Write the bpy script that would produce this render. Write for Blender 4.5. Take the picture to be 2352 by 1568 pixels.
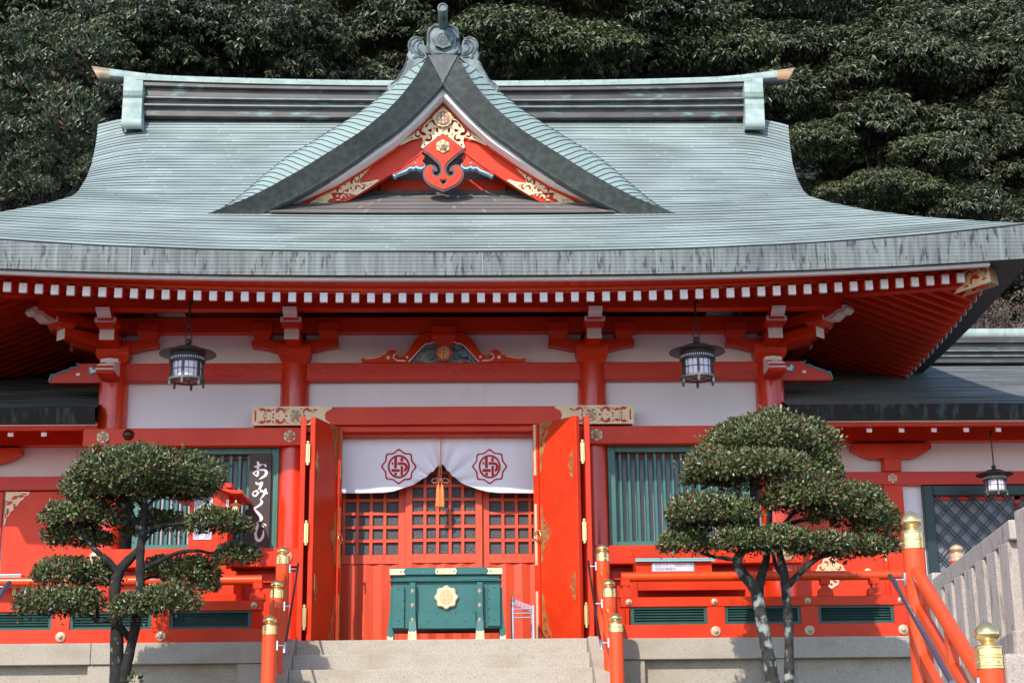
import bpy, bmesh, math, random
import numpy as np
from mathutils import Vector, Matrix
from math import sin, cos, pi, radians, sqrt, tan

for _o in list(bpy.data.objects):
    bpy.data.objects.remove(_o)
random.seed(7)
rng = np.random.default_rng(11)
S = bpy.context.scene
C = S.collection

# ------------------------------------------------------------------ camera, sky, sun, exposure
FOC, CX, CY = 3676.0, 1176.0, 784.0
CAM = Vector((0.21, -19.1, -1.49))
PITCH, ROLL, YAW = radians(15.4), radians(-0.68), radians(-1.9)
RC = Matrix.Rotation(YAW, 3, 'Z') @ Matrix.Rotation(pi / 2 + PITCH, 3, 'X') @ Matrix.Rotation(ROLL, 3, 'Z')
cd = bpy.data.cameras.new('camera')
cam = bpy.data.objects.new('camera', cd)
C.objects.link(cam)
cam.location = CAM
cam.rotation_euler = RC.to_euler()
cd.sensor_width = 36.0
cd.lens = 36.0 * FOC / 2352.0
cd.clip_start, cd.clip_end = 0.1, 2000
S.camera = cam

SUN_EL, SUN_AZ = radians(36.0), radians(22.0)      # the sun stands in front of the hall, to the left
w = bpy.data.worlds.new('World')
S.world = w
w.use_nodes = True
nt = w.node_tree
sky = nt.nodes.new('ShaderNodeTexSky')
sky.sky_type = 'NISHITA'
sky.sun_disc = False
sky.sun_elevation = SUN_EL
sky.sun_rotation = pi + SUN_AZ
sky.air_density, sky.dust_density, sky.ozone_density = 1.0, 0.5, 3.0
bg = nt.nodes['Background']
bg.inputs[1].default_value = 0.15
nt.links.new(sky.outputs[0], bg.inputs[0])
sd = bpy.data.lights.new('sun', 'SUN')
sun = bpy.data.objects.new('sun', sd)
C.objects.link(sun)
sd.energy, sd.angle, sd.color = 2.3, radians(0.53), (1.0, 0.94, 0.85)
_to = Vector((-sin(SUN_AZ) * cos(SUN_EL), -cos(SUN_AZ) * cos(SUN_EL), sin(SUN_EL)))
sun.rotation_euler = _to.to_track_quat('Z', 'Y').to_euler()
sun.location = (-15, -35, 30)
S.view_settings.view_transform = 'Standard'
S.view_settings.look = 'None'
S.view_settings.gamma = 1.0
S.view_settings.exposure = 0.92
S.render.engine = 'CYCLES'
S.cycles.max_bounces = 6


def at(px, py, Y):
    "world point where the sight line through a spot of the photograph meets the plane y = Y"
    d = RC @ Vector(((px - CX) / FOC, -(py - CY) / FOC, -1.0))
    return CAM + d * ((Y - CAM.y) / d.y)


def zat(py, Y, px=1019):
    return at(px, py, Y).z


def proj(p):
    q = RC.transposed() @ (Vector(p) - CAM)
    return CX - FOC * q.x / q.z, CY + FOC * q.y / q.z


def hx(h, py, Y):
    "half width in metres of h photograph pixels measured from the hall's centre line"
    q = RC.transposed() @ (at(1019, py, Y) - CAM)
    return -h * q.z / FOC


# ------------------------------------------------------------------ materials
def mat(name, col, rough=0.5, metal=0.0, col2=None, scale=3.0, stretch=(1, 1, 1), lo=0.35, hi=0.65, bump=0.0, bscale=40.0,
        spec=0.5, detail=4.0, coat=0.0, rvar=0.0):
    m = bpy.data.materials.new(name)
    m.use_nodes = True
    n, l = m.node_tree.nodes, m.node_tree.links
    b = n['Principled BSDF']
    b.inputs['Base Color'].default_value = (*col, 1)
    b.inputs['Roughness'].default_value = rough
    b.inputs['Metallic'].default_value = metal
    b.inputs['Specular IOR Level'].default_value = spec
    b.inputs['Coat Weight'].default_value = coat
    tc = n.new('ShaderNodeTexCoord')
    if col2 is not None:
        mp = n.new('ShaderNodeMapping')
        mp.inputs['Scale'].default_value = stretch
        l.new(tc.outputs['Object'], mp.inputs[0])
        t = n.new('ShaderNodeTexNoise')
        t.inputs['Scale'].default_value = scale
        t.inputs['Detail'].default_value = detail
        l.new(mp.outputs[0], t.inputs['Vector'])
        r = n.new('ShaderNodeMapRange')
        r.inputs[1].default_value, r.inputs[2].default_value = lo, hi
        l.new(t.outputs[0], r.inputs[0])
        x = n.new('ShaderNodeMix')
        x.data_type = 'RGBA'
        x.inputs[6].default_value, x.inputs[7].default_value = (*col, 1), (*col2, 1)
        l.new(r.outputs[0], x.inputs[0])
        l.new(x.outputs[2], b.inputs['Base Color'])
        if rvar:
            r2 = n.new('ShaderNodeMapRange')
            r2.inputs[3].default_value, r2.inputs[4].default_value = rough, rough + rvar
            l.new(r.outputs[0], r2.inputs[0])
            l.new(r2.outputs[0], b.inputs['Roughness'])
    if bump:
        t2 = n.new('ShaderNodeTexNoise')
        t2.inputs['Scale'].default_value = bscale
        t2.inputs['Detail'].default_value = 3
        l.new(tc.outputs['Object'], t2.inputs['Vector'])
        bp = n.new('ShaderNodeBump')
        bp.inputs['Strength'].default_value = bump
        bp.inputs['Distance'].default_value = 0.01
        l.new(t2.outputs[0], bp.inputs['Height'])
        l.new(bp.outputs[0], b.inputs['Normal'])
    return m


def layer(m, col, scale, stretch, lo, hi, amount=1.0, detail=5.0):
    "mix another noise-shaped stain over a material's base colour"
    n, l = m.node_tree.nodes, m.node_tree.links
    b = n['Principled BSDF']
    old = b.inputs['Base Color'].links[0].from_socket if b.inputs['Base Color'].links else None
    tc = n.new('ShaderNodeTexCoord')
    mp = n.new('ShaderNodeMapping')
    mp.inputs['Scale'].default_value = stretch
    l.new(tc.outputs['Object'], mp.inputs[0])
    t = n.new('ShaderNodeTexNoise')
    t.inputs['Scale'].default_value = scale
    t.inputs['Detail'].default_value = detail
    l.new(mp.outputs[0], t.inputs['Vector'])
    r = n.new('ShaderNodeMapRange')
    r.inputs[1].default_value, r.inputs[2].default_value = lo, hi
    r.inputs[4].default_value = amount
    l.new(t.outputs[0], r.inputs[0])
    x = n.new('ShaderNodeMix')
    x.data_type = 'RGBA'
    if old is not None:
        l.new(old, x.inputs[6])
    else:
        x.inputs[6].default_value = b.inputs['Base Color'].default_value
    x.inputs[7].default_value = (*col, 1)
    l.new(r.outputs[0], x.inputs[0])
    l.new(x.outputs[2], b.inputs['Base Color'])
    return m


def ribs(m, freq, strength, axis=2, dist=0.006):
    "fine parallel grooves in the normal"
    n, l = m.node_tree.nodes, m.node_tree.links
    b = n['Principled BSDF']
    tc = n.new('ShaderNodeTexCoord')
    wv = n.new('ShaderNodeTexWave')
    wv.bands_direction = 'XYZ'[axis]
    wv.inputs['Scale'].default_value = freq
    wv.inputs['Distortion'].default_value = 0.6
    wv.inputs['Detail'].default_value = 1
    l.new(tc.outputs['Object'], wv.inputs['Vector'])
    bp = n.new('ShaderNodeBump')
    bp.inputs['Strength'].default_value = strength
    bp.inputs['Distance'].default_value = dist
    l.new(wv.outputs[0], bp.inputs['Height'])
    if b.inputs['Normal'].links:
        l.new(b.inputs['Normal'].links[0].from_socket, bp.inputs['Normal'])
    l.new(bp.outputs[0], b.inputs['Normal'])
    return m


RED = mat('vermilion_paint', (0.70, 0.046, 0.0095), 0.36, col2=(0.60, 0.034, 0.0075), scale=2.2, bump=0.14, bscale=18, spec=0.26)
layer(RED, (0.70, 0.066, 0.020), 7, (1, 1, 0.5), 0.56, 0.78, 0.5)
layer(RED, (0.42, 0.035, 0.014), 3, (2.5, 2.5, 0.6), 0.62, 0.82, 0.45)
COLRED = mat('glossy_column_paint', (0.70, 0.044, 0.010), 0.24, col2=(0.58, 0.033, 0.008), scale=2.0, stretch=(1, 1, 0.4), bump=0.25, bscale=9, spec=0.5, coat=0.25)
REDOLD = mat('peeling_vermilion_paint', (0.64, 0.030, 0.012), 0.36, col2=(0.55, 0.038, 0.018), scale=6, bump=0.6, bscale=14, spec=0.3)
REDPIPE = mat('vermilion_pipe_paint', (0.82, 0.076, 0.011), 0.32, bump=0.05, bscale=30)
REDBOARD = mat('vermilion_boards', (0.74, 0.078, 0.021), 0.5, col2=(0.66, 0.062, 0.017), scale=5, stretch=(6, 6, 0.6), bump=0.1)
WHITE = mat('white_plaster', (0.87, 0.83, 0.87), 0.85, col2=(0.82, 0.78, 0.81), scale=1.2, bump=0.05)
layer(WHITE, (0.66, 0.61, 0.60), 1.4, (3, 3, 0.6), 0.60, 0.85, 0.5)
WHITEP = mat('white_paint', (0.88, 0.85, 0.86), 0.5, col2=(0.80, 0.76, 0.76), scale=9, lo=0.5, hi=0.75)
CARVED = mat('bounce_tinted_white_paint', (0.70, 0.56, 0.52), 0.5)  # white paint with red bounce light put into its colour
GREYBOARD = mat('grey_board', (0.36, 0.33, 0.33), 0.8)
GREEN = mat('green_paint', (0.055, 0.165, 0.135), 0.42, col2=(0.045, 0.14, 0.115), scale=5, bump=0.08)
LOUVRE = mat('louvre_green', (0.030, 0.090, 0.078), 0.42, col2=(0.024, 0.072, 0.062), scale=5)
GREENB = mat('offering_box_green', (0.020, 0.120, 0.110), 0.42, col2=(0.025, 0.14, 0.128), scale=4, bump=0.12, bscale=25)
layer(GREENB, (0.30, 0.38, 0.34), 60, (1, 1, 0.4), 0.70, 0.74, 0.8)
COPDARK = mat('dark_copper', (0.072, 0.077, 0.074), 0.5, 0.0, col2=(0.125, 0.148, 0.137), scale=14, stretch=(1, 1, 1), lo=0.42, hi=0.82, bump=0.1, spec=0.4)
COPEAVE = mat('weathered_eave_copper', (0.125, 0.135, 0.133), 0.6, 0.0, col2=(0.215, 0.24, 0.232), scale=2.0, stretch=(12, 12, 0.4), lo=0.35, hi=0.7, spec=0.3)
layer(COPEAVE, (0.10, 0.105, 0.107), 2.2, (7, 7, 0.7), 0.50, 0.80, 0.55)
layer(COPEAVE, (0.25, 0.29, 0.275), 1.1, (6, 6, 0.5), 0.58, 0.72, 0.6)
layer(COPEAVE, (0.034, 0.037, 0.037), 2.6, (10, 10, 2.4), 0.57, 0.66, 0.85, 4)
layer(COPEAVE, (0.30, 0.33, 0.315), 3.0, (16, 16, 0.3), 0.56, 0.80, 0.45)
layer(COPEAVE, (0.06, 0.064, 0.063), 0.9, (1.2, 1.2, 1.5), 0.54, 0.78, 0.55)
ribs(COPEAVE, 7.5, 0.3, 2, 0.01)
COPGREEN = mat('verdigris_copper', (0.28, 0.37, 0.335), 0.6, col2=(0.41, 0.465, 0.42), scale=5, stretch=(1, 1, 0.5), bump=0.1, spec=0.3)
layer(COPGREEN, (0.17, 0.20, 0.17), 4, (5, 5, 0.6), 0.56, 0.8, 0.7)
COPRIDGE = mat('brown_ridge_copper', (0.055, 0.046, 0.045), 0.45, col2=(0.10, 0.088, 0.086), scale=2.0, stretch=(1, 1, 3), bump=0.08, spec=0.4)
layer(COPRIDGE, (0.17, 0.33, 0.29), 2.2, (1.6, 1, 5), 0.57, 0.72, 0.8)
COPLINE = mat('ridge_line_copper', (0.14, 0.15, 0.14), 0.5, col2=(0.22, 0.26, 0.235), scale=3, stretch=(1.5, 1, 1))
SEAMPALE = mat('eave_seam_copper', (0.21, 0.26, 0.24), 0.6)
COPTIP = mat('bare_copper_tip', (0.42, 0.25, 0.12), 0.45, col2=(0.16, 0.15, 0.13), scale=5, lo=0.45, hi=0.65)
COPORN = mat('patinated_bronze', (0.075, 0.092, 0.095), 0.42, 0.15, col2=(0.19, 0.245, 0.24), scale=7, lo=0.4, hi=0.68, bump=0.15, bscale=30)
layer(COPORN, (0.055, 0.065, 0.075), 4, (3, 3, 1), 0.55, 0.72, 0.7)
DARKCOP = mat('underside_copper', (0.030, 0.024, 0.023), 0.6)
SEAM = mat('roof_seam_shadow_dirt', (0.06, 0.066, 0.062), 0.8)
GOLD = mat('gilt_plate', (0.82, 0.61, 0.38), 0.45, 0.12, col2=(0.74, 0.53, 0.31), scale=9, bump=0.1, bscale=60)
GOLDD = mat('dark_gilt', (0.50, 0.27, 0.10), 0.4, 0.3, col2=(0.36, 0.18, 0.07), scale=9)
BRASS = mat('polished_brass', (0.95, 0.68, 0.31), 0.20, 0.88)
BRONZE = mat('pale_bronze', (0.66, 0.46, 0.29), 0.36, 0.2)
STEEL = mat('steel', (0.62, 0.62, 0.66), 0.25, 0.9)
PIPEDARK = mat('brown_steel_pipe', (0.16, 0.10, 0.13), 0.2, 0.85)
PIPEBLUE = mat('polished_steel_pipe', (0.30, 0.28, 0.36), 0.18, 0.9)
GRANITE = mat('pale_granite', (0.48, 0.415, 0.335), 0.8, col2=(0.375, 0.32, 0.255), scale=75, lo=0.35, hi=0.7, bump=0.25, bscale=120, detail=2)
layer(GRANITE, (0.33, 0.255, 0.165), 1.8, (1, 1, 2.0), 0.48, 0.72, 0.65)
layer(GRANITE, (0.16, 0.145, 0.125), 3.5, (3, 3, 1), 0.62, 0.80, 0.32)
layer(GRANITE, (0.12, 0.11, 0.10), 60, (1, 1, 1), 0.66, 0.72, 0.7, 1)
GRANITEG = mat('weathered_granite', (0.54, 0.45, 0.385), 0.85, col2=(0.41, 0.34, 0.29), scale=75, lo=0.35, hi=0.7, bump=0.25, bscale=110, detail=2)
layer(GRANITEG, (0.13, 0.09, 0.085), 5, (4, 4, 0.9), 0.54, 0.72, 0.6)
layer(GRANITEG, (0.10, 0.09, 0.085), 110, (1, 1, 1), 0.66, 0.72, 0.8, 1)
CLOTH = mat('white_cloth', (0.88, 0.84, 0.88), 0.9)
PRINT = mat('red_print', (0.50, 0.018, 0.014), 0.8)
TASSEL = mat('orange_silk', (0.92, 0.28, 0.07), 0.6, col2=(0.75, 0.18, 0.05), scale=60, stretch=(1, 1, 0.05))
CORD = mat('salmon_cord', (0.86, 0.30, 0.17), 0.6)
DARKWOOD = mat('dark_stained_wood', (0.034, 0.018, 0.014), 0.6, col2=(0.058, 0.031, 0.023), scale=4, stretch=(9, 9, 0.5), bump=0.15)
LETTER = mat('white_lettering', (0.88, 0.86, 0.86), 0.6)
INK = mat('grey_lettering', (0.12, 0.12, 0.14), 0.7)
LANT = mat('lantern_bronze', (0.045, 0.046, 0.044), 0.45, 0.3, col2=(0.075, 0.050, 0.040), scale=6)
LANTG = mat('lantern_verdigris', (0.16, 0.19, 0.17), 0.6, col2=(0.07, 0.08, 0.075), scale=22)
MILK = mat('milk_glass', (0.86, 0.78, 0.92), 0.35)
SCREEN = mat('dark_wire_screen', (0.035, 0.034, 0.036), 0.6, col2=(0.17, 0.165, 0.17), scale=110, lo=0.46, hi=0.72, detail=1)
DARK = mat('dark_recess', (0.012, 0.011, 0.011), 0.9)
PAPER = mat('grey_lilac_shutter', (0.50, 0.47, 0.54), 0.6)
LABEL = mat('lilac_label', (0.42, 0.40, 0.48), 0.6)
BLUE = mat('carving_blue', (0.13, 0.27, 0.36), 0.6)
SKYB = mat('scroll_blue', (0.33, 0.58, 0.74), 0.5)
SLATE = mat('dark_slate_paint', (0.07, 0.06, 0.07), 0.5)
TEAL = mat('teal_lid', (0.25, 0.52, 0.54), 0.4)
BARK = mat('dark_bark', (0.011, 0.009, 0.008), 0.9, col2=(0.028, 0.023, 0.020), scale=14, bump=0.6, bscale=30)
layer(BARK, (0.26, 0.26, 0.24), 11, (1, 1, 0.8), 0.62, 0.70, 0.8)
BARKP = mat('lichen_bark', (0.055, 0.049, 0.045), 0.9, col2=(0.020, 0.018, 0.016), scale=13, bump=0.6, bscale=30)
layer(BARKP, (0.38, 0.40, 0.35), 9, (1, 1, 0.8), 0.54, 0.64, 0.85)
BARKB = mat('forest_bark', (0.018, 0.014, 0.011), 0.95)
SOIL = mat('forest_soil', (0.020, 0.018, 0.014), 1.0, col2=(0.012, 0.013, 0.009), scale=1.5)
PAVE = mat('grey_paving', (0.075, 0.075, 0.08), 0.85, col2=(0.055, 0.055, 0.06), scale=3, bump=0.1)
EARTH = mat('bare_ground', (0.08, 0.08, 0.082), 0.95, col2=(0.06, 0.06, 0.06), scale=1.3)


def leafmat(name, col, rough=0.38, spec=0.5):
    m = mat(name, col, rough, spec=spec, col2=tuple(c * 0.7 for c in col), scale=6, lo=0.3, hi=0.7)
    return m


# evergreen hillside, shaped topiary
LF = [leafmat('oak_leaf', (0.128, 0.143, 0.076), 0.36, 0.55), leafmat('oak_leaf_dark', (0.068, 0.078, 0.042), 0.36, 0.55), leafmat('oak_leaf_young', (0.18, 0.205, 0.080), 0.42, 0.45)]
LB = [leafmat('bush_leaf', (0.085, 0.115, 0.052), 0.34, 0.6), leafmat('bush_leaf_dark', (0.050, 0.068, 0.034), 0.4), leafmat('bush_leaf_rust', (0.20, 0.09, 0.06), 0.5)]
LT = [leafmat('topiary_leaf', (0.135, 0.165, 0.050), 0.36, 0.5), leafmat('topiary_leaf_dark', (0.065, 0.085, 0.028), 0.36, 0.5), leafmat('topiary_leaf_red', (0.20, 0.085, 0.05), 0.4)]
LR = [leafmat('red_bud_leaf', (0.20, 0.09, 0.075), 0.6), leafmat('olive_bud_leaf', (0.11, 0.11, 0.05), 0.6), leafmat('brown_bud_leaf', (0.10, 0.07, 0.05), 0.6)]


def roofmat(name, c1, c2, cm, spec=0.35):
    m = bpy.data.materials.new(name)
    m.use_nodes = True
    n, l = m.node_tree.nodes, m.node_tree.links
    b = n['Principled BSDF']
    b.inputs['Roughness'].default_value = 0.55
    b.inputs['Specular IOR Level'].default_value = spec
    uv = n.new('ShaderNodeUVMap')
    br = n.new('ShaderNodeTexBrick')
    br.offset, br.offset_frequency = 0.37, 2
    br.squash_frequency = 3
    br.squash = 1.25
    br.inputs['Color1'].default_value, br.inputs['Color2'].default_value = (*c1, 1), (*c2, 1)
    br.inputs['Mortar'].default_value = (*cm, 1)
    br.inputs['Scale'].default_value = 1
    br.inputs['Mortar Size'].default_value = 0.018
    br.inputs['Brick Width'].default_value = 1.15
    br.inputs['Row Height'].default_value = 1.0
    l.new(uv.outputs[0], br.inputs['Vector'])
    tc = n.new('ShaderNodeTexCoord')
    t = n.new('ShaderNodeTexNoise')
    t.inputs['Scale'].default_value = 1.3
    t.inputs['Detail'].default_value = 6
    l.new(tc.outputs['Object'], t.inputs['Vector'])
    r = n.new('ShaderNodeMapRange')
    r.inputs[1].default_value, r.inputs[2].default_value = 0.3, 0.7
    r.inputs[3].default_value, r.inputs[4].default_value = 0.78, 1.14
    l.new(t.outputs[0], r.inputs[0])
    mx = n.new('ShaderNodeMix')
    mx.data_type = 'RGBA'
    mx.blend_type = 'MULTIPLY'
    mx.inputs[0].default_value = 1
    l.new(br.outputs[0], mx.inputs[6])
    l.new(r.outputs[0], mx.inputs[7])
    l.new(mx.outputs[2], b.inputs['Base Color'])
    wv = n.new('ShaderNodeTexWave')
    wv.inputs['Scale'].default_value = 9
    l.new(tc.outputs['Object'], wv.inputs['Vector'])
    bp = n.new('ShaderNodeBump')
    bp.inputs['Strength'].default_value = 0.25
    bp.inputs['Distance'].default_value = 0.006
    l.new(wv.outputs[0], bp.inputs['Height'])
    l.new(bp.outputs[0], b.inputs['Normal'])
    return m


ROOF = roofmat('pale_copper_roof', (0.285, 0.345, 0.315), (0.355, 0.405, 0.38), (0.37, 0.43, 0.40), 0.18)
ROOFB = roofmat('brown_copper_roof', (0.17, 0.145, 0.135), (0.22, 0.195, 0.185), (0.27, 0.25, 0.24))
ROOFW = roofmat('wing_copper_roof', (0.21, 0.225, 0.225), (0.26, 0.275, 0.27), (0.32, 0.32, 0.31))
ROOFD = roofmat('shade_tinted_wing_roof', (0.030, 0.026, 0.025), (0.042, 0.036, 0.034), (0.06, 0.05, 0.05), 0.08)  # brown copper darkened and dulled so the left wing's shade is in the colour


# ------------------------------------------------------------------ mesh building
class MB:
    def __init__(s):
        s.v, s.f, s.m = [], [], []

    def add(s, verts, faces, mi=0):
        o = len(s.v)
        s.v += [tuple(p) for p in verts]
        s.f += [tuple(i + o for i in f) for f in faces]
        s.m += [mi] * len(faces)

    def box(s, x0, x1, y0, y1, z0, z1, mi=0):
        x0, x1 = min(x0, x1), max(x0, x1)
        y0, y1 = min(y0, y1), max(y0, y1)
        z0, z1 = min(z0, z1), max(z0, z1)
        s.add([(x0, y0, z0), (x1, y0, z0), (x1, y1, z0), (x0, y1, z0), (x0, y0, z1), (x1, y0, z1), (x1, y1, z1), (x0, y1, z1)],
              [(3, 2, 1, 0), (4, 5, 6, 7), (0, 1, 5, 4), (1, 2, 6, 5), (2, 3, 7, 6), (3, 0, 4, 7)], mi)

    def mbox(s, M, sx, sy, sz, mi=0):
        pts = [M @ Vector((a * sx / 2, b * sy / 2, c * sz / 2)) for c in (-1, 1) for b in (-1, 1) for a in (-1, 1)]
        s.add(pts, [(0, 2, 3, 1), (4, 5, 7, 6), (0, 1, 5, 4), (1, 3, 7, 5), (3, 2, 6, 7), (2, 0, 4, 6)], mi)

    def bar(s, p0, p1, w, h, up=(0, 0, 1), mi=0):
        p0, p1 = Vector(p0), Vector(p1)
        d = p1 - p0
        L = d.length
        d.normalize()
        u = Vector(up)
        x = d.cross(u)
        if x.length < 1e-4:
            x = d.cross(Vector((1, 0, 0)))
        x.normalize()
        u = x.cross(d)
        M = Matrix((x, d, u)).transposed().to_4x4()
        M.translation = (p0 + p1) / 2
        s.mbox(M, w, L, h, mi)

    def tube(s, pts, radii, n=10, mi=0, caps=True):
        pts = [Vector(p) for p in pts]
        if not hasattr(radii, '__len__'):
            radii = [radii] * len(pts)
        rings = []
        ref = None
        for i, p in enumerate(pts):
            d = (pts[min(i + 1, len(pts) - 1)] - pts[max(i - 1, 0)]).normalized()
            if ref is None:
                ref = d.cross(Vector((0, 0, 1)))
                if ref.length < 1e-3:
                    ref = Vector((1, 0, 0))
            x = (ref - d * ref.dot(d)).normalized()
            ref = x
            y = d.cross(x)
            rings.append([p + (x * cos(2 * pi * k / n) + y * sin(2 * pi * k / n)) * radii[i] for k in range(n)])
        vs = [q for r in rings for q in r]
        fs = []
        for i in range(len(pts) - 1):
            for k in range(n):
                a, b = i * n + k, i * n + (k + 1) % n
                fs.append((a, b, b + n, a + n))
        if caps:
            fs.append(tuple(range(n - 1, -1, -1)))
            fs.append(tuple((len(pts) - 1) * n + k for k in range(n)))
        s.add(vs, fs, mi)

    def lathe(s, prof, c=(0, 0, 0), n=24, mi=0, M=None):
        vs, fs = [], []
        for r, z in prof:
            for k in range(n):
                a = 2 * pi * k / n
                p = Vector((r * cos(a), r * sin(a), z))
                p = (M @ p) if M is not None else p + Vector(c)
                vs.append(p)
        for i in range(len(prof) - 1):
            for k in range(n):
                a, b = i * n + k, i * n + (k + 1) % n
                fs.append((a, b, b + n, a + n))
        s.add(vs, fs, mi)

    def prism(s, poly, y0, y1, mi=0, side=None, M=None):
        "an outline in x,z pushed along y"
        n = len(poly)
        a = sum(poly[i][0] * poly[(i + 1) % n][1] - poly[(i + 1) % n][0] * poly[i][1] for i in range(n))
        if a < 0:
            poly = poly[::-1]
        y0, y1 = min(y0, y1), max(y0, y1)
        vs = [Vector((x, y0, z)) for x, z in poly] + [Vector((x, y1, z)) for x, z in poly]
        if M is not None:
            vs = [M @ v for v in vs]
        s.add(vs, [tuple(range(n))], mi)
        s.add(vs, [tuple(range(2 * n - 1, n - 1, -1))], mi)
        s.add(vs, [(i, i + n, (i + 1) % n + n, (i + 1) % n) for i in range(n)], mi if side is None else side)

    def build(s, name, mats, parent=None, smooth=False, bevel=0.0, seg=1):
        me = bpy.data.meshes.new(name)
        me.from_pydata(s.v, [], s.f)
        mats = mats if isinstance(mats, (list, tuple)) else [mats]
        for m in mats:
            me.materials.append(m)
        if len(mats) > 1:
            me.polygons.foreach_set('material_index', s.m)
        me.update()
        if smooth:
            bm = bmesh.new()
            bm.from_mesh(me)
            bmesh.ops.remove_doubles(bm, verts=bm.verts, dist=1e-5)
            bm.to_mesh(me)
            bm.free()
            me.shade_smooth()
            me.set_sharp_from_angle(angle=radians(smooth if smooth is not True else 42))
        o = bpy.data.objects.new(name, me)
        C.objects.link(o)
        if parent:
            o.parent = parent
        if bevel:
            bm = bmesh.new()
            bm.from_mesh(me)
            bmesh.ops.remove_doubles(bm, verts=bm.verts, dist=1e-5)
            bm.to_mesh(me)
            bm.free()
            md = o.modifiers.new('bevel', 'BEVEL')
            md.width, md.segments, md.limit_method = bevel, seg, 'ANGLE'
            md.angle_limit = radians(50)
        return o


def thing(name, label, cat, loc=(0, 0, 0), group=None, kind=None):
    o = bpy.data.objects.new(name, None)
    o.empty_display_size = 0.2
    C.objects.link(o)
    o.location = loc
    o['label'], o['category'] = label, cat
    if group:
        o['group'] = group
    return o


def tag(o, label, cat, group=None):
    o['label'], o['category'] = label, cat
    if group:
        o['group'] = group
    return o


def struct(o):
    o['kind'] = 'structure'
    return o


def copytree(o, parent=None):
    c = o.copy()
    C.objects.link(c)
    c.parent = parent
    for ch in list(o.children):
        copytree(ch, c)
    return c


def plate(name, outer, holes, depth, M, m, parent=None):
    "a flat plate with pierced holes, outlines given in local x,y; M places it"
    cu = bpy.data.curves.new(name, 'CURVE')
    cu.dimensions, cu.fill_mode, cu.extrude = '2D', 'BOTH', depth / 2
    for poly in [outer] + holes:
        sp = cu.splines.new('POLY')
        sp.points.add(len(poly) - 1)
        for i, (x, y) in enumerate(poly):
            sp.points[i].co = (x, y, 0, 1)
        sp.use_cyclic_u = True
    ob = bpy.data.objects.new(name, cu)
    C.objects.link(ob)
    dg = bpy.context.evaluated_depsgraph_get()
    me = bpy.data.meshes.new_from_object(ob.evaluated_get(dg))
    bpy.data.objects.remove(ob)
    me.transform(M)
    me.materials.clear()
    me.materials.append(m)
    o = bpy.data.objects.new(name, me)
    C.objects.link(o)
    if parent:
        o.parent = parent
    return o


def upright(Y, x=0.0, z=0.0, sx=1.0):
    "matrix that stands a local x,y drawing up in the x,z plane at depth Y, facing -y"
    return Matrix(((sx, 0, 0, x), (0, 0, -1, Y), (0, 1, 0, z), (0, 0, 0, 1)))


def comma(cx, cy, r, a0, turn=1, n=14, tail=1.0):
    "a pierced comma scroll: round head, tail sweeping round"
    r *= 1.28
    cl = []
    for i in range(n):
        t = i / (n - 1)
        a = a0 + turn * t * 3.9 * tail
        rad = r * (0.42 + 0.58 * t)
        cl.append((cx + rad * cos(a), cy + rad * sin(a), r * 0.42 * (1 - t) ** 0.6 + 0.03 * r))
    L, R = [], []
    for i, (x, y, wd) in enumerate(cl):
        x0, y0, _ = cl[max(i - 1, 0)]
        x1, y1, _ = cl[min(i + 1, n - 1)]
        dx, dy = x1 - x0, y1 - y0
        d = math.hypot(dx, dy) or 1
        L.append((x - dy / d * wd, y + dx / d * wd))
        R.append((x + dy / d * wd, y - dx / d * wd))
    return L + R[::-1]


def ell(cx, cy, rx, ry, n=14, rot=0.0):
    return [(cx + rx * cos(2 * pi * k / n) * cos(rot) - ry * sin(2 * pi * k / n) * sin(rot), cy + rx * cos(2 * pi * k / n) * sin(rot) + ry * sin(2 * pi * k / n) * cos(rot)) for k in range(n)]


def heart(cx, cy, s, rot=0.0):
    o = []
    for k in range(20):
        t = 2 * pi * k / 20
        x = 16 * sin(t) ** 3 / 17 * s
        y = (13 * cos(t) - 5 * cos(2 * t) - 2 * cos(3 * t) - cos(4 * t)) / 17 * s
        o.append((cx + x * cos(rot) - y * sin(rot), cy + x * sin(rot) + y * cos(rot)))
    return o


def petals(r, n=8, amp=0.1, per=8, start=pi / 2):
    "outline with n bracket-shaped, pointed petals"
    o = []
    for k in range(n):
        for j in range(per):
            t = j / per
            s = abs(2 * t - 1)           # 1 at the point, 0 at the notch
            rr = r * (1 - amp + amp * (s ** 3 + 0.55 * sin(pi * s) * s - 0.0))
            a = start + 2 * pi * (k + t) / n
            o.append((rr * cos(a), rr * sin(a)))
    return o


def interp(xs, ys, x):
    return float(np.interp(x, xs, ys))


def smooth(a, b, x):
    t = min(max((x - a) / (b - a), 0), 1)
    return t * t * (3 - 2 * t)


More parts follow.
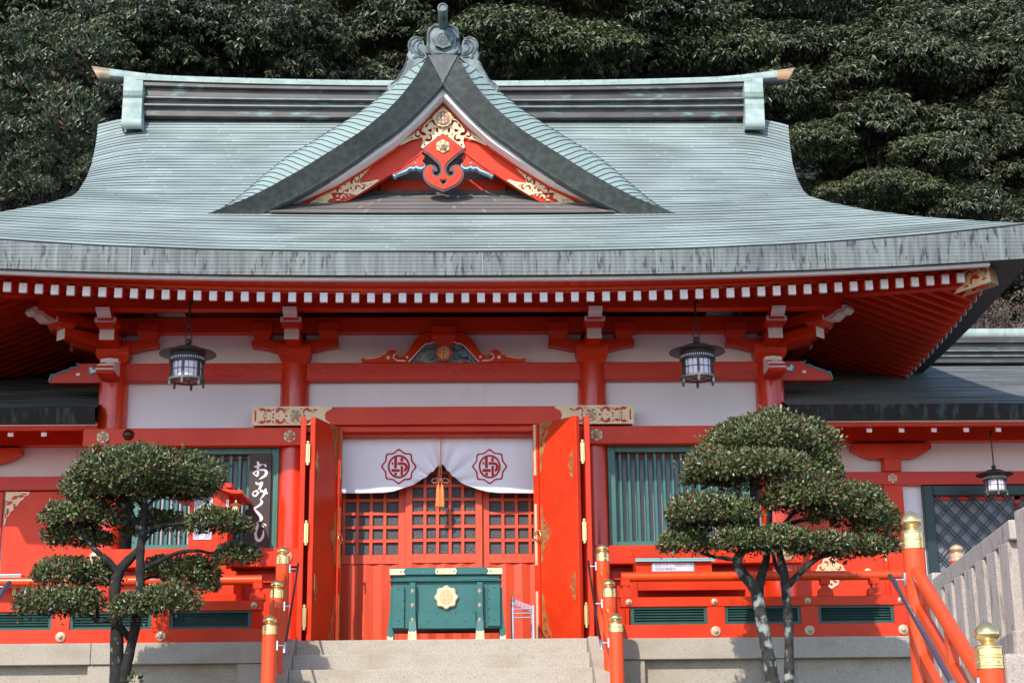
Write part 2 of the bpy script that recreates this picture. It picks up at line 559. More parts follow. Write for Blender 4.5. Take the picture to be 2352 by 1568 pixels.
def crest_lines(r):
    "the woven crest: ring and interlaced bands, as outlines for flat pieces (list of polygons)"
    P = []
    n = 40
    ring = [(r * 0.62 * cos(2 * pi * k / n), r * 0.66 * sin(2 * pi * k / n)) for k in range(n)]
    ring_in = [(r * 0.51 * cos(2 * pi * k / n), r * 0.55 * sin(2 * pi * k / n)) for k in range(n)]
    q = r

    def rect(x0, x1, y0, y1):
        P.append([(x0 * q, y0 * q), (x1 * q, y0 * q), (x1 * q, y1 * q), (x0 * q, y1 * q)])
    rect(-.26, -.10, -.10, .535)      # left warp, upper piece
    rect(-.24, -.10, -.50, -.335)     # left warp, lower piece
    rect(.09, .24, .285, .50)         # right warp, top piece
    rect(.10, .24, -.50, .045)        # right warp, lower piece
    rect(-.40, -.30, .10, .245)       # upper weft, left stub
    rect(-.40, .06, -.30, -.145)      # lower weft
    band = []
    for k in range(13):               # upper weft turning down on the right
        a = pi / 2 - pi * 0.95 * k / 12
        band.append((.26 + .24 * cos(a), -.03 + .275 * sin(a)))
    inner = []
    for k in range(13):
        a = pi / 2 - pi * 0.95 * k / 12
        inner.append((.26 + .09 * cos(a), -.03 + .13 * sin(a)))
    P.append([(x * q, y * q) for x, y in [(-.06, .245)] + band + inner[::-1] + [(-.06, .10)]])
    return ring, ring_in, P


def crest_flat(name, r, M, m, parent, depth, border=True):
    ring, ring_in, P = crest_lines(r)
    mb = MB()

    def bandstrip(a, b):
        n = len(a)
        vs = [M @ Vector((x, y, depth)) for x, y in a] + [M @ Vector((x, y, depth)) for x, y in b]
        mb.add(vs, [(i, (i + 1) % n, (i + 1) % n + n, i + n) for i in range(n)])
    bandstrip(ring, ring_in)
    if border:
        bandstrip(petals(r, 8, .16), [(x * .90, y * .90) for x, y in petals(r, 8, .16)])
    for k, p in enumerate(P):
        mb.add([M @ Vector((x, y, depth + 0.0004 * (k % 3 + 1))) for x, y in p], [tuple(range(len(p)))])
    return mb.build(name, m, parent)


def rosette(name, c, r, m, parent, n=6, d=0.05):
    "six-petalled nail cover on an upright face that looks to -y"
    mb = MB()
    out = petals(r, n, 0.13, 8)
    rings = [(1.0, 0.0), (1.0, 0.22), (0.80, 0.34), (0.62, 0.30), (0.52, 0.62), (0.40, 0.72), (0.30, 0.78), (0.26, 1.0), (0.14, 1.22), (0.0, 1.28)]
    k = len(out)
    vs, fs = [], []
    for s, h in rings:
        for i, (x, y) in enumerate(out):
            a = math.atan2(y, x)
            rr = math.hypot(x, y) if s > 0.7 else r
            vs.append((c[0] + rr * s * cos(a), c[1] - h * d, c[2] + rr * s * sin(a)))
    for i in range(len(rings) - 1):
        for j in range(k):
            fs.append((i * k + j, i * k + (j + 1) % k, (i + 1) * k + (j + 1) % k, (i + 1) * k + j))
    mb.add(vs, fs, 0)
    for j in range(n):
        a = pi / 2 + 2 * pi * (j + .5) / n
        M = Matrix.Translation((c[0] + .68 * r * cos(a), c[1] - d * .37, c[2] + .68 * r * sin(a))) @ Matrix.Rotation(pi / 2, 4, 'X')
        mb.lathe([(0.0001, .006), (r * .085, .004), (r * .085, -.002)], n=8, mi=1, M=M)
    return mb.build(name, [m, DARK], parent, smooth=50)


def knob(name, c, r, m, parent, d=0.04):
    "round domed nail cover"
    mb = MB()
    M = Matrix.Translation(c) @ Matrix.Rotation(pi / 2, 4, 'X')
    mb.lathe([(r, -.003), (r, d * .3), (r * .82, d * .55), (r * .45, d * .62), (r * .40, d), (r * .18, d * 1.35), (0.0005, d * 1.4)], n=20, M=M)
    return mb.build(name, m, parent, smooth=50)

# ------------------------------------------------------------------ the ground and the wooded hill
mb = MB()
mb.box(-400, 400, -400, 60, -3.4, -3.1)
struct(mb.build('ground', EARTH))
mb = MB()
mb.box(-14, 14, -8.75, 9, -3.0, -0.92)
struct(mb.build('terrace', PAVE))
mb = MB()
for k in range(12):
    mb.box(-3.3, 3.3, -8.75 - 0.34 * (k + 1), -8.75 - 0.34 * k, -3.05, -0.92 - 0.175 * (k + 1))
struct(mb.build('lower_steps', GRANITE))
N = 60
vs, fs = [], []
for j in range(N):
    for i in range(N):
        x = -90 + 180 * i / (N - 1)
        y = 7.5 + 110 * (j / (N - 1)) ** 1.3
        z = -0.95 + max(0, y - 8.5) * 0.72 + 0.8 * sin(x * .31) * min(1, (y - 7.5) / 6) + 0.6 * sin(y * .4 + x * .13) * min(1, (y - 7.5) / 6)
        vs.append((x, y, min(z, 52 + 2 * sin(x * .1))))
for j in range(N - 1):
    for i in range(N - 1):
        a = j * N + i
        fs.append((a, a + 1, a + 1 + N, a + N))
mb = MB()
mb.add(vs, fs)
struct(mb.build('hill', SOIL, smooth=80))

# ------------------------------------------------------------------ main hall
hall = thing('shrine_hall', 'vermilion shrine hall under a big pale green copper roof with a pointed front gable', 'shrine')
COLX = [-4.02, -1.82, 1.82, 4.02]
CR = 0.182
ZC = [zat(p, 0) for p in (873, 832)]
z_nuki0, z_nuki1 = zat(873, -.10), zat(832, -.10)
z_dai0, z_dai1 = zat(832, -.2), zat(785, -.27)
z_wp0, z_wp1 = zat(762, -.12), zat(733, -.12)          # wall purlin
z_nag0, z_nag1 = zat(1021, -.24), zat(980, -.24)       # long rail over the windows
z_lin0, z_lin1 = zat(974, -.27), zat(933, -.27)        # gilt-ended lintel
z_sill0, z_sill1 = zat(1298, -.24), zat(1255, -.24)
YE, YR, XE = -2.4, 2.4, 6.55
z_eave, z_eaveb = zat(577, YE), zat(632, YE)
z_cor, z_corb = zat(514, YE) - 0.0, zat(594, YE)
z_ridge = zat(268, YR)


def rise(x, amt=1.0):
    return (z_cor - z_eave) * min(abs(x) / XE, 1.05) ** 2.5 * amt


for x in COLX:
    mb = MB()
    mb.lathe([(CR * 1.02, 0), (CR * 1.02, 1.2), (CR * .96, z_dai0 + .02)], (x, 0, 0), 32)
    mb.lathe([(CR * 1.45, -.02), (CR * 1.4, .06), (CR * 1.05, .09)], (x, 0, 0), 24)
    mb.build('column', COLRED, hall, smooth=40)
# plaster bays
for a, b in zip(COLX[:-1], COLX[1:]):
    mb = MB()
    mb.box(a + .12, b - .12, .03, .14, z_nag0 if abs(a + b) > 1 else z_lin0, z_wp0 + .02)
    mb.build('plaster_wall', WHITE, hall)
    mb = MB()
    mb.box(a + CR * .8, b - CR * .8, -.10, .10, z_nuki0, z_nuki1)
    mb.build('tie_beam', REDOLD, hall, bevel=.008)
mb = MB()
for sx in (-1, 1):
    mb.box(sx * 4.0, sx * 3.88, .1, 4.9, -.02, z_wp0)
mb.box(-4.0, 4.0, 4.78, 4.9, -.02, z_wp0)
mb.build('rear_walls', WHITE, hall)
for sx in (-1, 1):
    mb = MB()
    for y in (2.4, 4.8):
        mb.lathe([(CR, 0), (CR, z_dai0)], (sx * 4.02, y, 0), 16)
    for z in (z_sill0, z_nag0, z_nuki0, z_wp0):
        mb.box(sx * 3.9, sx * 4.1, .15, 4.8, z, z + .2)
    mb.build('side_timbers', RED, hall, smooth=40)
mb = MB()
mb.box(-4.79, 4.79, -.12, .12, z_wp0, z_wp1 + .03)
mb.build('wall_purlin', RED, hall, bevel=.006)
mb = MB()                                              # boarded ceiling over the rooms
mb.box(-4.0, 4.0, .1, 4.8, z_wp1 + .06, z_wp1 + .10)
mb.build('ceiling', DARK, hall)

# long rails with nail covers
for sx in (-1, 1):
    mb = MB()
    mb.box(sx * 1.64, sx * 4.30, -.25, -.02, z_nag0, z_nag1)
    r = mb.build('long_rail', RED, hall, bevel=.008)
    for cx in (1.84, 4.06):
        rosette('nail_cover', (sx * cx, -.25, (z_nag0 + z_nag1) / 2), .078, BRONZE, r)
    mb = MB()
    mb.box(sx * 1.66, sx * 4.26, -.25, -.02, z_sill0, z_sill1)
    r = mb.build('sill_rail', RED, hall, bevel=.008)
    for cx in (1.86, 4.06):
        knob('nail_cover', (sx * cx, -.25, (z_sill0 + z_sill1) / 2), .085, BRONZE, r, .05)
    mb = MB()
    mb.box(sx * 1.7, sx * 3.95, .02, .08, 0, z_sill0)
    mb.box(sx * 1.7, sx * 3.95, -.06, .02, z_sill0 - .16, z_sill0 - .06)
    mb.box(sx * 1.7, sx * 3.95, -.08, .02, .0, .20)
    for k in range(3):
        mb.box(sx * (2.3 + .62 * k), sx * (2.38 + .62 * k), -.05, .02, .2, z_sill0 - .16)
    mb.build('dado_panel', RED, hall)
mb = MB()
M = Matrix.Translation((-3.76, -.25, zat(998, -.25, 312))) @ Matrix.Rotation(pi / 2, 4, 'X')
mb.lathe([(.068, 0), (.068, .012), (.058, .03), (.042, .052), (.02, .062), (.0005, .065)], n=24, M=M)
mb.build('round_cap', mat('brown_metal_dome', (.10, .05, .03), .3, .7), hall, smooth=60)

# lintel with pierced gilt ends
mb = MB()
XL = hx(436, 950, -.27)
mb.box(-XL, XL, -.27, -.02, z_lin0, z_lin1)
lin = mb.build('lintel', RED, hall, bevel=.006)
LW, LH = hx(184, 950, -.28), z_lin1 - z_lin0
for sx in (-1, 1):
    def U(a, b):
        return (a * LH, b * LH)
    L = LW / LH
    outer = [(-.02, -.02), (L - .06, -.02), (L - .12, .06), (L - .22, .14), (L - .36, .24), (L - .44, .34), (L - .42, .44), (L - .47, .52), (L - .40, .62),
             (L - .38, .72), (L - .24, .80), (L - .10, .86), (L - .05, .97), (L - .0, 1.02), (-.02, 1.02)]
    outer = [U(*p) for p in outer]
    holes = [[(.12, .20), (.20, .20), (.22, .46), (.18, .5), (.22, .54), (.20, .8), (.12, .8)]]
    for vy in (1, -1):
        def F(poly):
            return [(x, .5 + vy * (y - .5)) for x, y in poly]
        holes += [F(comma(.52, .74, .17, 2.6, -1)), F(comma(.88, .70, .15, .2, 1)), F(comma(1.48, .72, .19, 3.4, -1)), F(comma(2.62 + .35, .73, .17, .0, 1)),
                  F([(.30, .86), (.42, .91), (.30, .91)]), F([(1.06, .82), (1.14, .74), (1.17, .90), (1.10, .91)]),
                  F([(1.2, .92), (1.38, .91), (1.28, .84)]), F([(1.74, .62), (1.84, .76), (1.78, .90), (1.70, .91), (1.76, .78)]),
                  F([(1.86, .80), (1.96, .88), (2.06, .91), (1.88, .92)]), F([(2.0, .66), (2.12, .80), (2.22, .85), (2.22, .77), (2.1, .64)]),
                  F([(2.42, .85), (2.56, .78), (2.64, .64), (2.56, .63), (2.48, .74), (2.42, .77)]),
                  F([(2.5, .91), (2.76, .91), (2.66, .84)]), F([(3.18, .72), (3.24, .64), (3.24, .82), (3.19, .88)]),
                  F([(.62, .58), (.74, .62), (.72, .54)]), F([(1.04, .54), (1.14, .66), (1.22, .58), (1.12, .53)])]
        if L > 3.8:
            holes.append(F(comma(3.42, .76, .10, .4, 1)))
    holes += [[(1.34, .5), (1.44, .53), (1.5, .5), (1.44, .47)], [(1.74, .5), (1.84, .58), (1.94, .5), (1.84, .42)], [(2.74, .5), (2.82, .57), (2.90, .5), (2.82, .43)]]
    holes = [[U(*p) for p in h] for h in holes]
    Mx = upright(-.277, sx * (-1) * 0, 0)
    Mx = Matrix(((-sx, 0, 0, sx * (XL + .004)), (0, 0, -1, -.2775), (0, 1, 0, z_lin0), (0, 0, 0, 1)))
    plate('gilt_end_plate', outer, holes, .008, Mx, GOLD, lin)
    rosette('nail_cover', (sx * (XL - 2.33 * LH), -.282, (z_lin0 + z_lin1) / 2), .082, BRONZE, lin)

# ------------------------------------------------------------------ windows with upright slats
for sx in (-1, 1):
    wx0, wx1 = hx(376, 1100, -.02), hx(702, 1100, -.02)
    wz0, wz1 = z_sill1, zat(1024, -.05)
    mb = MB()
    t = .095
    mb.box(sx * wx0, sx * (wx0 + t), -.10, .10, wz0, wz1)
    mb.box(sx * (wx1 - t), sx * wx1, -.10, .10, wz0, wz1)
    mb.box(sx * (wx0 + t), sx * (wx1 - t), -.098, .10, wz1 - t, wz1)
    mb.box(sx * (wx0 + t), sx * (wx1 - t), -.098, .10, wz0, wz0 + .07)
    mb.box(sx * (wx0 - .0), sx * wx1, -.125, -.10, wz1 - .028, wz1)
    mb.box(sx * (wx0 - .0), sx * (wx0 + .03), -.125, -.10, wz0, wz1 - .028)
    win = mb.build('window', GREEN, hall, bevel=.006)
    mb = MB()
    n = int((wx1 - wx0 - 2 * t) / .106)
    for k in range(n):
        cx = sx * (wx0 + t + .106 * (k + .62))
        M = Matrix.Translation((cx, .0, 0))
        vs = []
        for z in (wz0 + .06, wz1 - t + .01):
            for a, b in ((-.031, .0), (-.014, -.032), (.014, -.032), (.031, .0), (.014, .03), (-.014, .03)):
                vs.append((cx + a, b, z))
        mb.add(vs, [(0, 1, 7, 6), (1, 2, 8, 7), (2, 3, 9, 8), (3, 4, 10, 9), (4, 5, 11, 10), (5, 0, 6, 11)])
    mb.build('upright_slats', GREEN, win)
    mb = MB()
    mb.box(sx * (wx0 + t), sx * (wx1 - t), .14, .16, wz0, wz1)
    mb.build('shutter', PAPER, win)
    mb = MB()
    mb.box(sx * (wx0 + t), sx * (wx1 - t), .03, .09, wz1 - t - .03, wz1 - t)
    mb.box(sx * (wx0 + 1.02), sx * (wx0 + 1.05), .12, .139, wz0, wz1)
    mb.build('shutter_rail', RED, win)

# ------------------------------------------------------------------ doorway: head, lattice doors, folding leaves
z_head0 = zat(1002, -.05)
mb = MB()
mb.box(-1.66, 1.66, -.12, .12, z_head0, z_lin0)
mb.box(-1.66, 1.66, -.20, -.12, z_lin0 - .075, z_lin0)
mb.build('door_head', RED, hall, bevel=.006)
for sx in (-1, 1):
    mb = MB()
    mb.box(sx * 1.56, sx * 1.70, -.16, .30, 0, z_head0)
    mb.build('door_jamb', RED, hall, bevel=.006)
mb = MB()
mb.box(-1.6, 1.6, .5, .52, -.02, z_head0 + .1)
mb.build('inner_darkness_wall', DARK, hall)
mb = MB()
mb.box(-4.0, 4.0, -1.66, 4.8, -.04, -.004)
mb.build('floor_boards', DARKWOOD, hall)
YL = .25
zr0, zr1 = zat(1271, YL), zat(1292, YL)
pitch_x, pitch_z, hole = .166, .1665, .126
for x0, x1, n0 in ((-1.56, hx(-89, 1200, YL), -1), (hx(-89, 1200, YL), hx(88, 1200, YL), 0), (hx(88, 1200, YL), 1.56, 1)):
    yy = YL if n0 == 0 else YL + .05
    mb = MB()
    st = .085
    g0, g1 = x0 + st, x1 - st
    n = max(1, round((g1 - g0) / pitch_x))
    if n0 == 1:
        g1 = x1
    if n0 == -1:
        g0 = x0
    mb.box(x0, x0 + st if n0 != -1 else x0 + .02, yy, yy + .045, 0, z_head0)
    mb.box(x1 - (st if n0 != 1 else .02), x1, yy, yy + .045, 0, z_head0)
    mb.box(x0 + .02, x1 - .02, yy + .002, yy + .043, zr1, zr0)
    mb.box(x0 + .02, x1 - .02, yy + .003, yy + .043, 0.02, .17)
    bw = pitch_x - hole
    xs = [g0 + (g1 - g0) * k / n for k in range(1, n)] if n0 == 0 else [g0 + pitch_x * k for k in range(1, 12) if g0 + pitch_x * k < g1 - .03] if n0 == 1 else [g1 - pitch_x * k for k in range(1, 12) if g1 - pitch_x * k > g0 + .03]
    for x in xs:
        mb.box(x - bw / 2, x + bw / 2, yy + .006, yy + .038, zr0, z_head0)
    k = 1
    while zr0 + pitch_z * k < z_head0:
        z = zr0 + pitch_z * k
        mb.box(g0, g1, yy + .008, yy + .036, z - bw / 2, z + bw / 2)
        k += 1
    ld = mb.build('lattice_door', REDBOARD, hall, bevel=.004)
    mb = MB()
    mb.box(x0 + .02, x1 - .02, yy + .046, yy + .05, zr0, z_head0)
    mb.build('wire_screen', SCREEN, ld)
    mb = MB()
    bx, k = x0 + (st if n0 != -1 else .02), 0
    end = x1 - (st if n0 != 1 else .02)
    while bx < end - .01:
        wd = min(.098, end - bx)
        ya, yb = (yy + .010, yy + .034) if k % 2 == 0 else (yy + .034, yy + .010)
        mb.add([(bx, ya, .17), (bx + wd, yb, .17), (bx + wd, yb, zr1), (bx, ya, zr1)], [(0, 1, 2, 3)])
        bx += wd
        k += 1
    mb.build('board_panel', REDBOARD, ld)

# folding leaves: per side an outer leaf that stands out from the jamb and an inner leaf folded back
LT0, LT1 = .03, zat(956, -.86)
for sx, lean_in, lean_out in ((-1, .25, .02), (1, .47, .02)):
    xj = 1.70
    near = -.86
    xo = hx(330, 1200, near) if sx > 0 else hx(318, 1200, near)
    fd = thing('folding_door', '', '')
    for k in ('label', 'category'):
        del fd[k]
    fd.parent = hall
    th = .062
    # outer leaf
    mb = MB()
    mb.bar((sx * (xo + th * .5), near, (LT0 + LT1) / 2), (sx * (xj - .01), -.13, (LT0 + LT1) / 2), th, LT1 - LT0)
    mb.build('outer_leaf', RED, fd, bevel=.005)
    # inner leaf
    xi = xo - th * .5 - .045
    p0, p1 = Vector((sx * xi, near, 0)), Vector((sx * (xi - lean_in), near + sqrt(max(.05, .70 ** 2 - lean_in ** 2)), 0))
    p1.y = min(p1.y, -.20)
    mid = Vector((0, 0, (LT0 + LT1) / 2))
    mb = MB()
    mb.bar(p0 + mid, p1 + mid, th, LT1 - LT0)
    mb.build('inner_leaf', RED, fd, bevel=.005)
    d = (p1 - p0).normalized()
    nrm = Vector((-d.y, d.x, 0))
    if nrm.x * sx > 0:
        nrm = -nrm                                   # towards the doorway
    Lf = (p1 - p0).length
    # astragal at the free edge with brass plates
    mb = MB()
    q0 = p1 - d * .05 + nrm * (th / 2 + .016)
    mb.bar(q0 - d * .04 + mid, q0 + d * .04 + mid, .03, LT1 - LT0 - .002)
    mb.build('meeting_stile', RED, fd, bevel=.004)
    M0 = Matrix(((d.x, 0, nrm.x, 0), (d.y, 0, nrm.y, 0), (0, 1, 0, 0), (0, 0, 0, 1)))

    def onleaf(a, z, off=.004):
        M = M0.copy()
        p = p0 + d * a + nrm * (th / 2 + off)
        M.translation = (p.x, p.y, z)
        return M
    fm = GOLDD
    H = LT1 - LT0
    # top and bottom corner plates and the middle plate with the ring
    for zc_, up in ((LT1 - .0, -1), (LT0, 1)):
        out = [(x_ * .72, y_) for x_, y_ in ((0, 0), (-.30, 0), (-.27, up * .04), (-.20, up * .07), (-.19, up * .14), (-.13, up * .19), (-.12, up * .30), (-.06, up * .38), (-.04, up * .55), (0, up * .62))]
        ho = [[(x * .72, y * up) for x, y in hh] for hh in (comma(-.07, .11, .05, 1, 1), comma(-.07, .25, .04, 2, -1), comma(-.16, .06, .032, 0, 1), ell(-.035, .42, .012, .05))]
        plate('corner_fitting', out, ho, .006, onleaf(Lf - .105, zc_), fm, fd)
    zm = zat(1232, -.3)
    out = [(x_ * .8, y_) for x_, y_ in ((0, -.36), (-.03, -.30), (-.05, -.20), (-.10, -.13), (-.17, -.05), (-.20, 0), (-.17, .05), (-.10, .13), (-.05, .20), (-.03, .30), (0, .36))]
    ho = [comma(-.06, .10, .035, 1, 1), comma(-.06, -.10, .035, -1, -1), ell(-.13, 0, .02, .03), ell(-.025, .22, .01, .04), ell(-.025, -.22, .01, .04)]
    plate('pull_plate', out, ho, .006, onleaf(Lf - .105, zm), fm, fd)
    for zc_ in (LT0 + H * .78, LT0 + H * .24):
        out = [(0, -.17)] + [(.055 + .035 * sin(pi * k / 10 * 3) ** 2 * (1 if 0 < k < 10 else 0) - .05 * abs(k - 5) / 5, -.16 + .032 * k) for k in range(11)] + [(0, .17)]
        ho = [comma(.035, .07, .022, 1, 1), comma(.035, -.07, .022, -1, -1), ell(.035, 0, .018, .022)]
        plate('side_fitting', out, ho, .006, onleaf(.055, zc_), fm, fd)
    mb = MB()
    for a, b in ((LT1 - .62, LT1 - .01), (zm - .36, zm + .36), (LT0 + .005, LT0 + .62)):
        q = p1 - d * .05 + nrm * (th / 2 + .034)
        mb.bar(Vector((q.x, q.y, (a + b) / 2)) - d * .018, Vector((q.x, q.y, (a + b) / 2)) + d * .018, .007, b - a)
    mb.build('stile_strip', GOLD if sx > 0 else GOLDD, fd)  # left strip in darker gilt: the shade on that leaf is in its colour
    mb = MB()
    q = p1 - d * .10 + nrm * (th / 2 + .03)
    mb.tube([(q.x, q.y, zm + .03), (q.x + nrm.x * .03, q.y + nrm.y * .03, zm + .03)], .018, 10)
    q = q + nrm * .03
    mb.tube([(q.x + .05 * cos(a) * d.x, q.y + .05 * cos(a) * d.y, zm - .02 + .05 * sin(a)) for a in [2 * pi * k / 20 for k in range(21)]], .008, 8)
    mb.build('ring_pull', BRASS, fd, smooth=60)
    for zc_ in (zat(1040, -.86), zat(1222, -.86), zat(1415, -.86)):
        mb = MB()
        xh = sx * (xo - .028)
        mb.tube([(xh, near - .036, zc_ - .12), (xh, near - .036, zc_ + .12)], .012, 10)
        mb.tube([(xh, near - .036, zc_ + .12), (xh, near - .036, zc_ + .14)], .018, 10)
        mb.tube([(xh, near - .036, zc_ - .14), (xh, near - .036, zc_ - .12)], .018, 10)
        mb.box(xh - .022, xh + .022, near - .034, near - .030, zc_ - .11, zc_ + .11)
        mb.build('hinge', BRASS, fd, smooth=50)

# ------------------------------------------------------------------ eaves
z_pb = zat(708, -.775)                     # underside of the outer purlin, front face
PX_ = 4.79
mb = MB()
mb.box(-PX_, PX_, -.775, -.60, z_pb, z_pb + .19)
for sx in (-1, 1):
    mb.box(sx * PX_, sx * (PX_ - .175), -.60, 5.4, z_pb, z_pb + .188)
mb.build('outer_purlin', RED, hall, bevel=.006)
YRF = -2.05
z_rt, z_rb = zat(673, YRF), zat(694, YRF)
RH = z_rt - z_rb
slope_r = (z_pb + .19 - z_rb) / (-.775 - YRF)
RW = .082
proto = None
nr = 34
step = .1745
for k in range(nr):
    for sx in (-1, 1):
        x = sx * step * (k + .5)
        if abs(x) > 5.93:
            continue
        ylen = 2.2 if abs(x) < 4.6 else (2.05 - (abs(x) - 4.6) * 1.05)
        if proto is None or ylen != 2.2:
            mb = MB()
            mb.bar((0, .028, .028 * slope_r), (0, ylen, ylen * slope_r), RW * .96, RH * .95)
            r = mb.build('rafter', RED, hall)
            mb = MB()
            mb.bar((0, -.012, 0), (0, .03, 0), RW, RH)
            e = mb.build('rafter_end', WHITEP, r)
            if ylen == 2.2:
                proto = r
        else:
            r = copytree(proto, hall)
        r.location = (x, YRF, (z_rt + z_rb) / 2 + rise(x, .92))
# side rafters
XRF = XE - .36
pr = None
for sx in (-1, 1):
    for k in range(34):
        y = YRF + .20 + .2 * k
        if y > 4.4:
            break
        xl = 1.7 if y > -.6 else max(.15, .3 + (y - YRF) * 0.95)
        if pr is None or xl != 1.7:
            mb = MB()
            mb.bar((0, 0, 0), (-xl, 0, xl * slope_r), RW, RH * .95)
            r = mb.build('side_rafter', RED, hall)
            mb = MB()
            mb.bar((.008, 0, 0), (0, 0, 0), RW, RH)
            mb.build('rafter_end', WHITEP, r)
            if xl == 1.7:
                pr = r
        else:
            r = copytree(pr, hall)
        r.scale = (sx, 1, 1)
        tt = abs(y - 2.4) / 4.8
        r.location = (sx * XRF, y, (z_rt + z_rb) / 2 + (z_cor - z_eave) * min(1, tt) ** 2.5 * .92)


def ring_pts(inset, z, amt=1.0, nx=48, ny=36, insx=None):
    "closed ring of points that follows the upswept eave, inset metres inside the edge"
    X, Y0, Y1 = XE - (inset if insx is None else insx), YE + inset, 2 * YR - YE - inset
    P = []
    for i in range(nx):
        x = -X + 2 * X * i / nx
        P.append((x, Y0, z + rise(x / X * XE, amt)))
    for j in range(ny):
        t = j / ny
        P.append((X, Y0 + (Y1 - Y0) * t, z + (z_cor - z_eave) * abs(2 * t - 1) ** 2.5 * amt))
    for i in range(nx):
        x = X - 2 * X * i / nx
        P.append((x, Y1, z + rise(x / X * XE, amt)))
    for j in range(ny):
        t = j / ny
        P.append((-X, Y1 + (Y0 - Y1) * t, z + (z_cor - z_eave) * abs(2 * t - 1) ** 2.5 * amt))
    return P


def loft(mb, rings, mi=0, closed=True):
    n = len(rings[0])
    vs = [p for r in rings for p in r]
    fs = []
    for i in range(len(rings) - 1):
        for k in range(n):
            a, b = i * n + k, i * n + (k + 1) % n
            fs.append((a, b, b + n, a + n))
    mb.add(vs, fs, mi)


drop = (z_corb - z_eaveb) / (z_cor - z_eave)
mb = MB()
loft(mb, [ring_pts(.02, z_eave - .012), ring_pts(-.005, z_eave - .014), ring_pts(.0, z_eaveb, drop)])
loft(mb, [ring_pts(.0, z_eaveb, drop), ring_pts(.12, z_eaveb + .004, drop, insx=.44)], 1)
for k in range(-3, 4):
    for j in (0, 1):
        x = k * 1.92 + .45
        x += (j - .5) * .0
        q_ = [(x - .008, YE - .010, z_eave - .02 + rise(x)), (x + .008, YE - .010, z_eave - .02 + rise(x)), (x + .008, YE - .004, z_eaveb + rise(x, drop)), (x - .008, YE - .004, z_eaveb + rise(x, drop))]
        if j == 0:
            mb.add(q_, [(3, 2, 1, 0)], 2)
mb.build('roof_edge', [COPEAVE, DARKCOP, SEAMPALE], hall, smooth=35)
zb1 = zat(643, YE + .075)
mb = MB()
XB = 6.10
for yy_, sg_ in ((YE + .075, 1),):
    vs = []
    for k in range(41):
        x = -XB + 2 * XB * k / 40
        zt_ = z_eaveb + .01 + rise(x, drop)
        zb_ = zb1 + rise(x, drop)
        vs += [(x, yy_, zt_), (x, yy_ + .002 * sg_, zb_), (x, yy_ + .06 * sg_, zb_ - .002)]
    fs = []
    for k in range(40):
        for j in (0, 1):
            f = (3 * k + j, 3 * k + j + 1, 3 * k + 3 + j + 1, 3 * k + 3 + j)
            fs.append(f if sg_ > 0 else f[::-1])
    mb.add(vs, fs)
mb.build('white_eave_board', WHITEP, hall, smooth=35)
zk = zat(668, YRF - .06)
mb = MB()
loft(mb, [ring_pts(.12, zb1 + .03, drop, insx=.42), ring_pts(.12, zb1 + .01, drop, insx=.42), ring_pts(.20, zk + .05, .95, insx=.43), ring_pts(.30, zk + .035, .9, insx=.43), ring_pts(.30, zk, .92, insx=.43), ring_pts(.42, zk, .92, insx=.50)])
mb.build('eave_batten', RED, hall, smooth=35)
mb = MB()                                   # boards that lie on the rafters
loft(mb, [ring_pts(.30, z_rt + .004, .92), ring_pts(.9, z_rt + .004 + .6 * slope_r, .75), ring_pts(1.75, z_rt + .004 + 1.45 * slope_r, .3), ring_pts(2.5, z_rt + 2.2 * slope_r, .0)])
mb.build('soffit_boards', RED, hall, smooth=35)
# hip beams with gilt caps
for sx in (-1, 1):
    cx, cy = sx * 6.16, YE + .34
    zt = (z_rt + z_rb) / 2 + (z_cor - z_eave) * .80 - .01
    dv = Vector((sx * .7071, -.7071, .10)).normalized()
    tip = Vector((cx, cy, zt))
    mb = MB()
    mb.bar(tip - dv * 3.2 - Vector((0, 0, -.78)), tip - dv * .02, .165, .235)
    hb = mb.build('hip_beam', RED, hall, bevel=.006)
    up = Vector((0, 0, 1))
    side = dv.cross(up).normalized()
    upv = side.cross(dv).normalized()
    # bevelled end block
    mb = MB()
    Mb = Matrix((side, dv, upv)).transposed().to_4x4()
    Mb.translation = tip
    sec = [(-.086, -.12), (.086, -.12), (.086, .10), (.03, .125), (-.03, .125), (-.086, .10)]
    mb.prism(sec, -.03, .06, 0, M=Mb)
    mb.build('end_cap', GOLDD, hb)
    for fx in (-1, 1):
        nn = side * fx
        Mp = Matrix((-dv * 1.0, upv, (-dv).cross(upv))).transposed().to_4x4()
        Mp.translation = tip + dv * .058 + nn * .089 - upv * .115
        out = [(0, 0), (.46, 0), (.40, .05), (.33, .07), (.31, .14), (.33, .21), (.30, .225), (0, .225)]
        ho = [comma(.08, .15, .045, 1, 1), comma(.18, .08, .05, 3, -1), comma(.24, .17, .035, 0, 1), ell(.07, .06, .03, .018), ell(.30, .04, .03, .014), ell(.16, .19, .03, .012)]
        plate('end_fitting', out, ho, .006, Mp, GOLD, hb)

# ------------------------------------------------------------------ main roof
CONC = 0.14
EDGE_S = [0, .08, .16, .24, .32, .385, .444, .583, .72, .86, .93, 1.0]
EDGE_P = [(2360, 514), (2250, 508), (2100, 497), (2000, 484), (1900, 466), (1850, 451), (1838, 440), (1823, 411), (1813, 377), (1807, 335), (1805, 312), (1804, 288)]
EX, EZ = [], []
for s_, (px, py) in zip(EDGE_S, EDGE_P):
    p = at(px, py, YE + (YR - YE) * s_)
    EX.append(p.x + (.045 if s_ > .3 else 0))
    EZ.append(p.z)
EX[0] = XE
EZ[0] = z_cor


def prof(s):
    return YE + (YR - YE) * s, z_eave + (z_ridge - z_eave) * (s - CONC * s * (1 - s))


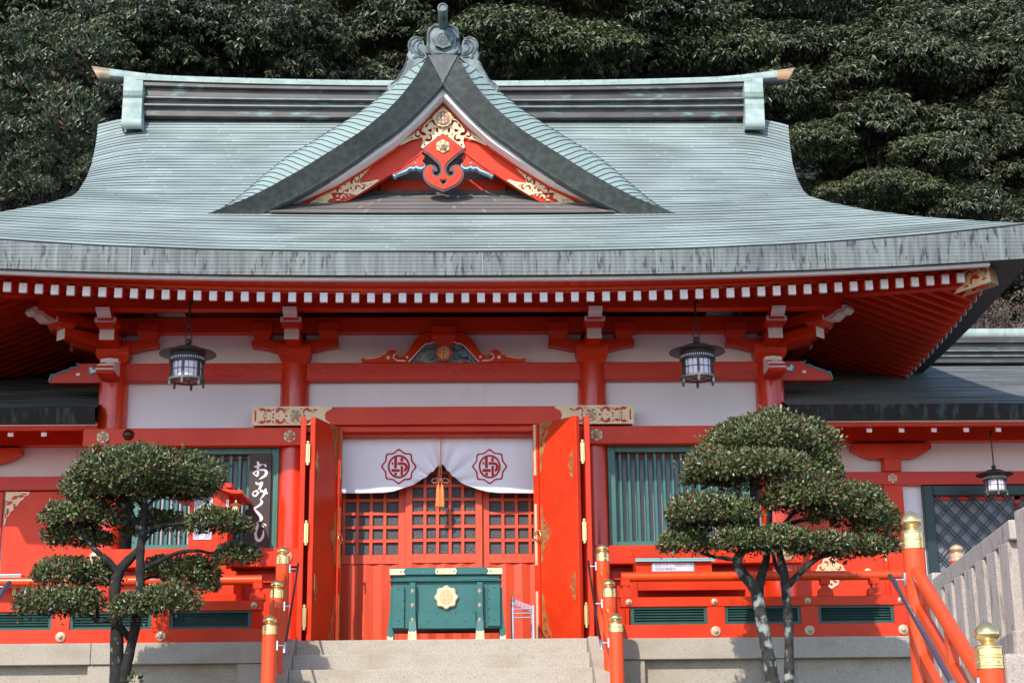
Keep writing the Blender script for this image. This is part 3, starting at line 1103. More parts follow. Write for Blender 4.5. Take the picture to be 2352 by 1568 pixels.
def roofpt(s, x):
    y, zc = prof(s)
    xe, ze = interp(EDGE_S, EX, s), interp(EDGE_S, EZ, s)
    k = smooth(.30, .46, s)
    x0 = (1 - k) * 0.0 + k * (xe - .78)
    pw = (1 - k) * 2.5 + k * 1.9
    t = max(0.0, (abs(x) - x0) / (xe - x0))
    return Vector((x, y, zc + (ze - zc) * min(t, 1.0) ** pw))


def roof_s_of_y(y):
    return (y - YE) / (YR - YE)


NR = 47
us = sorted(set([round(v, 4) for v in list(np.linspace(-1, 1, 71)) + list(np.linspace(.80, 1, 16)) + list(-np.linspace(.80, 1, 16))]))


def course_rows(mb, pt, rows, nrow, ulist, lift=.0085, uvs=None, jit=.003, ph=0.0):
    "overlapping courses: every row a strip whose lower lip stands clear of the row below"
    for r in range(rows):
        s0, s1 = r / rows, (r + 1) / rows
        low, top, base = [], [], []
        a, b, c = random.uniform(0, 6), random.uniform(.6, 2.2), random.uniform(2.5, 6)
        for u in ulist:
            p0, p1 = pt(s0, u), pt(s1, u)
            d = (p1 - p0)
            nz = Vector((0, -d.z, d.y))
            if nz.length > 1e-6:
                nz.normalize()
            nz = (nz + Vector((0, 0, .6))).normalized()
            j = jit * (sin(a + b * p0.x) + .6 * sin(a * 2 + c * p0.x))
            low.append(p0 + nz * lift + Vector((0, 0, j)))
            base.append(p0 - nz * .004)
            top.append(p1 - nz * .001)
        n = len(ulist)
        o = len(mb.v)
        mb.v += [tuple(p) for p in low + top + base]
        for k in range(n - 1):
            mb.f.append((o + k, o + k + 1, o + n + k + 1, o + n + k))
            mb.m.append(0)
            mb.f.append((o + 2 * n + k, o + 2 * n + k + 1, o + k + 1, o + k))
            mb.m.append(1)
            if uvs is not None:
                x0, x1 = low[k].x, low[k + 1].x
                off = r * 0.61 + ph
                uvs += [(x0 + off, r + .02), (x1 + off, r + .02), (x1 + off, r + .98), (x0 + off, r + .98)]
                uvs += [(x0, r + .5)] * 4


def build_courses(name, pt, rows, ulist, mats, parent, lift=.0085, jit=.003, flip=False, ph=0.0):
    mb = MB()
    uvs = []
    course_rows(mb, pt, rows, rows, ulist, lift, uvs, jit, ph)
    o = mb.build(name, mats, parent)
    me = o.data
    ul = me.uv_layers.new(name='UVMap')
    ul.data.foreach_set('uv', [c for p in uvs for c in p])
    return o


def main_pt(s, u):
    xe = interp(EDGE_S, EX, s)
    return roofpt(s, u * xe)


roof = build_courses('roof', main_pt, NR, us, [ROOF, SEAM], hall)


def back_pt(s, u):
    p = main_pt(s, u)
    return Vector((p.x, 2 * YR - p.y, p.z))


mb = MB()
ul = list(np.linspace(-1, 1, 41))
for a, fn in ((0, back_pt),):
    g = [[fn(r / 16, u) for u in ul] for r in range(17)]
    for r in range(16):
        for k in range(40):
            mb.add([g[r][k], g[r][k + 1], g[r + 1][k + 1], g[r + 1][k]], [(3, 2, 1, 0)])
# the hip roofs at both sides and the walls of the side gables
for sx in (-1, 1):
    f = [main_pt(s, sx) for s in np.linspace(0, .40, 12)]
    for i in range(11):
        a, b = f[i], f[i + 1]
        mb.add([a, b, (b.x, 2 * YR - b.y, b.z), (a.x, 2 * YR - a.y, a.z)], [(0, 1, 2, 3)])
me_ = mb.build('rear_roof', COPGREEN, hall, smooth=30)
mb = MB()
for sx in (-1, 1):
    f = [main_pt(s, sx) for s in np.linspace(.40, 1, 14)]
    f2 = [(sx * (abs(p.x) - .5), p.y, p.z + .0) for p in f]
    g2 = [(x, 2 * YR - y, z) for x, y, z in f2][::-1]
    mb.add(f2 + g2, [tuple(range(len(f2) + len(g2)))])
    for i in range(13):
        a, b = f[i], f[i + 1]
        for m_ in (1, -1):
            A = Vector((a.x, a.y if m_ > 0 else 2 * YR - a.y, a.z))
            B = Vector((b.x, b.y if m_ > 0 else 2 * YR - b.y, b.z))
            mb.add([A, B, B - Vector((0, 0, .26)), A - Vector((0, 0, .26))], [(0, 1, 2, 3)])
mb.build('side_gables', COPDARK, hall)

# ridge: stacked courses with a round cap that sweeps up at its ends
XRD = 4.42


def ridge_lift(x):
    return .20 * (abs(x) / 4.6) ** 2.2


mb = MB()
bands = [(270, 260, .34, 1), (260, 246, .30, 1), (246, 243, .37, 2), (243, 231, .28, 1), (231, 228, .35, 2), (228, 210, .26, 1), (210, 207, .30, 1), (207, 201, .33, 1), (201, 197, .25, 1), (197, 189, .30, 0)]
xs = np.linspace(-XRD, XRD, 61)
for y0p, y1p, hw, mi in bands:
    z0, z1 = zat(y0p, YR - hw), zat(y1p, YR - hw)
    sec = [(-hw, z0), (-hw, z1), (hw, z1), (hw, z0)]
    rings = []
    for x in xs:
        k = (z0 - z_ridge) / .62
        rings.append([(x, YR + a, z + ridge_lift(x) * max(0, (z - z_ridge)) / .62 * .55 + ridge_lift(x) * .15) for a, z in sec])
    vs = [p for r in rings for p in r]
    fs = []
    for i in range(len(xs) - 1):
        for k in range(4):
            a, b = i * 4 + k, i * 4 + (k + 1) % 4
            fs.append((a, a + 4, b + 4, b))
    fs += [(0, 1, 2, 3), tuple(len(vs) - 4 + k for k in (3, 2, 1, 0))]
    mb.add(vs, fs, mi)
ridge = mb.build('ridge', [COPGREEN, COPRIDGE, COPLINE], hall)
mb = MB()
zr = zat(195, YR)
def cap_line(x):
    ex = max(0, abs(x) - 3.9)
    return zr - .01 + ridge_lift(min(abs(x), 5.3)) * .50 + .026 * ex ** 2


def cap_rad(x):
    return .068 + .045 * smooth(3.9, 5.2, abs(x))


pts, rad = [], []
for x in np.linspace(-4.62, 4.62, 61):
    pts.append((x, YR, cap_line(x)))
    rad.append(cap_rad(x))
mb.tube(pts, rad, 16, 0)
for i in range(-12, 13):
    x = i * .36
    mb.tube([(x - .004, YR, cap_line(x)), (x + .004, YR, cap_line(x))], cap_rad(x) + .003, 14, 1)
mb.build('ridge_cap', [COPGREEN, COPRIDGE], ridge, smooth=50)
for sx in (-1, 1):
    mb = MB()
    nn = 18
    vs = []
    steps = (4.55, 4.70, 4.85, 4.98, 5.09)
    for i, x in enumerate(steps):
        ex = x - 4.3
        r_ = cap_rad(x) + .001
        zc_ = cap_line(x)
        for k in range(nn):
            a = 2 * pi * k / nn
            cut = (.075 * sin(a) - .03) * (i / 4) ** 3 if i > 0 else 0
            vs.append((sx * (x + cut), YR - r_ * cos(a), zc_ + r_ * sin(a) + cut * .30))
    fs, ms = [], []
    for i in range(len(steps) - 1):
        for k in range(nn):
            f = (i * nn + k, i * nn + (k + 1) % nn, (i + 1) * nn + (k + 1) % nn, (i + 1) * nn + k)
            fs.append(f if sx < 0 else f[::-1])
            ms.append(1 if i >= 2 and sin(2 * pi * (k + .5) / nn) > -.55 else 2 if sin(2 * pi * (k + .5) / nn) < -.35 else 0)
    f = tuple((len(steps) - 1) * nn + k for k in range(nn))
    fs.append(f if sx < 0 else f[::-1])
    ms.append(2)
    mb.add(vs, fs)
    mb.m = ms
    mb.build('cap_tip', [COPGREEN, COPTIP, COPDARK], ridge, smooth=50)
    # scrolled end piece: a strip of copper that runs over the ridge end and down the roof
    mb = MB()
    hw = .135
    xc = sx * (hx(724, 230, YR - .4))
    prof_ = [(190, -.30), (198, -.34), (203, -.335)]
    path = []
    for py, yo in ((184, -.10), (186, -.24), (196, -.31), (200, -.40), (206, -.445), (218, -.46), (229, -.43), (235, -.395), (237, -.43), (246, -.46), (254, -.45), (256, -.49), (264, -.52), (266, -.555), (279, -.60), (283, -.68), (291, -.735), (297, -.70), (299, -.64)):
        path.append((YR + yo, zat(py, YR + yo) + (ridge_lift(4.45) * .30 if py < 250 else .03)))
    n = len(path)
    xk = [xc * (1 - .030 * max(0, (YR - .12 - y)) / .6) for y, z in path]
    vs = [(x - hw, y, z) for x, (y, z) in zip(xk, path)] + [(x + hw, y, z) for x, (y, z) in zip(xk, path)]
    vs += [(x - hw, y + .22, z - .02) for x, (y, z) in zip(xk, path)] + [(x + hw, y + .22, z - .02) for x, (y, z) in zip(xk, path)]
    fs = []
    for i in range(n - 1):
        fs += [(i, i + 1, n + i + 1, n + i), (i, 2 * n + i, 2 * n + i + 1, i + 1), (n + i, n + i + 1, 3 * n + i + 1, 3 * n + i)]
    mb.add(vs, fs)
    mb.tube([(xk[-3] - hw - .004, path[-3][0] + .06, path[-3][1] + .03), (xk[-3] + hw + .004, path[-3][0] + .06, path[-3][1] + .03)], .07, 16)
    mb.build('ridge_end', COPGREEN, ridge, smooth=14)

# ------------------------------------------------------------------ the front gable
sg = 0.2
for i in range(200):
    y, z = prof(i / 200)
    if proj((0, y, z + .02))[1] < 492:
        sg = i / 200
        break
YG = prof(sg)[0]
OUT = [(34, 129), (52, 163), (73, 194), (98, 225), (125, 253), (183, 301), (248, 343), (328, 399 - 6), (390, 428), (443, 455), (500, 478), (537, 492)]
INN = [(0, 194), (20, 218), (41, 240), (63, 263), (86, 285), (118, 311), (151, 334), (199, 370), (248, 403), (300, 434), (350, 460), (416, 492)]
WLO = [(0, 229), (52, 283), (109, 334), (178, 381), (248, 424), (310, 452), (369, 479)]
RLO = [(0, 311), (50, 350), (90, 380), (135, 408), (180, 437), (226, 463)]


def GP(h, py, Y, sx):
    return (sx * hx(h, py, Y), zat(py, Y))


gab = thing('front_gable', '', '')
for k in ('label', 'category'):
    del gab[k]
gab.parent = hall


def band(name, upper, lower, y0, y1, m, parent, nseg=40, ribs_=0):
    "a curved board between two outlines, both slopes in one piece"
    def res(pl):
        d = [0]
        for i in range(1, len(pl)):
            d.append(d[-1] + math.hypot(pl[i][0] - pl[i - 1][0], pl[i][1] - pl[i - 1][1]))
        return [(interp(d, [p[0] for p in pl], d[-1] * k / nseg), interp(d, [p[1] for p in pl], d[-1] * k / nseg)) for k in range(nseg + 1)]
    up, lo = res(upper), res(lower)
    mb = MB()
    for sx in (-1, 1):
        if ribs_:
            for j in range(ribs_):
                f0, f1 = j / ribs_, (j + 1) / ribs_
                q0 = [GP(a[0] + (b[0] - a[0]) * f0, a[1] + (b[1] - a[1]) * f0, y0, sx) for a, b in zip(up, lo)]
                q1 = [GP(a[0] + (b[0] - a[0]) * f1, a[1] + (b[1] - a[1]) * f1, y0, sx) for a, b in zip(up, lo)]
                vs = [(x, y0 - .026, z) for x, z in q0] + [(x, y0 - .003, z) for x, z in q1]
                vs2 = [(x, y0 - .003, z) for x, z in q1] + [(x, y0 - .026, z) for x, z in q1]
                n_ = len(q0)
                mb.add(vs, [(i, i + n_, i + n_ + 1, i + 1) if sx < 0 else (i, i + 1, i + n_ + 1, i + n_) for i in range(nseg)])
                if j < ribs_ - 1:
                    mb.add(vs2, [(i, i + n_, i + n_ + 1, i + 1) if sx < 0 else (i, i + 1, i + n_ + 1, i + n_) for i in range(nseg)])
        A = [GP(h, p, y0, sx) for h, p in up]
        B = [GP(h, p, y0, sx) for h, p in lo]
        vs = []
        for (ax, az), (bx, bz) in zip(A, B):
            vs += [(ax, y0, az), (bx, y0, bz), (ax, y1, az), (bx, y1, bz)]
        fs = []
        for i in range(nseg):
            o, q = 4 * i, 4 * i + 4
            fs += [(o, o + 1, q + 1, q), (o + 1, o + 3, q + 3, q + 1), (o + 3, o + 2, q + 2, q + 3), (o + 2, o, q, q + 2)]
        fs += [(0, 2, 3, 1), tuple(4 * nseg + k for k in (0, 1, 3, 2))]
        if sx > 0:
            fs = [f[::-1] for f in fs]
            fs = [f[::-1] for f in fs]
        mb.add(vs, fs)
    return mb.build(name, m, parent, smooth=40)


b1 = band('gable_roof_edge', OUT, INN, YG, YG + .12, COPDARK, gab, 40, 9)
mb = MB()
c0, c1 = GP(34, 129, YG, 1), GP(0, 194, YG, 1)
mb.add([(-c0[0], YG - .029, c0[1]), (0, YG - .031, c1[1]), (c0[0], YG - .029, c0[1])], [(0, 1, 2)])
mb.add([(-c0[0], YG, c0[1]), (c0[0], YG, c0[1]), (c0[0], YG + .3, c0[1]), (-c0[0], YG + .3, c0[1])], [(0, 1, 2, 3)])
mb.build('gable_edge_keystone', COPDARK, gab)
# lining under the copper edge, shaded
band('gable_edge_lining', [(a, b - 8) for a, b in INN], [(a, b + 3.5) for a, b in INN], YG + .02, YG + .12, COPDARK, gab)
band('white_verge_board', [(a, b - 10) for a, b in INN[:11]], [(a, b - 10) for a, b in WLO], YG + .10, YG + .335, WHITEP, gab)
band('barge_board_lip', [(a, b - 12) for a, b in WLO], [(a, b + 12) for a, b in WLO[:6]] + [(352, 482)], YG + .31, YG + .46, RED, gab)
bb = band('barge_board', [(a, b - 6) for a, b in WLO[:6]] + [(330, 467)], RLO, YG + .345, YG + .44, RED, gab)
mid1 = [(a + 18, b - 13) for a, b in RLO]
band('barge_board_bead', [(a, b - 26) for a, b in RLO], [(a, b + 2) for a, b in RLO], YG + .335, YG + .38, RED, gab)

# gable roof: courses that roll over the verge
def gable_pt(sx):
    d = [0]
    for i in range(1, len(OUT)):
        d.append(d[-1] + math.hypot(OUT[i][0] - OUT[i - 1][0], OUT[i][1] - OUT[i - 1][1]))

    def base(s):
        s = min(max(s, 0), 1)
        h, p = interp(d, [q[0] for q in OUT], s * d[-1]), interp(d, [q[1] for q in OUT], s * d[-1])
        return GP(h, p, YG, sx)

    def pt(s, u):
        # s runs from the foot (0) to the top (1); u from the verge (0) backwards (1)
        uu = u * 3.4
        roll = min(uu / .62, 1.0)
        ss = (1 - s) + .17 * roll ** .9 * smooth(0, .16, 1 - s + .02)
        x, z = base(ss)
        liftmax = .46 * smooth(-.02, .40, 1.08 - ss) * smooth(-.06, .16, ss) + .06
        zz = z + liftmax * sin(roll * pi / 2)
        if ss > 1:
            x += sx * (ss - 1) * 2.6
            zz -= (ss - 1) * 1.2
        return Vector((x, YG + uu * (.9 if roll < 1 else 1), zz))
    return pt


uu = [0, .03, .06, .09, .12, .15, .183, .3, .6, 1.0]
for sx in (-1, 1):
    pt = gable_pt(sx)
    mb = MB()
    rows = 41
    for r in range(rows):
        s0, s1 = r / rows, (r + 1) / rows
        low, top, base = [], [], []
        sm = s0 + (s1 - s0) * .11  # dark lip strip painted in for the shadow gaps between courses
        for u in uu:
            p0, p1, pm = pt(s0, u), pt(s1, u), pt(sm, u)
            d = p1 - p0
            nz = Vector((abs(d.z) * sx, -.5 * d.length, abs(d.x))).normalized()
            low.append(p0 + nz * .006)
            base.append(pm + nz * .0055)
            top.append(p1 - nz * .001)
        n = len(uu)
        o = len(mb.v)
        mb.v += [tuple(p) for p in low + top + base]
        for k in range(n - 1):
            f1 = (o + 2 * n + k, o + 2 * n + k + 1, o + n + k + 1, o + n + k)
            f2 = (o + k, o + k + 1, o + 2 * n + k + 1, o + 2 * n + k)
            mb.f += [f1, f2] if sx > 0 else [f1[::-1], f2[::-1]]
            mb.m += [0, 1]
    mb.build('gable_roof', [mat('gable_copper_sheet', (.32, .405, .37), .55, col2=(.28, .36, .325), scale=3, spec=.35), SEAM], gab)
# sheltered brown courses inside the gable
sA, sB = sg - .004, roof_s_of_y(YG + 1.05)


def brown_pt(s, u):
    ss = sA + (sB - sA) * s
    wd = interp([0, 1], [hx(398, 490, YG), hx(255, 440, YG + .9)], s)
    p = roofpt(ss, u * wd)
    return p + Vector((0, -.012, .030))


build_courses('sheltered_roof', brown_pt, 8, list(np.linspace(-1, 1, 21)), [ROOFB, SEAM], gab, ph=.4)
# recessed gable wall
YW = YG + .78
mb = MB()
pl = [(-hx(330, 440, YW), zat(452, YW)), (hx(330, 440, YW), zat(452, YW)), (hx(200, 400, YW), zat(372, YW)), (0, zat(250, YW)), (-hx(200, 400, YW), zat(372, YW))]
mb.prism(pl, YW, YW + .06)
mb.build('gable_wall', GREYBOARD, gab)
mb = MB()
mb.box(-hx(143, 425, YW - .06), hx(143, 425, YW - .06), YW - .10, YW - .002, zat(437, YW - .1), zat(413, YW - .1))
mb.box(-hx(300, 430, YW - .06), -hx(148, 430, YW - .06), YW - .07, YW - .002, zat(437, YW - .1), zat(416, YW - .1))
mb.box(hx(148, 430, YW - .06), hx(300, 430, YW - .06), YW - .07, YW - .002, zat(437, YW - .1), zat(416, YW - .1))
mb.build('gable_tie_beam', RED, gab)
mb = MB()
mb.box(-hx(300, 440, YW), hx(300, 440, YW), YW - .12, YW + .05, zat(449, YW - .12), zat(437.5, YW - .12))
mb.build('gable_flashing', COPDARK, gab)

# gilt fittings of the gable ------------------------------------------------------
K = hx(1, 350, YG + .33)                     # metres per photograph pixel here


def gpix(x, y):
    "drawing coordinates of the enlarged gable picture -> metres about the centre line"
    return ((x - 868) * .1560 * K, -(y - 400) * .1560 * K * 1.035)


YF = YG + .305
z400 = zat(230 * .9408 + 400 * .1560, YF)
half = [(868, 165), (905, 205), (960, 262), (1080, 390), (1230, 545), (1400, 665), (1530, 745), (1490, 772), (1420, 735), (1330, 690), (1250, 670), (1180, 645), (1165, 700), (1190, 800), (1170, 820), (1060, 730), (960, 650), (868, 588)]
outer = [gpix(x, y) for x, y in half] + [gpix(2 * 868 - x, y) for x, y in half[-2:0:-1]]
holes = []
ks = .1560 * K


def both(poly):
    holes.append([gpix(x, y) for x, y in poly])
    holes.append([gpix(2 * 868 - x, y) for x, y in poly])


both(comma(1150, 560, 55, 2.2, -1)); both(comma(1090, 660, 48, .6, 1)); both(comma(1025, 440, 42, 2.6, 1)); both(heart(1060, 545, -36, 0.3))
both(comma(1235, 610, 36, 2.8, -1)); both(ell(955, 540, 20, 42, 12, .2)); both(ell(1110, 470, 16, 38, 12, -.5)); both([(985, 600), (1015, 585), (1005, 625)])
both([(1030, 330), (1060, 370), (1020, 365)]); both(ell(1330, 662, 26, 9, 10, .5)); both([(1120, 760), (1150, 740), (1150, 790)]); both(ell(1000, 510, 12, 14)); both([(905, 620), (935, 600), (945, 640)])
holes.append([gpix(x, y) for x, y in ((868, 175), (890, 205), (868, 196), (846, 205))])
holes.append([gpix(x, y) for x, y in ((868, 540), (895, 575), (868, 562), (841, 575))])
holes = [h for h in holes]
plate('apex_fitting', outer, holes, .012, upright(YF, 0, z400), GOLD, gab)
# crest disc
mb = MB()
cz = zat(274, YF - .02)
R_ = 41 * .5 * K * 1.0
ro = petals(R_ * 1.08, 12, .07, 6)
mb.prism([(x, z + cz) for x, z in ro], YF - .05, YF - .006)
mb.prism([(x * .82, z * .82 + cz) for x, z in ell(0, 0, R_, R_, 32)], YF - .065, YF - .05)
mb.build('apex_crest', BRONZE, gab, bevel=.005)
crest_flat('crest_lines', R_ * 1.15, upright(YF - .066, 0, cz), mat('dark_bronze_lines', (.22, .13, .07), .5, .5), gab, .003, border=False)
# foot fittings
for sx in (-1, 1):
    def fp(x, y):
        # enlarged picture of the left foot: px = (740 + x/10.69)*.9408
        px, py = (740 + x / 10.69) * .9408, (400 + y / 10.69) * .9408
        return (-hx(1019 - px, py, YG + .325), zat(py, YG + .325))
    ol = [(190, 1020), (420, 890), (740, 720), (1100, 520), (1500, 265), (1730, 70), (1762, 135), (1660, 230), (1540, 360), (1480, 450), (1500, 510), (1600, 490), (1760, 470), (1940, 410), (2005, 440), (1700, 650), (1400, 830), (1090, 1015)]
    hl = [comma(730, 900, 105, 2.2, -1), comma(1330, 480, 65, 2.0, 1), comma(1440, 420, 62, -.6, 1), comma(1440, 640, 62, 2.4, 1), comma(1560, 610, 60, 2.0, -1), heart(1170, 700, 62, 2.6), comma(960, 700, 62, 2.2, 1), comma(1060, 880, 58, 2.6, 1),
          [(1220, 610), (1310, 612), (1275, 690)], [(1080, 560), (1140, 520), (1140, 560)], ell(1480, 330, 20, 48, 10, -.5), [(1560, 270), (1610, 215), (1590, 285)], ell(1670, 570, 48, 14, 10, .5), [(1770, 530), (1830, 510), (1790, 548)],
          [(900, 810), (955, 815), (945, 865), (880, 870)], ell(1070, 740, 16, 44, 10, .4), ell(940, 945, 52, 18, 10, -.1), ell(1210, 820, 45, 16, 10, .6), ell(1335, 700, 12, 32), ell(520, 955, 34, 12), [(370, 965), (430, 935), (430, 968)], ell(730, 770, 40, 11, 10, .45), [(1280, 830), (1310, 785), (1325, 815)]]
    M = Matrix(((-sx, 0, 0, 0), (0, 0, -1, YG + .325), (0, 1, 0, 0), (0, 0, 0, 1)))
    plate('foot_fitting', [fp(*p) for p in ol], [[fp(*p) for p in h] for h in hl], .010, M, GOLD, gab)

# pendant board with its flower boss and side scrolls
YPD = YG + .25


def pp(x, y):
    px, py = (940 + x / 6.03) * .9408, (230 + y / 6.03) * .9408
    return (-hx(1019 - px, py, YPD), zat(py, YPD)) if px < 1019 else (hx(px - 1019, py, YPD), zat(py, YPD))


hp = [(868, 600), (1000, 690), (1170, 830), (1150, 880), (1100, 905), (1050, 950), (985, 1010), (935, 1060), (912, 1115), (915, 1170), (945, 1210), (985, 1215), (1012, 1190), (1008, 1160), (985, 1150), (968, 1165), (955, 1130), (990, 1075), (1060, 1050), (1120, 1070), (1160, 1130), (1172, 1200), (1155, 1270), (1120, 1320), (1070, 1365), (1000, 1400), (930, 1430), (868, 1455)]
hp2 = [(x, y) for x, y in hp]
op = [pp(x, y) for x, y in hp2] + [pp(2 * 868 - x, y) for x, y in hp2[-2:0:-1]]
hh = [pp(868 + (x - 868) * 1, y) for x, y in heart(868, 1312, -38)]
Mi = Matrix(((1, 0, 0, 0), (0, 0, -1, YPD + .0), (0, 1, 0, 0), (0, 0, 0, 1)))
plate('pendant_edge', op, [hh], .085, Mi, SLATE, gab)
# red face set inside the dark edge
def shrink(poly, d):
    a = sum(poly[i][0] * poly[(i + 1) % len(poly)][1] - poly[(i + 1) % len(poly)][0] * poly[i][1] for i in range(len(poly)))
    s = 1 if a > 0 else -1
    o = []
    n = len(poly)
    for i in range(n):
        x0, y0 = poly[i - 1]
        x1, y1 = poly[i]
        x2, y2 = poly[(i + 1) % n]
        n1 = Vector((-(y1 - y0), x1 - x0)).normalized() * s
        n2 = Vector((-(y2 - y1), x2 - x1)).normalized() * s
        b = n1 + n2
        b = b / max(b.length_squared / 2, .8) if b.length > 1e-6 else n1
        o.append((x1 + b.x * d, y1 + b.y * d))
    return o


hp3 = [(868, 612), (990, 702), (1150, 830), (1120, 865), (1060, 905), (1000, 955), (940, 1010), (900, 1060), (884, 1115), (890, 1185), (935, 1240), (1000, 1240), (1040, 1195), (1035, 1150), (1010, 1125), (1040, 1085), (1095, 1085), (1135, 1135), (1146, 1200), (1132, 1258), (1100, 1304), (1055, 1345), (990, 1378), (925, 1406), (868, 1428)]
of = [pp(x, y) for x, y in hp3] + [pp(2 * 868 - x, y) for x, y in hp3[-2:0:-1]]
hf = [pp(x, y) for x, y in heart(868, 1312, -62)]
Mi2 = Matrix(((1, 0, 0, 0), (0, 0, -1, YPD - .048), (0, 1, 0, 0), (0, 0, 0, 1)))
plate('pendant_board', of, [hf], .014, Mi2, RED, gab)
rosette('flower_boss', (0, YPD - .055, pp(868, 800)[1]), .088, GOLD, gab, d=.075)
for sx in (-1, 1):
    so = [(1130, 905), (1190, 930), (1215, 960), (1200, 985), (1165, 985), (1150, 965), (1115, 1000), (1120, 1040), (1170, 1068), (1230, 1065), (1265, 1040), (1290, 1065), (1360, 1055), (1400, 1095), (1480, 1125), (1550, 1140), (1600, 1150), (1590, 1180), (1560, 1185), (1540, 1155), (1500, 1130), (1270, 940), (1180, 860)]
    sr = [(1130, 905), (1180, 860), (1270, 940), (1500, 1105), (1600, 1150), (1575, 1172), (1540, 1140), (1470, 1105), (1400, 1070), (1365, 1040), (1295, 1045), (1265, 1020), (1225, 1045), (1170, 1045), (1140, 1025), (1140, 1000), (1170, 975)]
    Ms = Matrix(((sx, 0, 0, 0), (0, 0, -1, YG + .345), (0, 1, 0, 0), (0, 0, 0, 1)))
    lowr = [(1130, 905), (1185, 925), (1222, 965), (1200, 1000), (1160, 992), (1128, 1010), (1130, 1045), (1175, 1082), (1235, 1078), (1265, 1055), (1290, 1080), (1355, 1070), (1400, 1110), (1480, 1140), (1545, 1165), (1570, 1195), (1605, 1175), (1600, 1152), (1500, 1118), (1270, 955), (1180, 875)]
    plate('scroll_bracket_edge', [pp(*p) for p in lowr], [], .10, Ms, SKYB, gab)
    Ms = Matrix(((sx, 0, 0, 0), (0, 0, -1, YG + .289), (0, 1, 0, 0), (0, 0, 0, 1)))
    plate('scroll_bracket', [pp(*p) for p in sr], [[pp(*p) for p in heart(1268, 985, -24)]], .012, Ms, RED, gab)

# bronze ridge-end ornament on the gable: board with fins, crest and horn
YO = YG + .30


def op_(x, y):
    px, py = (950 + x / 7.84) * .9408, (0 + y / 7.84) * .9408
    h = px - 1019
    return (hx(abs(h), py, YO) * (1 if h > 0 else -1), zat(py, YO))


orn = thing('gable_ornament', '', '')
for k in ('label', 'category'):
    del orn[k]
orn.parent = hall
cx_ = 1045
hb_ = [(1045, 500), (1150, 498), (1225, 515), (1265, 545), (1320, 562), (1342, 600), (1352, 700), (1365, 880), (1375, 960), (1380, 1070), (1260, 1085), (1045, 1085)]
bo = [op_(x, y) for x, y in hb_] + [op_(2 * cx_ - x, y) for x, y in hb_[-2:0:-1]]
mb = MB()
mb.prism(bo, YO - .07, YO + .12)
mb.build('crest_board', COPORN, orn, bevel=.012)
fin = [(1365, 900), (1400, 895), (1412, 830), (1440, 775), (1500, 735), (1570, 718), (1650, 750), (1705, 820), (1720, 900), (1690, 985), (1735, 1075), (1690, 1160), (1745, 1200), (1745, 1270), (1800, 1340), (1850, 1430), (1915, 1540), (2010, 1590), (2075, 1640), (2110, 1700), (2060, 1790), (1990, 1720), (1880, 1580), (1700, 1400), (1580, 1290), (1440, 1190), (1330, 1085)]
for sx in (-1, 1):
    mb = MB()
    P_ = [op_(x, y) for x, y in fin]
    P_ = [(sx * x, z) for x, z in P_]
    mb.prism(P_, YO - .03, YO + .05)
    for rr_, pth in ((.016, [(1450, 800), (1530, 790), (1600, 850), (1625, 930), (1580, 1010), (1500, 1060), (1400, 1085)]), (.014, [(1440, 850), (1510, 850), (1545, 920), (1510, 1000), (1420, 1060)]), (.014, [(1440, 770), (1560, 735), (1670, 800), (1690, 920), (1640, 1030), (1540, 1110), (1420, 1120)]),
                     (.010, [(1745, 1215), (1800, 1340), (1915, 1545), (2040, 1630)])):
        q = [op_(x, y) for x, y in pth]
        mb.tube([(sx * x, YO - .032, z) for x, z in q], rr_, 6)
    mb.lathe([(.0005, .02), (.03, .01), (.034, -.01)], n=12, M=Matrix.Translation((sx * op_(1585, 1105)[0], YO - .035, op_(1585, 1105)[1])) @ Matrix.Rotation(pi / 2, 4, 'X'))
    mb.build('fin', COPORN, orn, smooth=35)
ccx, ccz = op_(1040, 830)
mb = MB()
fr = petals(.225, 4, .03, 10, pi / 4)
fr = [(max(-.185, min(.185, x)), max(-.20, min(.2, z))) for x, z in ell(0, 0, .21, .235, 32)]
mb.tube([(ccx * 0 + x, YO - .075, ccz + z) for x, z in fr + fr[:1]], .018, 8)
mb.prism([(x, ccz + z) for x, z in petals(.128, 8, .10, 8)], YO - .12, YO - .07)
mb.build('crest', COPORN, orn, smooth=35)
crest_flat('crest_lines', .125, upright(YO - .1215, 0, ccz), mat('dark_patina_lines', (.05, .06, .065), .5), orn, .003, border=False)
mb = MB()
h0, h1 = op_(1052, 560), op_(1016, 165)
pth = [(0, YO + .05, h0[1] - .08), (0, YO - .10, h0[1] + .04), (0, YO - .27, h0[1] + .22), (0, YO - .46, h0[1] + .40)]
YH = YO - .46
tz = zat(8, YH)
pth[-1] = (0, YH, tz - .06)
pth[-2] = (0, YO - .30, h0[1] + (tz - h0[1]) * .50)
hornr = hx(11.5, 90, YH)
mb.tube(pth, [hornr * .92, hornr * .95, hornr, hornr * 1.06], 20, 0)
d = (Vector(pth[-1]) - Vector(pth[-2])).normalized()
q = Vector(pth[-1])
rr_ = []
for k in range(25):
    a = 2 * pi * k / 24
    ux = Vector((1, 0, 0))
    uy = d.cross(ux)
    rr_.append(q + d * .006 + (ux * cos(a) + uy * sin(a)) * hornr * .80)
mb.tube(rr_, hornr * .16, 8, 0)
mb.build('horn', COPORN, orn, smooth=50)

# ------------------------------------------------------------------ brackets
def arm_profile(L, h, r0=.62):
    "side view of a bracket arm reaching out by L with a rounded underside; local x outwards, z up"
    o = [(0, h), (L, h), (L, h * .42)]
    for k in range(7):
        a = k / 6
        o.append((L - L * (1 - r0) * sin(a * pi / 2), h * .42 * (1 - sin(a * pi / 2) ** 1.5) if a < 1 else 0))
    o.append((0, 0))
    return o


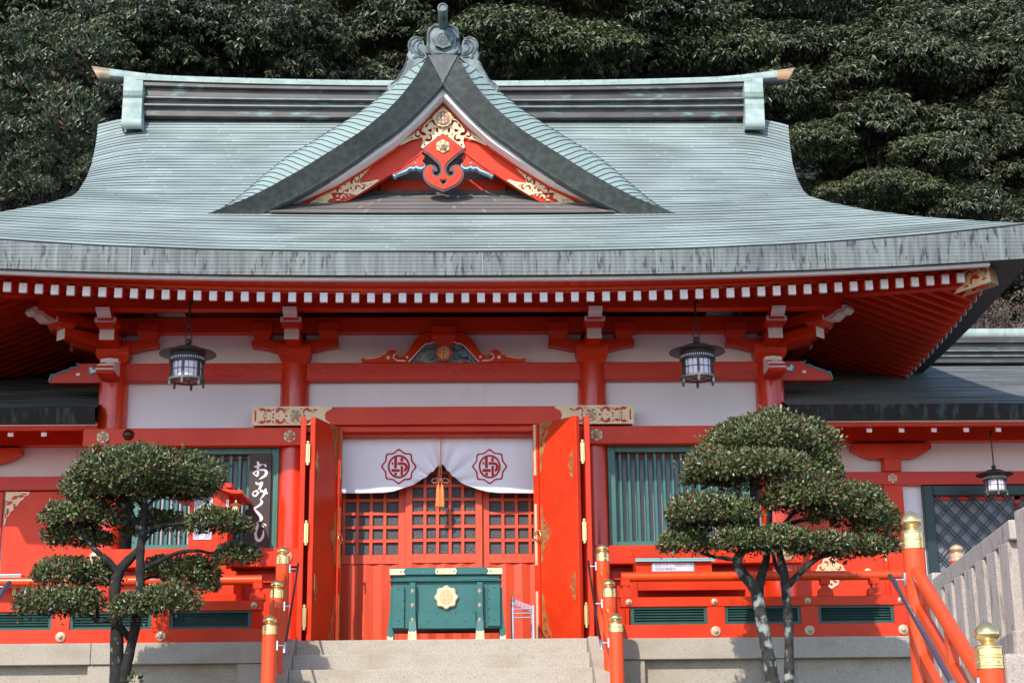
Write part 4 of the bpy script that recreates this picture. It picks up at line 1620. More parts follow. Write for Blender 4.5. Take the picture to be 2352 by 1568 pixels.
def bearing_block(mb, M, wd, dp, z0, z1, mi=0):
    "square bearing block: straight above, hollowed below"
    zm = z0 + (z1 - z0) * .48
    lv = [(z1, 1.0), (zm, 1.0), (zm - (zm - z0) * .35, .90), (zm - (zm - z0) * .7, .78), (z0, .70)]
    for (za, sa), (zb, sb) in zip(lv[:-1], lv[1:]):
        vs = [M @ Vector((a * wd / 2 * s, b * dp / 2 * s, z)) for z, s in ((za, sa), (zb, sb)) for a, b in ((-1, -1), (1, -1), (1, 1), (-1, 1))]
        mb.add(vs, [(0, 1, 5, 4)[::-1], (1, 2, 6, 5)[::-1], (2, 3, 7, 6)[::-1], (3, 0, 4, 7)[::-1]], mi)
    vs = [M @ Vector((a * wd / 2, b * dp / 2, z1)) for a, b in ((-1, -1), (1, -1), (1, 1), (-1, 1))]
    mb.add(vs, [(0, 1, 2, 3)], mi)
    vs = [M @ Vector((a * wd / 2 * .7, b * dp / 2 * .7, z0)) for a, b in ((-1, -1), (1, -1), (1, 1), (-1, 1))]
    mb.add(vs, [(3, 2, 1, 0)], mi)


za0, za1 = zat(804, -.13), zat(779, -.13)
zm0, zm1 = za1 - .004, zat(741, -.15)
aw = .18
for x in COLX:
    corner = abs(x) > 3
    sx = 1 if x > 0 else -1
    br = thing('bracket', '', '')
    for k in ('label', 'category'):
        del br[k]
    br.parent = hall
    T = Matrix.Translation((x, 0, 0))
    mb = MB()
    bearing_block(mb, T, .40, .40, z_dai0, z_dai1)
    mb.build('bearing_block', RED, br, bevel=.004)
    # arm along the wall
    dirs = [(-1, 0), (1, 0)] if not corner else [(-sx, 0)]
    for dx, dy in dirs:
        M = T @ Matrix.Rotation(math.atan2(dy, dx), 4, 'Z')
        mb = MB()
        P_ = [(a, b + za0) for a, b in arm_profile(.53, za1 - za0, .45)]
        mb.prism(P_, -aw / 2 - .04, aw / 2 + .04, M=M)
        bearing_block(mb, T @ Matrix.Translation((dx * .405, 0, 0)), .255, .36, zm0, zm1)
        mb.build('wall_arm', RED, br, bevel=.004)
    # arms that reach out under the purlin
    outs = [(-pi / 2, 1.0)] + ([(-pi / 2 + sx * pi / 4, 1.42), (-pi / 2 + sx * pi / 2, 1.0)] if corner else [])
    zf0, zf1 = zat(804, -.45), zat(755, -.52)
    for ang, ml in outs:
        M = T @ Matrix.Rotation(ang, 4, 'Z')
        L = .54 * ml
        mb = MB()
        P_ = [(a, b + za0 + .01) for a, b in arm_profile(L, zf1 - za0, .35)]
        mb.prism(P_, -aw / 2, aw / 2, M=M)
        mb.build('forward_arm', RED, br, bevel=.004)
        mb = MB()
        mb.add([M @ Vector((L + .003, a * aw / 2 * .98, z)) for a, z in ((-1, zf1 - .13), (1, zf1 - .13), (1, zf1), (-1, zf1))], [(0, 1, 2, 3)])
        mb.build('arm_end', WHITEP, br)
        mb = MB()
        zb0, zb1 = zf1 - .005, zat(727, -.66)
        bearing_block(mb, M @ Matrix.Translation((L - .0, 0, 0)), .25, .25, zb0, zb1)
        mb.build('block', RED, br, bevel=.003)
        mb = MB()                                       # white edging round the block's upper face
        e = .125 + .003
        for a0, a1, c0, c1 in ((-.125, .125, 0, .34), (-.125, -.09, .34, 1), (.09, .125, .34, 1)):
            zz0 = zb0 + (zb1 - zb0) * .48
            mb.add([M @ Vector((L + e, a, zz0 + (zb1 - zz0) * c)) for a, c in ((a0, c0), (a1, c0), (a1, c1), (a0, c1))], [(0, 1, 2, 3)])
        mb.build('block_edging', WHITEP, br)
        # nose above the block
        zn0, zn1 = zb0 + (zb1 - zb0) * .62, z_pb + .01
        Ln = L + .30 * (1 if ml == 1.0 else 1.25)
        mb = MB()
        mb.prism([(L - .5, zn1), (Ln, zn1), (Ln - .02, zn1 - .04), (Ln - .10, zn0 + .05), (Ln - .12, zn0), (L - .5, zn0)], -.08, .08, M=M)
        mb.build('nose', RED, br)
        mb = MB()
        if ml == 1.0:
            q = [(Ln + .003, zn1 - .005), (Ln - .017, zn1 - .04), (Ln - .097, zn0 + .05), (Ln - .117, zn0 + .01)]
            for (xa, z_a), (xb, z_b) in zip(q[:-1], q[1:]):
                mb.add([M @ Vector((xb, -.083, z_b)), M @ Vector((xb, .083, z_b)), M @ Vector((xa, .083, z_a)), M @ Vector((xa, -.083, z_a))], [(0, 1, 2, 3)])
            mb.build('nose_face', WHITEP, br)
        else:
            # carved cloud-shaped end on the diagonal nose
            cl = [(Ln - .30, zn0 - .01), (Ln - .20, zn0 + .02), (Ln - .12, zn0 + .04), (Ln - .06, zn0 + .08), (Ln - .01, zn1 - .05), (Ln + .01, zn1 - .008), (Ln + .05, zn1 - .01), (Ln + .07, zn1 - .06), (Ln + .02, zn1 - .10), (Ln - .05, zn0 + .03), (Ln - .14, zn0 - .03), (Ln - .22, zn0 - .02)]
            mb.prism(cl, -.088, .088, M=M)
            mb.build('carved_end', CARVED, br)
    if corner:
        # noses of the tie beams past the corner column
        nb = [(0, z_nuki1), (.44, z_nuki1), (.42, z_nuki1 - .05), (.50, z_nuki1 - .055), (.54, z_nuki1 - .085), (.60, z_nuki1 - .10), (.66, z_nuki1 - .125), (.70, z_nuki1 - .145), (.735, z_nuki1 - .14), (.765, z_nuki0 - .005), (.75, z_nuki0 - .015), (0, z_nuki0 - .015)]
        for ang, kk in ((0 if sx > 0 else pi, 1.0), (-pi / 2, .74)):
            M = T @ Matrix.Rotation(ang, 4, 'Z')
            mb = MB()
            mb.prism([(a * kk, b) for a, b in nb], -.10, .10, M=M)
            ns = mb.build('beam_nose', REDOLD, br)
            if kk == 1.0:
                mb = MB()
                for y_ in (-.104, .104):
                    q = [Vector((a, y_, b + .004)) for a, b in nb[1:10]]
                    mb.tube([M @ p for p in q], .013, 6)
                    hp_ = heart(.25, z_nuki1 - .09, .058, .5)
                    mb.tube([M @ Vector((a, y_, b)) for a, b in hp_ + hp_[:1]], .010, 6)
                mb.build('blue_edging', BLUE, ns)
                mb = MB()
                for y_ in (-.1035, .1035):
                    mb.add([M @ Vector((a, y_, b)) for a, b in heart(.25, z_nuki1 - .09, .056, .5)], [tuple(range(20))])
                    mb.add([M @ Vector((a, y_ * 1.001, b)) for a, b in ell(.42, z_nuki1 - .135, .026, .018)], [tuple(range(14))])
                mb.build('white_heart', WHITEP, ns)
            else:
                mb = MB()
                for z_a, z_b, l0, l1 in ((z_nuki1 + .0, z_nuki1 - .055, .325, .335), (z_nuki1 - .055, z_nuki1 - .11, .36, .44), (z_nuki1 - .11, z_nuki0 + .03, .49, .575)):
                    mb.add([M @ Vector((l1, -.103, z_b)), M @ Vector((l1, .103, z_b)), M @ Vector((l0, .103, z_a)), M @ Vector((l0, 0, z_a + .012)), M @ Vector((l0, -.103, z_a))], [(0, 1, 2, 3, 4)])
                    mb.add([M @ Vector((l1, s_ * .103, z_b)) for s_ in (-1, 1)] + [M @ Vector((.2, s_ * .103, z_b)) for s_ in (1, -1)], [(0, 1, 2, 3)])
                    for s_ in (-1, 1):
                        mb.add([M @ Vector((l1, s_ * .1035, z_b)), M @ Vector((l0, s_ * .1035, z_a)), M @ Vector((.2, s_ * .1035, z_a)), M @ Vector((.2, s_ * .1035, z_b))], [(0, 1, 2, 3)])
                mb.build('nose_facing', WHITEP, ns)

# frog-leg strut with its blue carving and crest
YK = -.13


def kp(x, y):
    px, py = (870 + x / 5.47) * .9408, (800 + y / 5.47) * .9408
    h = px - 1019
    return (hx(abs(h), py, YK) * (1 if h > 0 else -1), zat(py, YK))


ks_ = thing('frog_leg_strut', '', '')
for k in ('label', 'category'):
    del ks_[k]
ks_.parent = hall
cxk = 1165
hk = [(1165, 60), (1440, 65), (1475, 90), (1480, 108), (1520, 125), (1560, 175), (1600, 240), (1645, 310), (1690, 360), (1740, 385), (1800, 370), (1810, 345), (1785, 325), (1800, 300), (1850, 285), (1905, 300), (1935, 345), (1985, 350), (2010, 380), (2100, 400), (2200, 410), (2240, 385), (2265, 410), (2250, 458), (1640, 458), (1600, 420), (1520, 330), (1450, 255), (1400, 215), (1340, 212), (1320, 195), (1240, 192), (1165, 182)]
ok = [kp(x, y) for x, y in hk] + [kp(2 * cxk - x, y) for x, y in hk[-2:0:-1]]
hol = []
plate('strut', ok, hol, .10, Matrix(((1, 0, 0, 0), (0, 0, -1, YK + .05), (0, 1, 0, 0), (0, 0, 0, 1))), RED, ks_)
mb = MB()
for sx in (-1, 1):
    def kq(x, y):
        a, b = kp(x, y)
        return (sx * a, YK - .004, b)
    mb.tube([kq(*p) for p in hk[16:23]] + [kq(*p) for p in ((2240, 392),)], .0075, 6)
    mb.tube([kq(*p) for p in hk[24:]], .0085, 6)
    mb.tube([kq(*p) for p in ((1790, 340), (1830, 360), (1835, 400), (1790, 435), (1680, 440))], .010, 6)
    mb.lathe([(.0004, .004), (.022, .003), (.022, -.002)], n=12, M=Matrix.Translation(kq(1905, 395)) @ Matrix.Rotation(pi / 2, 4, 'X'))
    mb.lathe([(.0004, .004), (.016, .003), (.016, -.002)], n=12, M=Matrix.Translation(kq(1655, 390)) @ Matrix.Rotation(pi / 2, 4, 'X'))
    mb.lathe([(.0004, .004), (.016, .003), (.016, -.002)], n=12, M=Matrix.Translation(kq(1290, 152)) @ Matrix.Rotation(pi / 2, 4, 'X'))
mb.build('white_edging', WHITEP, ks_)
inn = [(1165, 195), (1310, 205), (1400, 235), (1470, 300), (1560, 400), (1620, 458)]
ob_ = [kp(x, y) for x, y in inn] + [kp(2 * cxk - x, y) for x, y in inn[::-1][:-1]]
hl = []
for m_ in (0, 1):
    for h in (comma(1380, 330, 40, 1, 1), comma(1460, 410, 34, 2.5, -1), comma(1330, 400, 34, .5, -1), ell(1300, 260, 14, 14), ell(1360, 360, 12, 10), ell(1290, 330, 22, 26), ell(1410, 270, 14, 24, 12, .6), ell(1530, 425, 20, 8), ell(1270, 425, 20, 14)):
        hl.append([kp(x if not m_ else 2 * cxk - x, y) for x, y in h])
plate('carved_panel', ob_, hl, .04, Matrix(((1, 0, 0, 0), (0, 0, -1, YK + .06), (0, 1, 0, 0), (0, 0, 0, 1))), BLUE, ks_)
kc = kp(1165, 335)
mb = MB()
mb.prism([(x, z + kc[1]) for x, z in petals(.108, 12, .08, 6)], YK - .01, YK + .05)
mb.build('crest_rim', GOLDD, ks_, bevel=.004)
mb = MB()
mb.prism([(x, z + kc[1]) for x, z in ell(0, 0, .088, .088, 32)], YK - .014, YK - .009)
mb.build('crest_field', RED, ks_)
crest_flat('crest', .112, upright(YK - .0145, 0, kc[1]), GOLD, ks_, .002, border=False)
mb = MB()
bearing_block(mb, Matrix.Translation((0, -.02, 0)), hx(57, 750, -.2) , .34, zat(790, -.19), zat(748, -.19))
mb.build('block', RED, ks_, bevel=.003)

# ------------------------------------------------------------------ side buildings
YWE, YWW, YWR = -.4, 1.0, 2.6
zw_e1, zw_e0 = zat(928, YWE, 2100), zat(961, YWE, 2100)
zw_b0 = zat(967, YWE + .1, 2100)
zw_r1, zw_r0 = zat(980, -.12, 2100), zat(992, -.12, 2100)
zw_top = zat(1018, YWW, 2100)
zw_ridge = zat(832, YWR, 2250)
for sx, lab in ((-1, 'low red and white building left of the hall, with a gilt-cornered red door'), (1, 'low red and white building right of the hall, with a diagonal lattice window')):
    wg = thing('side_building', lab, 'building', (sx * 4.3, 1.0, 0))
    WX = 11.0

    def q(ob, _w=wg, _x=sx * 4.3):
        ob.location.x -= _x
        ob.location.y -= 1.0
        return ob
    xa, xb = (4.14, WX)

    def wp(s, u, _s=sx):
        y = YWE + (YWR - YWE) * s
        z = zw_e1 + (zw_ridge - zw_e1) * (s - .18 * s * (1 - s))
        a, b = (xa, xb) if _s > 0 else (-xb, -xa)
        return Vector((a + (b - a) * (u + 1) / 2, y, z))
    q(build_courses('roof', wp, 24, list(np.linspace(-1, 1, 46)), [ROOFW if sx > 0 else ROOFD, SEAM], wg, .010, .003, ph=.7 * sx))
    mb = MB()
    for y0p, y1p, hw, mi in ((832, 818, .30, 1), (818, 815, .34, 2), (815, 806, .27, 1), (806, 803, .33, 2), (803, 786, .25, 1), (786, 780, .31, 1), (780, 773, .24, 1)):
        mb.box(sx * xa, sx * xb, YWR - hw, YWR + hw, zat(y0p, YWR - hw, 2250), zat(y1p, YWR - hw, 2250) - .002, mi)
    mb.tube([(sx * xa, YWR, zat(768, YWR, 2250)), (sx * xb, YWR, zat(768, YWR, 2250))], .085, 14, 0)
    q(mb.build('ridge', [COPGREEN, COPRIDGE, COPLINE], wg, smooth=50))
    mb = MB()
    mb.add([(sx * xa, 2 * YWR - YWE, zw_e1), (sx * xb, 2 * YWR - YWE, zw_e1), (sx * xb, YWR, zw_ridge), (sx * xa, YWR, zw_ridge)], [(0, 1, 2, 3)])
    mb.box(sx * xa, sx * xb, 4.5, 4.6, 0, zw_e1)
    mb.box(sx * (xb - .1), sx * xb, 1.0, 4.5, 0, zw_e1)
    q(mb.build('rear_side', COPGREEN, wg))
    mb = MB()
    mb.add([(sx * xa, YWE - .01, zw_e1 + .004), (sx * xb, YWE - .01, zw_e1 + .004), (sx * xb, YWE + .03, zw_e0), (sx * xa, YWE + .03, zw_e0), (sx * xa, YWE + .14, zw_e0), (sx * xb, YWE + .14, zw_e0)], [(3, 2, 1, 0), (4, 5, 2, 3)] if sx > 0 else [(0, 1, 2, 3), (3, 2, 5, 4)])
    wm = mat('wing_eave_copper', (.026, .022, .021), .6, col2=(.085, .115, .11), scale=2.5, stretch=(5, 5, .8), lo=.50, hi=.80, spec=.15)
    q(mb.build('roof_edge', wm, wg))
    mb = MB()
    mb.box(sx * xa, sx * xb, YWE + .10, YWE + .16, zw_b0, zw_e0 + .01)
    q(mb.build('white_eave_board', WHITEP, wg))
    mb = MB()
    mb.box(sx * xa, sx * xb, YWE + .16, YWE + .26, zw_r1 - .0, zw_b0 + .06)
    q(mb.build('eave_batten', RED, wg))
    sl = .45
    mb = MB()
    mb.add([(sx * xa, -.20, zw_r1 + .01), (sx * xb, -.20, zw_r1 + .01), (sx * xb, 1.1, zw_r1 + .01 + 1.3 * sl), (sx * xa, 1.1, zw_r1 + .01 + 1.3 * sl)], [(0, 1, 2, 3)])
    q(mb.build('soffit_boards', RED, wg))
    p0 = None
    xs0 = at(1922 if sx > 0 else 178, 986 if sx > 0 else 994, -.12).x
    for k in range(-1, 16):
        x = xs0 + sx * .398 * k
        if abs(x) < 4.4:
            continue
        if p0 is None:
            mb = MB()
            mb.bar((0, 0, 0), (0, 1.25, 1.25 * sl), .06, .066)
            r = mb.build('rafter', RED, wg)
            mb = MB()
            mb.bar((0, -.006, 0), (0, 0, 0), .064, .066)
            mb.build('rafter_end', WHITEP, r)
            p0 = r
        else:
            r = copytree(p0, wg)
        r.location = (x - sx * 4.3, -.12 - 1.0, (zw_r1 + zw_r0) / 2)
    # wall
    mb = MB()
    mb.box(sx * 4.1, sx * xb, YWW, YWW + .12, 0, zw_top + .1)
    q(mb.build('plaster_wall', WHITE, wg))
    mb = MB()
    mb.box(sx * 4.1, sx * xb, YWW - .16, YWW - .0, zw_top, zw_top + .22)
    q(mb.build('wall_plate', RED, wg, bevel=.005))
    zb1_, zb0_ = zat(1083, YWW - .1, 2100), zat(1113, YWW - .1, 2100)
    mb = MB()
    mb.box(sx * 4.1, sx * xb, YWW - .12, YWW - .0, zb0_, zb1_)
    bm_ = q(mb.build('tie_beam', REDOLD, wg, bevel=.005))
    Ya = YWW - .20
    for pxa, pxb in ([(1958, 2140)] if sx > 0 else [(-150, 47)]):
        x0, x1 = at(pxa, 1030, Ya).x, at(pxb, 1030, Ya).x
        za, zb = zat(1050, Ya, 2100), zat(1017, Ya, 2100)
        pr_ = [(x0, zb), (x1, zb), (x1, zb - .07)]
        for k in range(1, 8):
            t = k / 8
            pr_.append((x1 - .30 * t, zb - .07 - (zb - .07 - za) * sin(t * pi / 2)))
        for k in range(8, 0, -1):
            t = k / 8
            pr_.append((x0 + .30 * t, zb - .07 - (zb - .07 - za) * sin(t * pi / 2)))
        pr_.append((x0, zb - .07))
        mb = MB()
        mb.prism(pr_, Ya, Ya + .18)
        q(mb.build('boat_bracket', RED, wg, bevel=.005))
        xm = (x0 + x1) / 2
        mb = MB()
        mb.box(xm - .11, xm + .11, Ya + .02, Ya + .2, zb1_, za + .01)
        mb.box(xm - .125, xm + .125, YWW - .10, YWW - .0, 0, zb0_)
        q(mb.build('post', RED, wg, bevel=.005))
        if sx > 0:
            o_ = rosette('nail_cover', (xm, YWW - .12, (zb0_ + zb1_) / 2), .062, BRONZE, bm_, 6, .03)
    if sx > 0:
        yf = YWW - .08
        wx0, wz1 = at(2117, 1115, yf).x, zb0_ - .01
        wz0 = .35
        wx1 = wx0 + 2.9
        mb = MB()
        t = .13
        mb.box(wx0, wx0 + t, yf - .04, yf + .06, wz0, wz1)
        mb.box(wx1 - t, wx1, yf - .04, yf + .06, wz0, wz1)
        mb.box(wx0 + t, wx1 - t, yf - .038, yf + .06, wz1 - t, wz1)
        mb.box(wx0 + t, wx1 - t, yf - .038, yf + .06, wz0, wz0 + t)
        GD = mat('dark_green_paint', (.012, .028, .028), .4)
        wn = q(mb.build('window', GD, wg, bevel=.008))
        # diagonal double lattice
        mb = MB()
        a0, a1, b0, b1 = wx0 + t, wx1 - t, wz0 + t, wz1 - t
        st = .135

        def clipline(c, s):
            # z = s*x + c inside the frame
            pts = []
            for x in (a0, a1):
                z = s * x + c
                if b0 <= z <= b1:
                    pts.append((x, z))
            for z in (b0, b1):
                x = (z - c) / s
                if a0 < x < a1:
                    pts.append((x, z))
            return pts[:2] if len(pts) >= 2 else None
        for s in (1.06, -1.06):
            cs = [z - s * x for x in (a0, a1) for z in (b0, b1)]
            c = min(cs)
            while c < max(cs):
                for dd in (0, .062):
                    L_ = clipline(c + dd, s)
                    if L_:
                        yb = yf - .012 if s > 0 else yf + .012
                        mb.bar((L_[0][0], yb, L_[0][1]), (L_[1][0], yb, L_[1][1]), .014, .013, up=(0, 1, 0))
                c += .245
        mb.build('diagonal_lattice', GD, wn)
        mb = MB()
        mb.box(a0, a1, YWW + .13, YWW + .14, b0, b1)
        for x in (a0 + 1.05,):
            pass
        mb2 = MB()
        mb2.box(wx0 + t, wx1 - t, YWW - .019, YWW - .002, wz0 + t, wz1 - t)
        mb2.build('window_pane', mat('dim_pane', (.22, .205, .245), .3), wn)
        mb3 = MB()
        mb3.box(a0 + 1.06, a0 + 1.13, YWW - .05, YWW - .02, wz0 + t, wz1 - t)
        mb3.box(a0, a1, YWW - .05, YWW - .02, b1 - .05, b1)
        mb3.build('pane_stile', RED, wn)
        # red panelled wall between the hall and the window
        mb = MB()
        x1 = at(2030, 1250, YWW - .05).x
        mb.box(4.1, x1, YWW - .05, YWW - .002, .0, zb0_)
        mb.box(x1 - .02, x1 + .26, YWW - .07, YWW - .002, .0, zat(1180, YWW, 2100) - .6)
        q(mb.build('red_panel', RED, wg, bevel=.005))
        pn = wg
        cxo, czo = at(1908, 1313, YWW - .06).x, zat(1313, YWW - .06, 1908)
        ro = .19
        out = [(x, y) for x, y in petals(ro, 4, .30, 10)]
        out = []
        for k in range(48):
            a = 2 * pi * k / 48
            f = .80 + .20 * abs(cos(2 * a)) ** 1.5 + .04 * cos(12 * a)
            out.append((ro * f * cos(a), ro * f * sin(a) * 1.05))
        ho = []
        for k in range(4):
            a = pi / 4 + k * pi / 2
            for da, tn in ((.30, 1), (-.30, -1)):
                ho.append(comma(ro * .63 * cos(a + da), ro * .63 * sin(a + da), ro * .15, a, tn))
            ho.append(ell(ro * .78 * cos(a - pi / 4), ro * .82 * sin(a - pi / 4), ro * .09, ro * .09))
        q(plate('gilt_mount', out, ho, .012, upright(YWW - .058, cxo, czo), GOLD, wg))
        q(knob('mount_boss', (cxo, YWW - .064, czo), .04, BRONZE, wg))
        q(knob('mount_boss', (at(1994, 1311, YWW - .06).x, YWW - .052, czo), .045, GOLD, wg, .02))
    else:
        x0, x1 = at(5, 1250, YWW - .06).x, at(193, 1250, YWW - .06).x
        zt = zb0_ - .01
        mb = MB()
        mb.box(x0, x1, YWW - .06, YWW - .002, 0, zt)
        q(mb.build('door_panel', RED, wg, bevel=.006))
        for xq0, xq1 in ((x1 + .015, -4.1), (x0 - 1.2, x0 - .03)):
            mb = MB()
            mb.box(xq0, xq1, YWW - .05, YWW - .002, 0, zt)
            q(mb.build('red_panel', RED, wg, bevel=.006))
        for cx, s in ((x0, 1), (x1, -1)):
            W_ = at(70, 1130, YWW - .07).x - x0
            H_ = zat(1124, YWW - .07, 10) - zat(1200, YWW - .07, 10)
            out = [(0, 0), (W_, 0), (W_ * .93, -.04), (W_ * .78, -.055), (W_ * .72, -.10), (W_ * .60, -.12), (W_ * .52, -.17), (W_ * .42, -.18), (W_ * .36, -.23), (W_ * .24, -.25), (W_ * .20, -.30), (W_ * .11, -H_ * .74), (W_ * .06, -H_), (0, -H_)]
            ho = [comma(W_ * .44, -.10, .045, 1, 1), comma(W_ * .22, -.17, .045, 3, -1), ell(W_ * .62, -.055, .04, .018), ell(W_ * .13, -.25, .018, .045), ell(W_ * .30, -.11, .012, .03, 10, .8), ell(W_ * .10, -.12, .035, .008), ell(W_ * .76, -.03, .03, .010), ell(W_ * .06, -H_ * .72, .008, .03)]
            M = Matrix(((s, 0, 0, cx), (0, 0, -1, YWW - .065), (0, 1, 0, zt - .005), (0, 0, 0, 1)))
            q(plate('gilt_corner', out, ho, .010, M, GOLD, wg))
        mb = MB()
        xq = at(33, 1440, YWW).x
        mb.box(at(28, 1360, YWW - .07).x, at(36, 1360, YWW - .07).x, YWW - .075, YWW - .06, zat(1368, YWW, 30), zat(1344, YWW, 30))
        q(mb.build('gilt_strip', GOLD, wg))
        mb = MB()
        mb.box(at(88, 1328, YWW - .07).x, at(150, 1328, YWW - .07).x, YWW - .075, YWW - .06, zat(1336, YWW, 120), zat(1322, YWW, 120))
        q(mb.build('gilt_strip', GOLD, wg))

# ------------------------------------------------------------------ stone plinth, stairs
YB = -1.75
XS = 1.56
for sx, lab in ((-1, 'granite plinth with recessed panels, left of the steps'), (1, 'granite plinth with recessed panels, right of the steps')):
    t = thing('stone_plinth', lab, 'plinth', (sx * 3, YB, -.9))

    def q(o, _x=sx * 3):
        o.location.x -= _x
        o.location.y -= YB
        o.location.z += .9
        return o
    mb = MB()
    cuts = [1.9, 3.72, 5.8, 7.9, 11]
    for a, b in zip(cuts[:-1], cuts[1:]):
        mb.box(sx * (a + .002), sx * (b - .002), YB, 1.6, -.235, -.012)
    q(mb.build('capstone', GRANITE, t, bevel=.008, seg=2))
    mb = MB()
    mb.box(sx * 1.92, sx * 11, YB + .13, 1.55, -.94, -.235)
    q(mb.build('recessed_panel', GRANITE, t))
    mb = MB()
    for a, b in ((1.9, 2.17), (3.45, 3.75), (5.25, 5.85), (7.6, 8.2)):
        mb.box(sx * a, sx * b, YB + .03, YB + .129, -.93, -.237)
    mb.box(sx * 1.9, sx * 11, YB + .02, YB + .128, -.94, -.80)
    q(mb.build('pilasters', GRANITE, t, bevel=.006))
st = thing('stone_staircase', 'flight of pale granite steps leading up to the open doorway', 'stairs', (0, -2.5, -.9))
RISE, RUN = .176, .335
YN = -1.70
for k in range(6):
    mb = MB()
    z1 = -RISE * k
    y0 = YN - RUN * k
    cut = [-XS, XS]
    for a, b in zip(cut[:-1], cut[1:]):
        mb.box(a + .0015, b - .0015, y0, y0 + RUN + .5, z1 - RISE - .1, z1)
    o = mb.build('step', GRANITE, st, bevel=.010, seg=2)
    o.location = (0, 2.5, .9)
for sx in (-1, 1):
    mb = MB()
    a = [(YB - .02, -.0), (YN - RUN * 5.2, -RISE * 5.2 - .0), (YN - RUN * 5.2, -.98), (YB + .3, -.98), (YB + .3, -.0)]
    x0, x1 = sx * XS, sx * (XS + .20)
    poly = [(y, z + .012) for y, z in a]
    Mz = Matrix(((0, 1, 0, 0), (1, 0, 0, 0), (0, 0, 1, 0), (0, 0, 0, 1)))
    mb.prism(poly, min(x0, x1), max(x0, x1), M=Mz)
    o = mb.build('stone_stringer', GRANITE, st, bevel=.008)
    o.location = (0, 2.5, .9)

# ------------------------------------------------------------------ veranda railings
YV = -1.63
for sx, lab in ((-1, 'low vermilion veranda railing with green louvres, left of the steps'), (1, 'low vermilion veranda railing with green louvres, right of the steps')):
    t = thing('veranda_railing', lab, 'railing', (sx * 3.5, YV, 0))

    def q(o, _x=sx * 3.5):
        o.location.x -= _x
        o.location.y -= YV
        return o
    xi = 1.93
    xo = 10.5 if sx < 0 else at(2074, 1400, YV).x
    xe = xo
    zs0, zs1 = zat(1471, YV - .06), zat(1438, YV - .06)
    zm0, zm1 = zat(1397, YV - .06), zat(1375, YV - .06)
    zt = zat(1328, YV)
    mb = MB()
    mb.tube([(sx * (xi + .02), YV, zt), (sx * (xo + .0), YV, zt)], .052, 20)
    q(mb.build('round_rail', REDPIPE, t, smooth=40))
    mb = MB()
    mb.box(sx * xi, sx * xo, YV - .06, YV + .06, zs0, zs1)
    q(mb.build('bottom_rail', RED, t, bevel=.006))
    mb = MB()
    mb.box(sx * xi, sx * xo, YV - .06, YV + .06, zm0, zm1)
    q(mb.build('middle_rail', RED, t, bevel=.006))
    pw_ = .87 if sx < 0 else .83
    panels = ([2.05 + 1.06 * k for k in range(9)] if sx < 0 else [2.04 + 1.02 * k for k in range(9)])
    for k, a in enumerate(panels):
        if a + .2 > xo:
            break
        b = min(a + pw_, xo)
        mb = MB()
        mb.box(sx * (b), sx * (b + .19), YV - .05, YV + .05, zs1, zm0)
        if b < xo - .1:
            q(mb.build('post', RED, t))
        mb = MB()
        f = .022
        mb.box(sx * a, sx * b, YV - .035, YV + .02, zm0 - f, zm0)
        mb.box(sx * a, sx * b, YV - .035, YV + .02, zs1, zs1 + f)
        mb.box(sx * a, sx * (a + .035), YV - .035, YV + .02, zs1 + f, zm0 - f)
        mb.box(sx * (b - .035), sx * b, YV - .035, YV + .02, zs1 + f, zm0 - f)
        n = 5
        for j in range(n):
            z0 = zs1 + f + (zm0 - zs1 - 2 * f) * j / n
            z1 = zs1 + f + (zm0 - zs1 - 2 * f) * (j + 1.15) / n
            A, B = sx * (a + .035), sx * (b - .035)
            mb.add([(A, YV - .026, z0), (B, YV - .026, z0), (B, YV + .012, z1), (A, YV + .012, z1)], [(0, 1, 2, 3)] if sx > 0 else [(3, 2, 1, 0)])
        q(mb.build('louvre', LOUVRE, t))
        xk = sx * (b + .08) if b < xo - .1 else None
        if xk is not None:
            q(knob('nail_cover', (xk, YV - .06, (zm0 + zm1) / 2), .036, BRONZE, t, .03))
            q(knob('nail_cover', (xk, YV - .06, (zs0 + zs1) / 2), .056, BRONZE, t, .035))
    # ends: curled struts under the rail
    for xq in ([xi + .06] if sx < 0 else [xi + .06, xi + 2.25]) + ([xo - .3] if sx > 0 else []):
        mb = MB()
        mb.box(sx * (xq - .05), sx * (xq + .05), YV - .055, YV + .055, zt - .10, zt - .035)
        pr_ = [(-.03, zt - .10), (.03, zt - .10), (.03, zt - .13), (.07, zt - .15), (.085, zm1), (-.085, zm1), (-.07, zt - .15), (-.03, zt - .13)]
        mb.prism([(sx * xq + a, b) for a, b in pr_], YV - .05, YV + .05)
        q(mb.build('rail_strut', RED, t, bevel=.004))
    q(knob('nail_cover', (sx * (xi + .09), YV - .06, (zm0 + zm1) / 2), .036, BRONZE, t, .03))


# ------------------------------------------------------------------ stair railings with onion finials
def finial_prof(r, s=1.0):
    z = 0
    P = [(r * 1.03, -.0), (r * 1.06, .0), (r * 1.06, .012), (r * 1.02, .016), (r * 1.02, .055), (r * 1.07, .058), (r * 1.07, .068), (r * 1.02, .072), (r * 1.02, .105), (r * 1.06, .109), (r * 1.04, .118),
         (r * .86, .124), (r * .62, .129), (r * .48, .134), (r * .46, .139), (r * .54, .144), (r * .76, .154), (r * .90, .168), (r * .95, .184), (r * .92, .202), (r * .79, .220), (r * .56, .236), (r * .30, .248), (r * .10, .257), (.0004, .262)]
    return [(a, b * s) for a, b in P]


